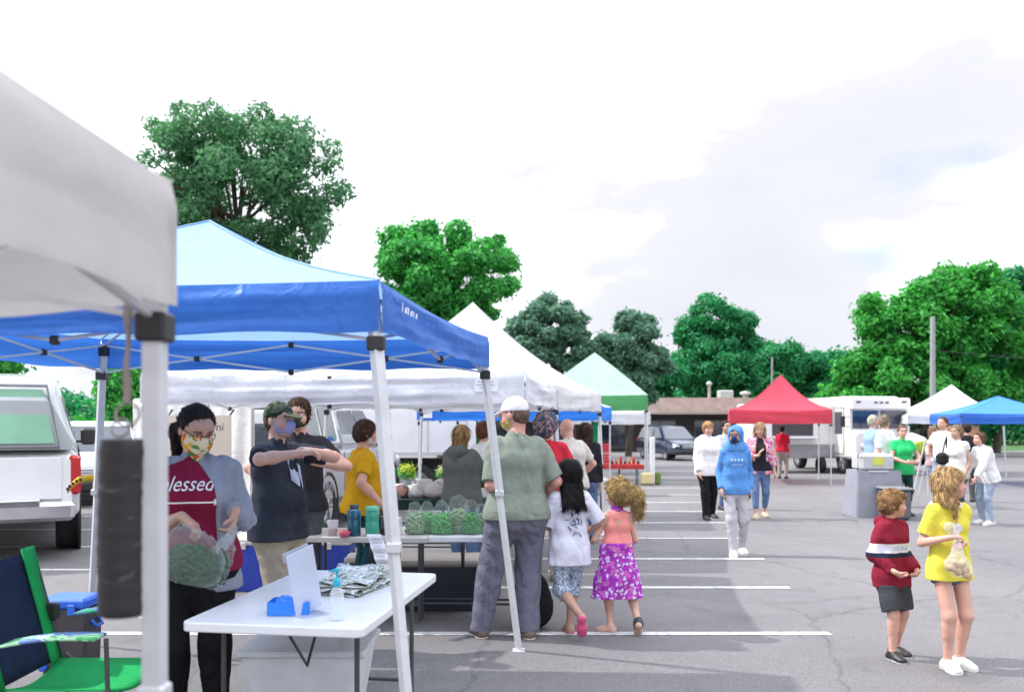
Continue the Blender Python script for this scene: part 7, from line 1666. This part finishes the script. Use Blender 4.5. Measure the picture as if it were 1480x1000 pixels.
# girl in yellow
yl = cloth('yellow_tee', (0.72, 0.66, 0.08))
Yg = person('girl with long blond hair in a yellow shirt holding a plastic bag', 1372, 5.78, 1.335, yaw=12, child=0.55, g=0.88, skin=PINK, head_yaw=50, head_pitch=-2,
            hair=dict(col=(0.56, 0.36, 0.17), style='long', len=0.62, e=0.035, front=True, w=0.95, amp=0.002, back=0.2),
            hands={'R': dict(at=('p', 1370, 777, -0.17), pole=(-.35, -0.9, -0.8), dir=(0.8, 0.5, 0.15), palm=(0.4, 0.2, -1), curl=0.65), 'L': dict(at=('p', 1393, 785, -0.15), pole=(.35, -0.9, -0.8), dir=(-0.8, 0.5, 0.1), palm=(-0.4, 0.2, -1), curl=0.65)},
            feet={'R': dict(at=('l', -0.035, 0.03, 0.045)), 'L': dict(at=('l', 0.055, 0.0, 0.045))},
            top=dict(mat=yl, e=0.014, hem=0.445, sleeve=0.72, se=0.018, sf=0.012, flare=0.012, amp=0.007), bottom=dict(mat=cloth('denim_shorts', (0.11, 0.15, 0.19)), t=0.24, e=0.0, ke=0.008, name='shorts'), shoes=dict(mat=shoe_w, sole=sole_w))
wt_ = cloth('trim_white', (0.78, 0.77, 0.76))
nbk = MB(); nbk.path([Yg['T'](0.050 * math.cos(t), 0.004 + 0.052 * math.sin(t), 0.828 - 0.020 * math.sin(t)) for t in np.linspace(0, 2 * math.pi, 25)], 0.008, 6); obj('collar', nbk, wt_, Yg['root'])
fp = MB()
for k in range(5):
    a0 = k * 2 * math.pi / 5; fp.add([(0.022 * math.cos(a0) + 0.02 * math.cos(t), 0.022 * math.sin(a0) + 0.02 * math.sin(t), 0) for t in np.linspace(0, 2 * math.pi, 10)[:-1]], [tuple(range(9))])
decal(Yg, 'top', [Vector((v[0], v[1])) for v in fp.v], fp.f, wt_, (0.0, 0, 0.70), 'printed_flower')
c = P(1384, 812, 5.52); root = thing('bread_bag', 'clear bag of potatoes held by the girl in yellow', 'bag', c)
pot = M('potato', (0.58, 0.40, 0.22), rough=0.7, var=0.2, scale=30)
for dx, dz, a in ((-0.045, -0.035, 0.3), (0.0, -0.055, 1.2), (0.045, -0.05, 0.4), (-0.015, -0.01, 0.9), (0.03, -0.012, 2.0), (0.062, -0.085, 0.5)):
    blob('potato', [ell((c.x + dx, c.y + 0.01 * math.sin(9 * dx), c.z + dz), (0.034, 0.026, 0.025), np.array(Matrix.Rotation(a, 3, 'Y')))], 0.006, pot, root)
blob('bag_film', [ell((c.x + .01, c.y, c.z - .035), (0.092, 0.05, 0.06), np.array(Matrix.Rotation(0.35, 3, 'Y')), k=0.03), caps((c.x, c.y, c.z), P(1383, 778, 5.56), 0.055, 0.016, k=0.04), caps(P(1383, 778, 5.54), P(1372, 762, 5.54), 0.014, 0.035, k=0.02)], 0.006, glassy('clear_bag', (0.85, 0.82, 0.84), 0.16, 0.12, 0.9), root, post=lambda Q, D: D + fold_noise(Q, 0.005, 2.5))
# people among the stalls
person('bald man in a beige shirt bending at the blue banded stall', 826, 11.0, 1.73, yaw=205, g=1.15, belly=0.02, skin=(0.64, 0.36, 0.29), lean=8, head_pitch=20, head_yaw=10, hands={'L': dict(at=('l', 0.12, 0.16, 0.60), pole=(1, -0.7, -0.7)), 'R': dict(at=('l', -0.14, 0.12, 0.56), pole=(-1, -0.6, -0.5))},
       top=dict(mat=cloth('beige_tee', (0.58, 0.54, 0.50)), e=0.018, hem=0.48, sleeve=0.75, sf=0.01), bottom=dict(mat=cloth('stone', (0.30, 0.28, 0.25)), e=0.012), shoes=dict(mat=shoe_k))
dr_ = pattern_mat('bandana_print', 'print', [13.0, (0.05, 0.04, 0.05), (0.05, 0.09, 0.17), (0.05, 0.04, 0.05), (0.30, 0.24, 0.25), (0.11, 0.05, 0.09), (0.05, 0.045, 0.05)])
Dr = person('person with a large dark patterned head wrap beyond the sage shirted man', 789, 9.1, 1.74, yaw=172, g=1.05, skin=TAN, top=dict(mat=cloth('red_tee', (0.55, 0.03, 0.05)), e=0.014, sleeve=0.7), bottom=dict(mat=cloth('khaki_light', (0.40, 0.37, 0.30)), e=0.014, ke=0.02, ae=0.02), shoes=dict(mat=M('shoe_olive', (0.16, 0.16, 0.09))), hair=dict(col=(0.03, 0.02, 0.02), style='short'),
            hands={'L': dict(at=('l', 0.1, 0.16, 0.6), pole=(1, -.5, -.6)), 'R': dict(at=('l', -0.1, 0.16, 0.6), pole=(-1, -.5, -.6))})
blob('head_wrap', [ell(Dr['hp'](0, -0.08, 0.64), np.array((0.56, 0.62, 0.60)) * Dr['q'], k=0.03), ell(Dr['hp'](0.1, -0.3, 0.28), np.array((0.36, 0.34, 0.30)) * Dr['q'], k=0.05)], 0.011, dr_, Dr['root'], post=lambda Q, D: D + fold_noise(Q, 0.010, 2.2))
person('long brown haired person in black at the shoulder of the bald man', 846, 12.2, 1.68, yaw=170, skin=TAN, hair=dict(col=(0.07, 0.035, 0.025), style='long', len=0.4, e=0.04), top=dict(mat=cloth('black_top', (0.02, 0.02, 0.025)), sleeve=1.9), bottom=dict(mat=jeans), shoes=dict(mat=shoe_k))
# the group at the wash station
person('grey haired man in a plain white shirt standing behind the wash station', 1279, 16.3, 1.86, yaw=215, g=1.12, skin=(0.62, 0.34, 0.26), head_yaw=-85, hair=dict(col=(0.36, 0.27, 0.20), style='short', e=0.02), hands={'R': dict(at=('l', -0.15, 0.06, 0.46))},
       top=dict(mat=white_t, e=0.018, hem=0.47, sleeve=0.8, sf=0.01), bottom=dict(mat=cloth('grey_trousers', (0.08, 0.08, 0.09)), e=0.012), shoes=dict(mat=shoe_w))
person('white haired man in a pale blue shirt behind the grey haired man', 1262, 17.8, 1.88, yaw=100, g=1.05, skin=(0.62, 0.34, 0.26), hair=dict(col=(0.62, 0.58, 0.46), style='short', e=0.03), top=dict(mat=cloth('powder_blue', (0.28, 0.42, 0.58)), sleeve=0.8, e=0.016), bottom=dict(mat=jeans), shoes=dict(mat=shoe_k))
person('woman in a bright green shirt and dark green trousers holding her hands together', 1304, 15.9, 1.66, yaw=6, g=1.1, bust=0.01, skin=PINK, head_yaw=-14, hair=dict(col=(0.30, 0.17, 0.12), style='short', e=0.02),
       hands={'R': dict(at=('l', -0.05, 0.15, 0.6), pole=(-1, -0.5, -0.6), dir=(0.8, 0.4, 0)), 'L': dict(at=('l', 0.10, 0.15, 0.6), pole=(1, -0.5, -0.6), dir=(-0.8, 0.4, 0))},
       top=dict(mat=cloth('bright_green', (0.03, 0.50, 0.15)), e=0.014, hem=0.46, sleeve=0.5), bottom=dict(mat=cloth('bottle_green', (0.015, 0.05, 0.04)), e=0.006), shoes=dict(mat=shoe_k))
person('tall brown haired man in a white shirt and light jeans at the right stalls', 1363, 17.5, 1.84, yaw=-60, skin=PINK, hair=dict(col=(0.11, 0.06, 0.04), style='short', e=0.04), hands={'R': dict(at=('l', -0.08, 0.16, 0.6), pole=(-1, -0.5, -0.6))}, top=dict(mat=white_t, e=0.014, sleeve=0.7), bottom=dict(mat=jl, e=0.01), shoes=dict(mat=shoe_w))
person('woman in a pinkish top and faded jeans facing the tall brown haired man', 1349, 17.9, 1.64, yaw=70, skin=PINK, hair=dict(col=(0.24, 0.14, 0.09), style='bob', len=0.3, e=0.04), hands={'R': dict(at=('l', -0.12, 0.12, 0.62), pole=(-0.6, -0.5, -1))}, top=dict(mat=cloth('rose_grey', (0.45, 0.30, 0.32)), sleeve=0.7), bottom=dict(mat=jl, e=0.004), shoes=dict(mat=shoe_w))
wb2 = person('fair haired woman in a sleeveless white top carrying a black bag', 1383, 14.6, 1.66, yaw=-66, g=1.05, bust=0.012, skin=TAN, hair=dict(col=(0.40, 0.27, 0.16), style='short', e=0.05), hands={'L': dict(at=('l', 0.12, 0.04, 0.5)), 'R': dict(at=('l', -0.1, 0.15, 0.56), pole=(-.6, -.6, -1))},
       top=dict(mat=cloth('ivory', (0.68, 0.66, 0.64)), e=0.016, hem=0.46, sleeve=0.3), bottom=dict(mat=cloth('grey_trousers', (0.08, 0.08, 0.09)), e=0.01), shoes=dict(mat=shoe_k))
b = MB(); cxx = X(1364, 14.3); b.box((cxx, 14.35, 1.02), (0.16, 0.22, 0.2), bev=0.05); b.path([(cxx, 14.35, 1.1), (cxx + .12, 14.45, 1.38), (cxx + .2, 14.6, 1.2)], 0.012, 6); solo('shoulder_bag', b, cloth('pack_black', (0.018, 0.018, 0.02)), 'small black bag slung in front of the sleeveless white top', 'bag', (cxx, 14.35, 1.02))
person('dark clothed person with a black pack behind the sleeveless woman', 1398, 19, 1.72, yaw=160, skin=TAN, hair=dict(col=(0.03, 0.02, 0.02), style='short', e=0.04), top=dict(mat=cloth('black_top', (0.02, 0.02, 0.025)), sleeve=0.7), bottom=dict(mat=cloth('grey_trousers', (0.08, 0.08, 0.09))), shoes=dict(mat=shoe_k))
person('bending person in a loose white shirt and blue jeans beyond the yellow shirted girl', 1427, 14.4, 1.56, yaw=-80, g=1.1, lean=14, skin=PINK, hair=dict(col=(0.20, 0.11, 0.06), style='short', e=0.05), hands={'R': dict(at=('l', -0.1, 0.2, 0.5), pole=(-.6, -.6, -1)), 'L': dict(at=('l', 0.1, 0.22, 0.5), pole=(.6, -.6, -1))},
       top=dict(mat=white_t, e=0.024, hem=0.46, sleeve=1.9, se=0.018), bottom=dict(mat=jl, e=0.01), shoes=dict(mat=shoe_w))
bpy.context.view_layer.update()
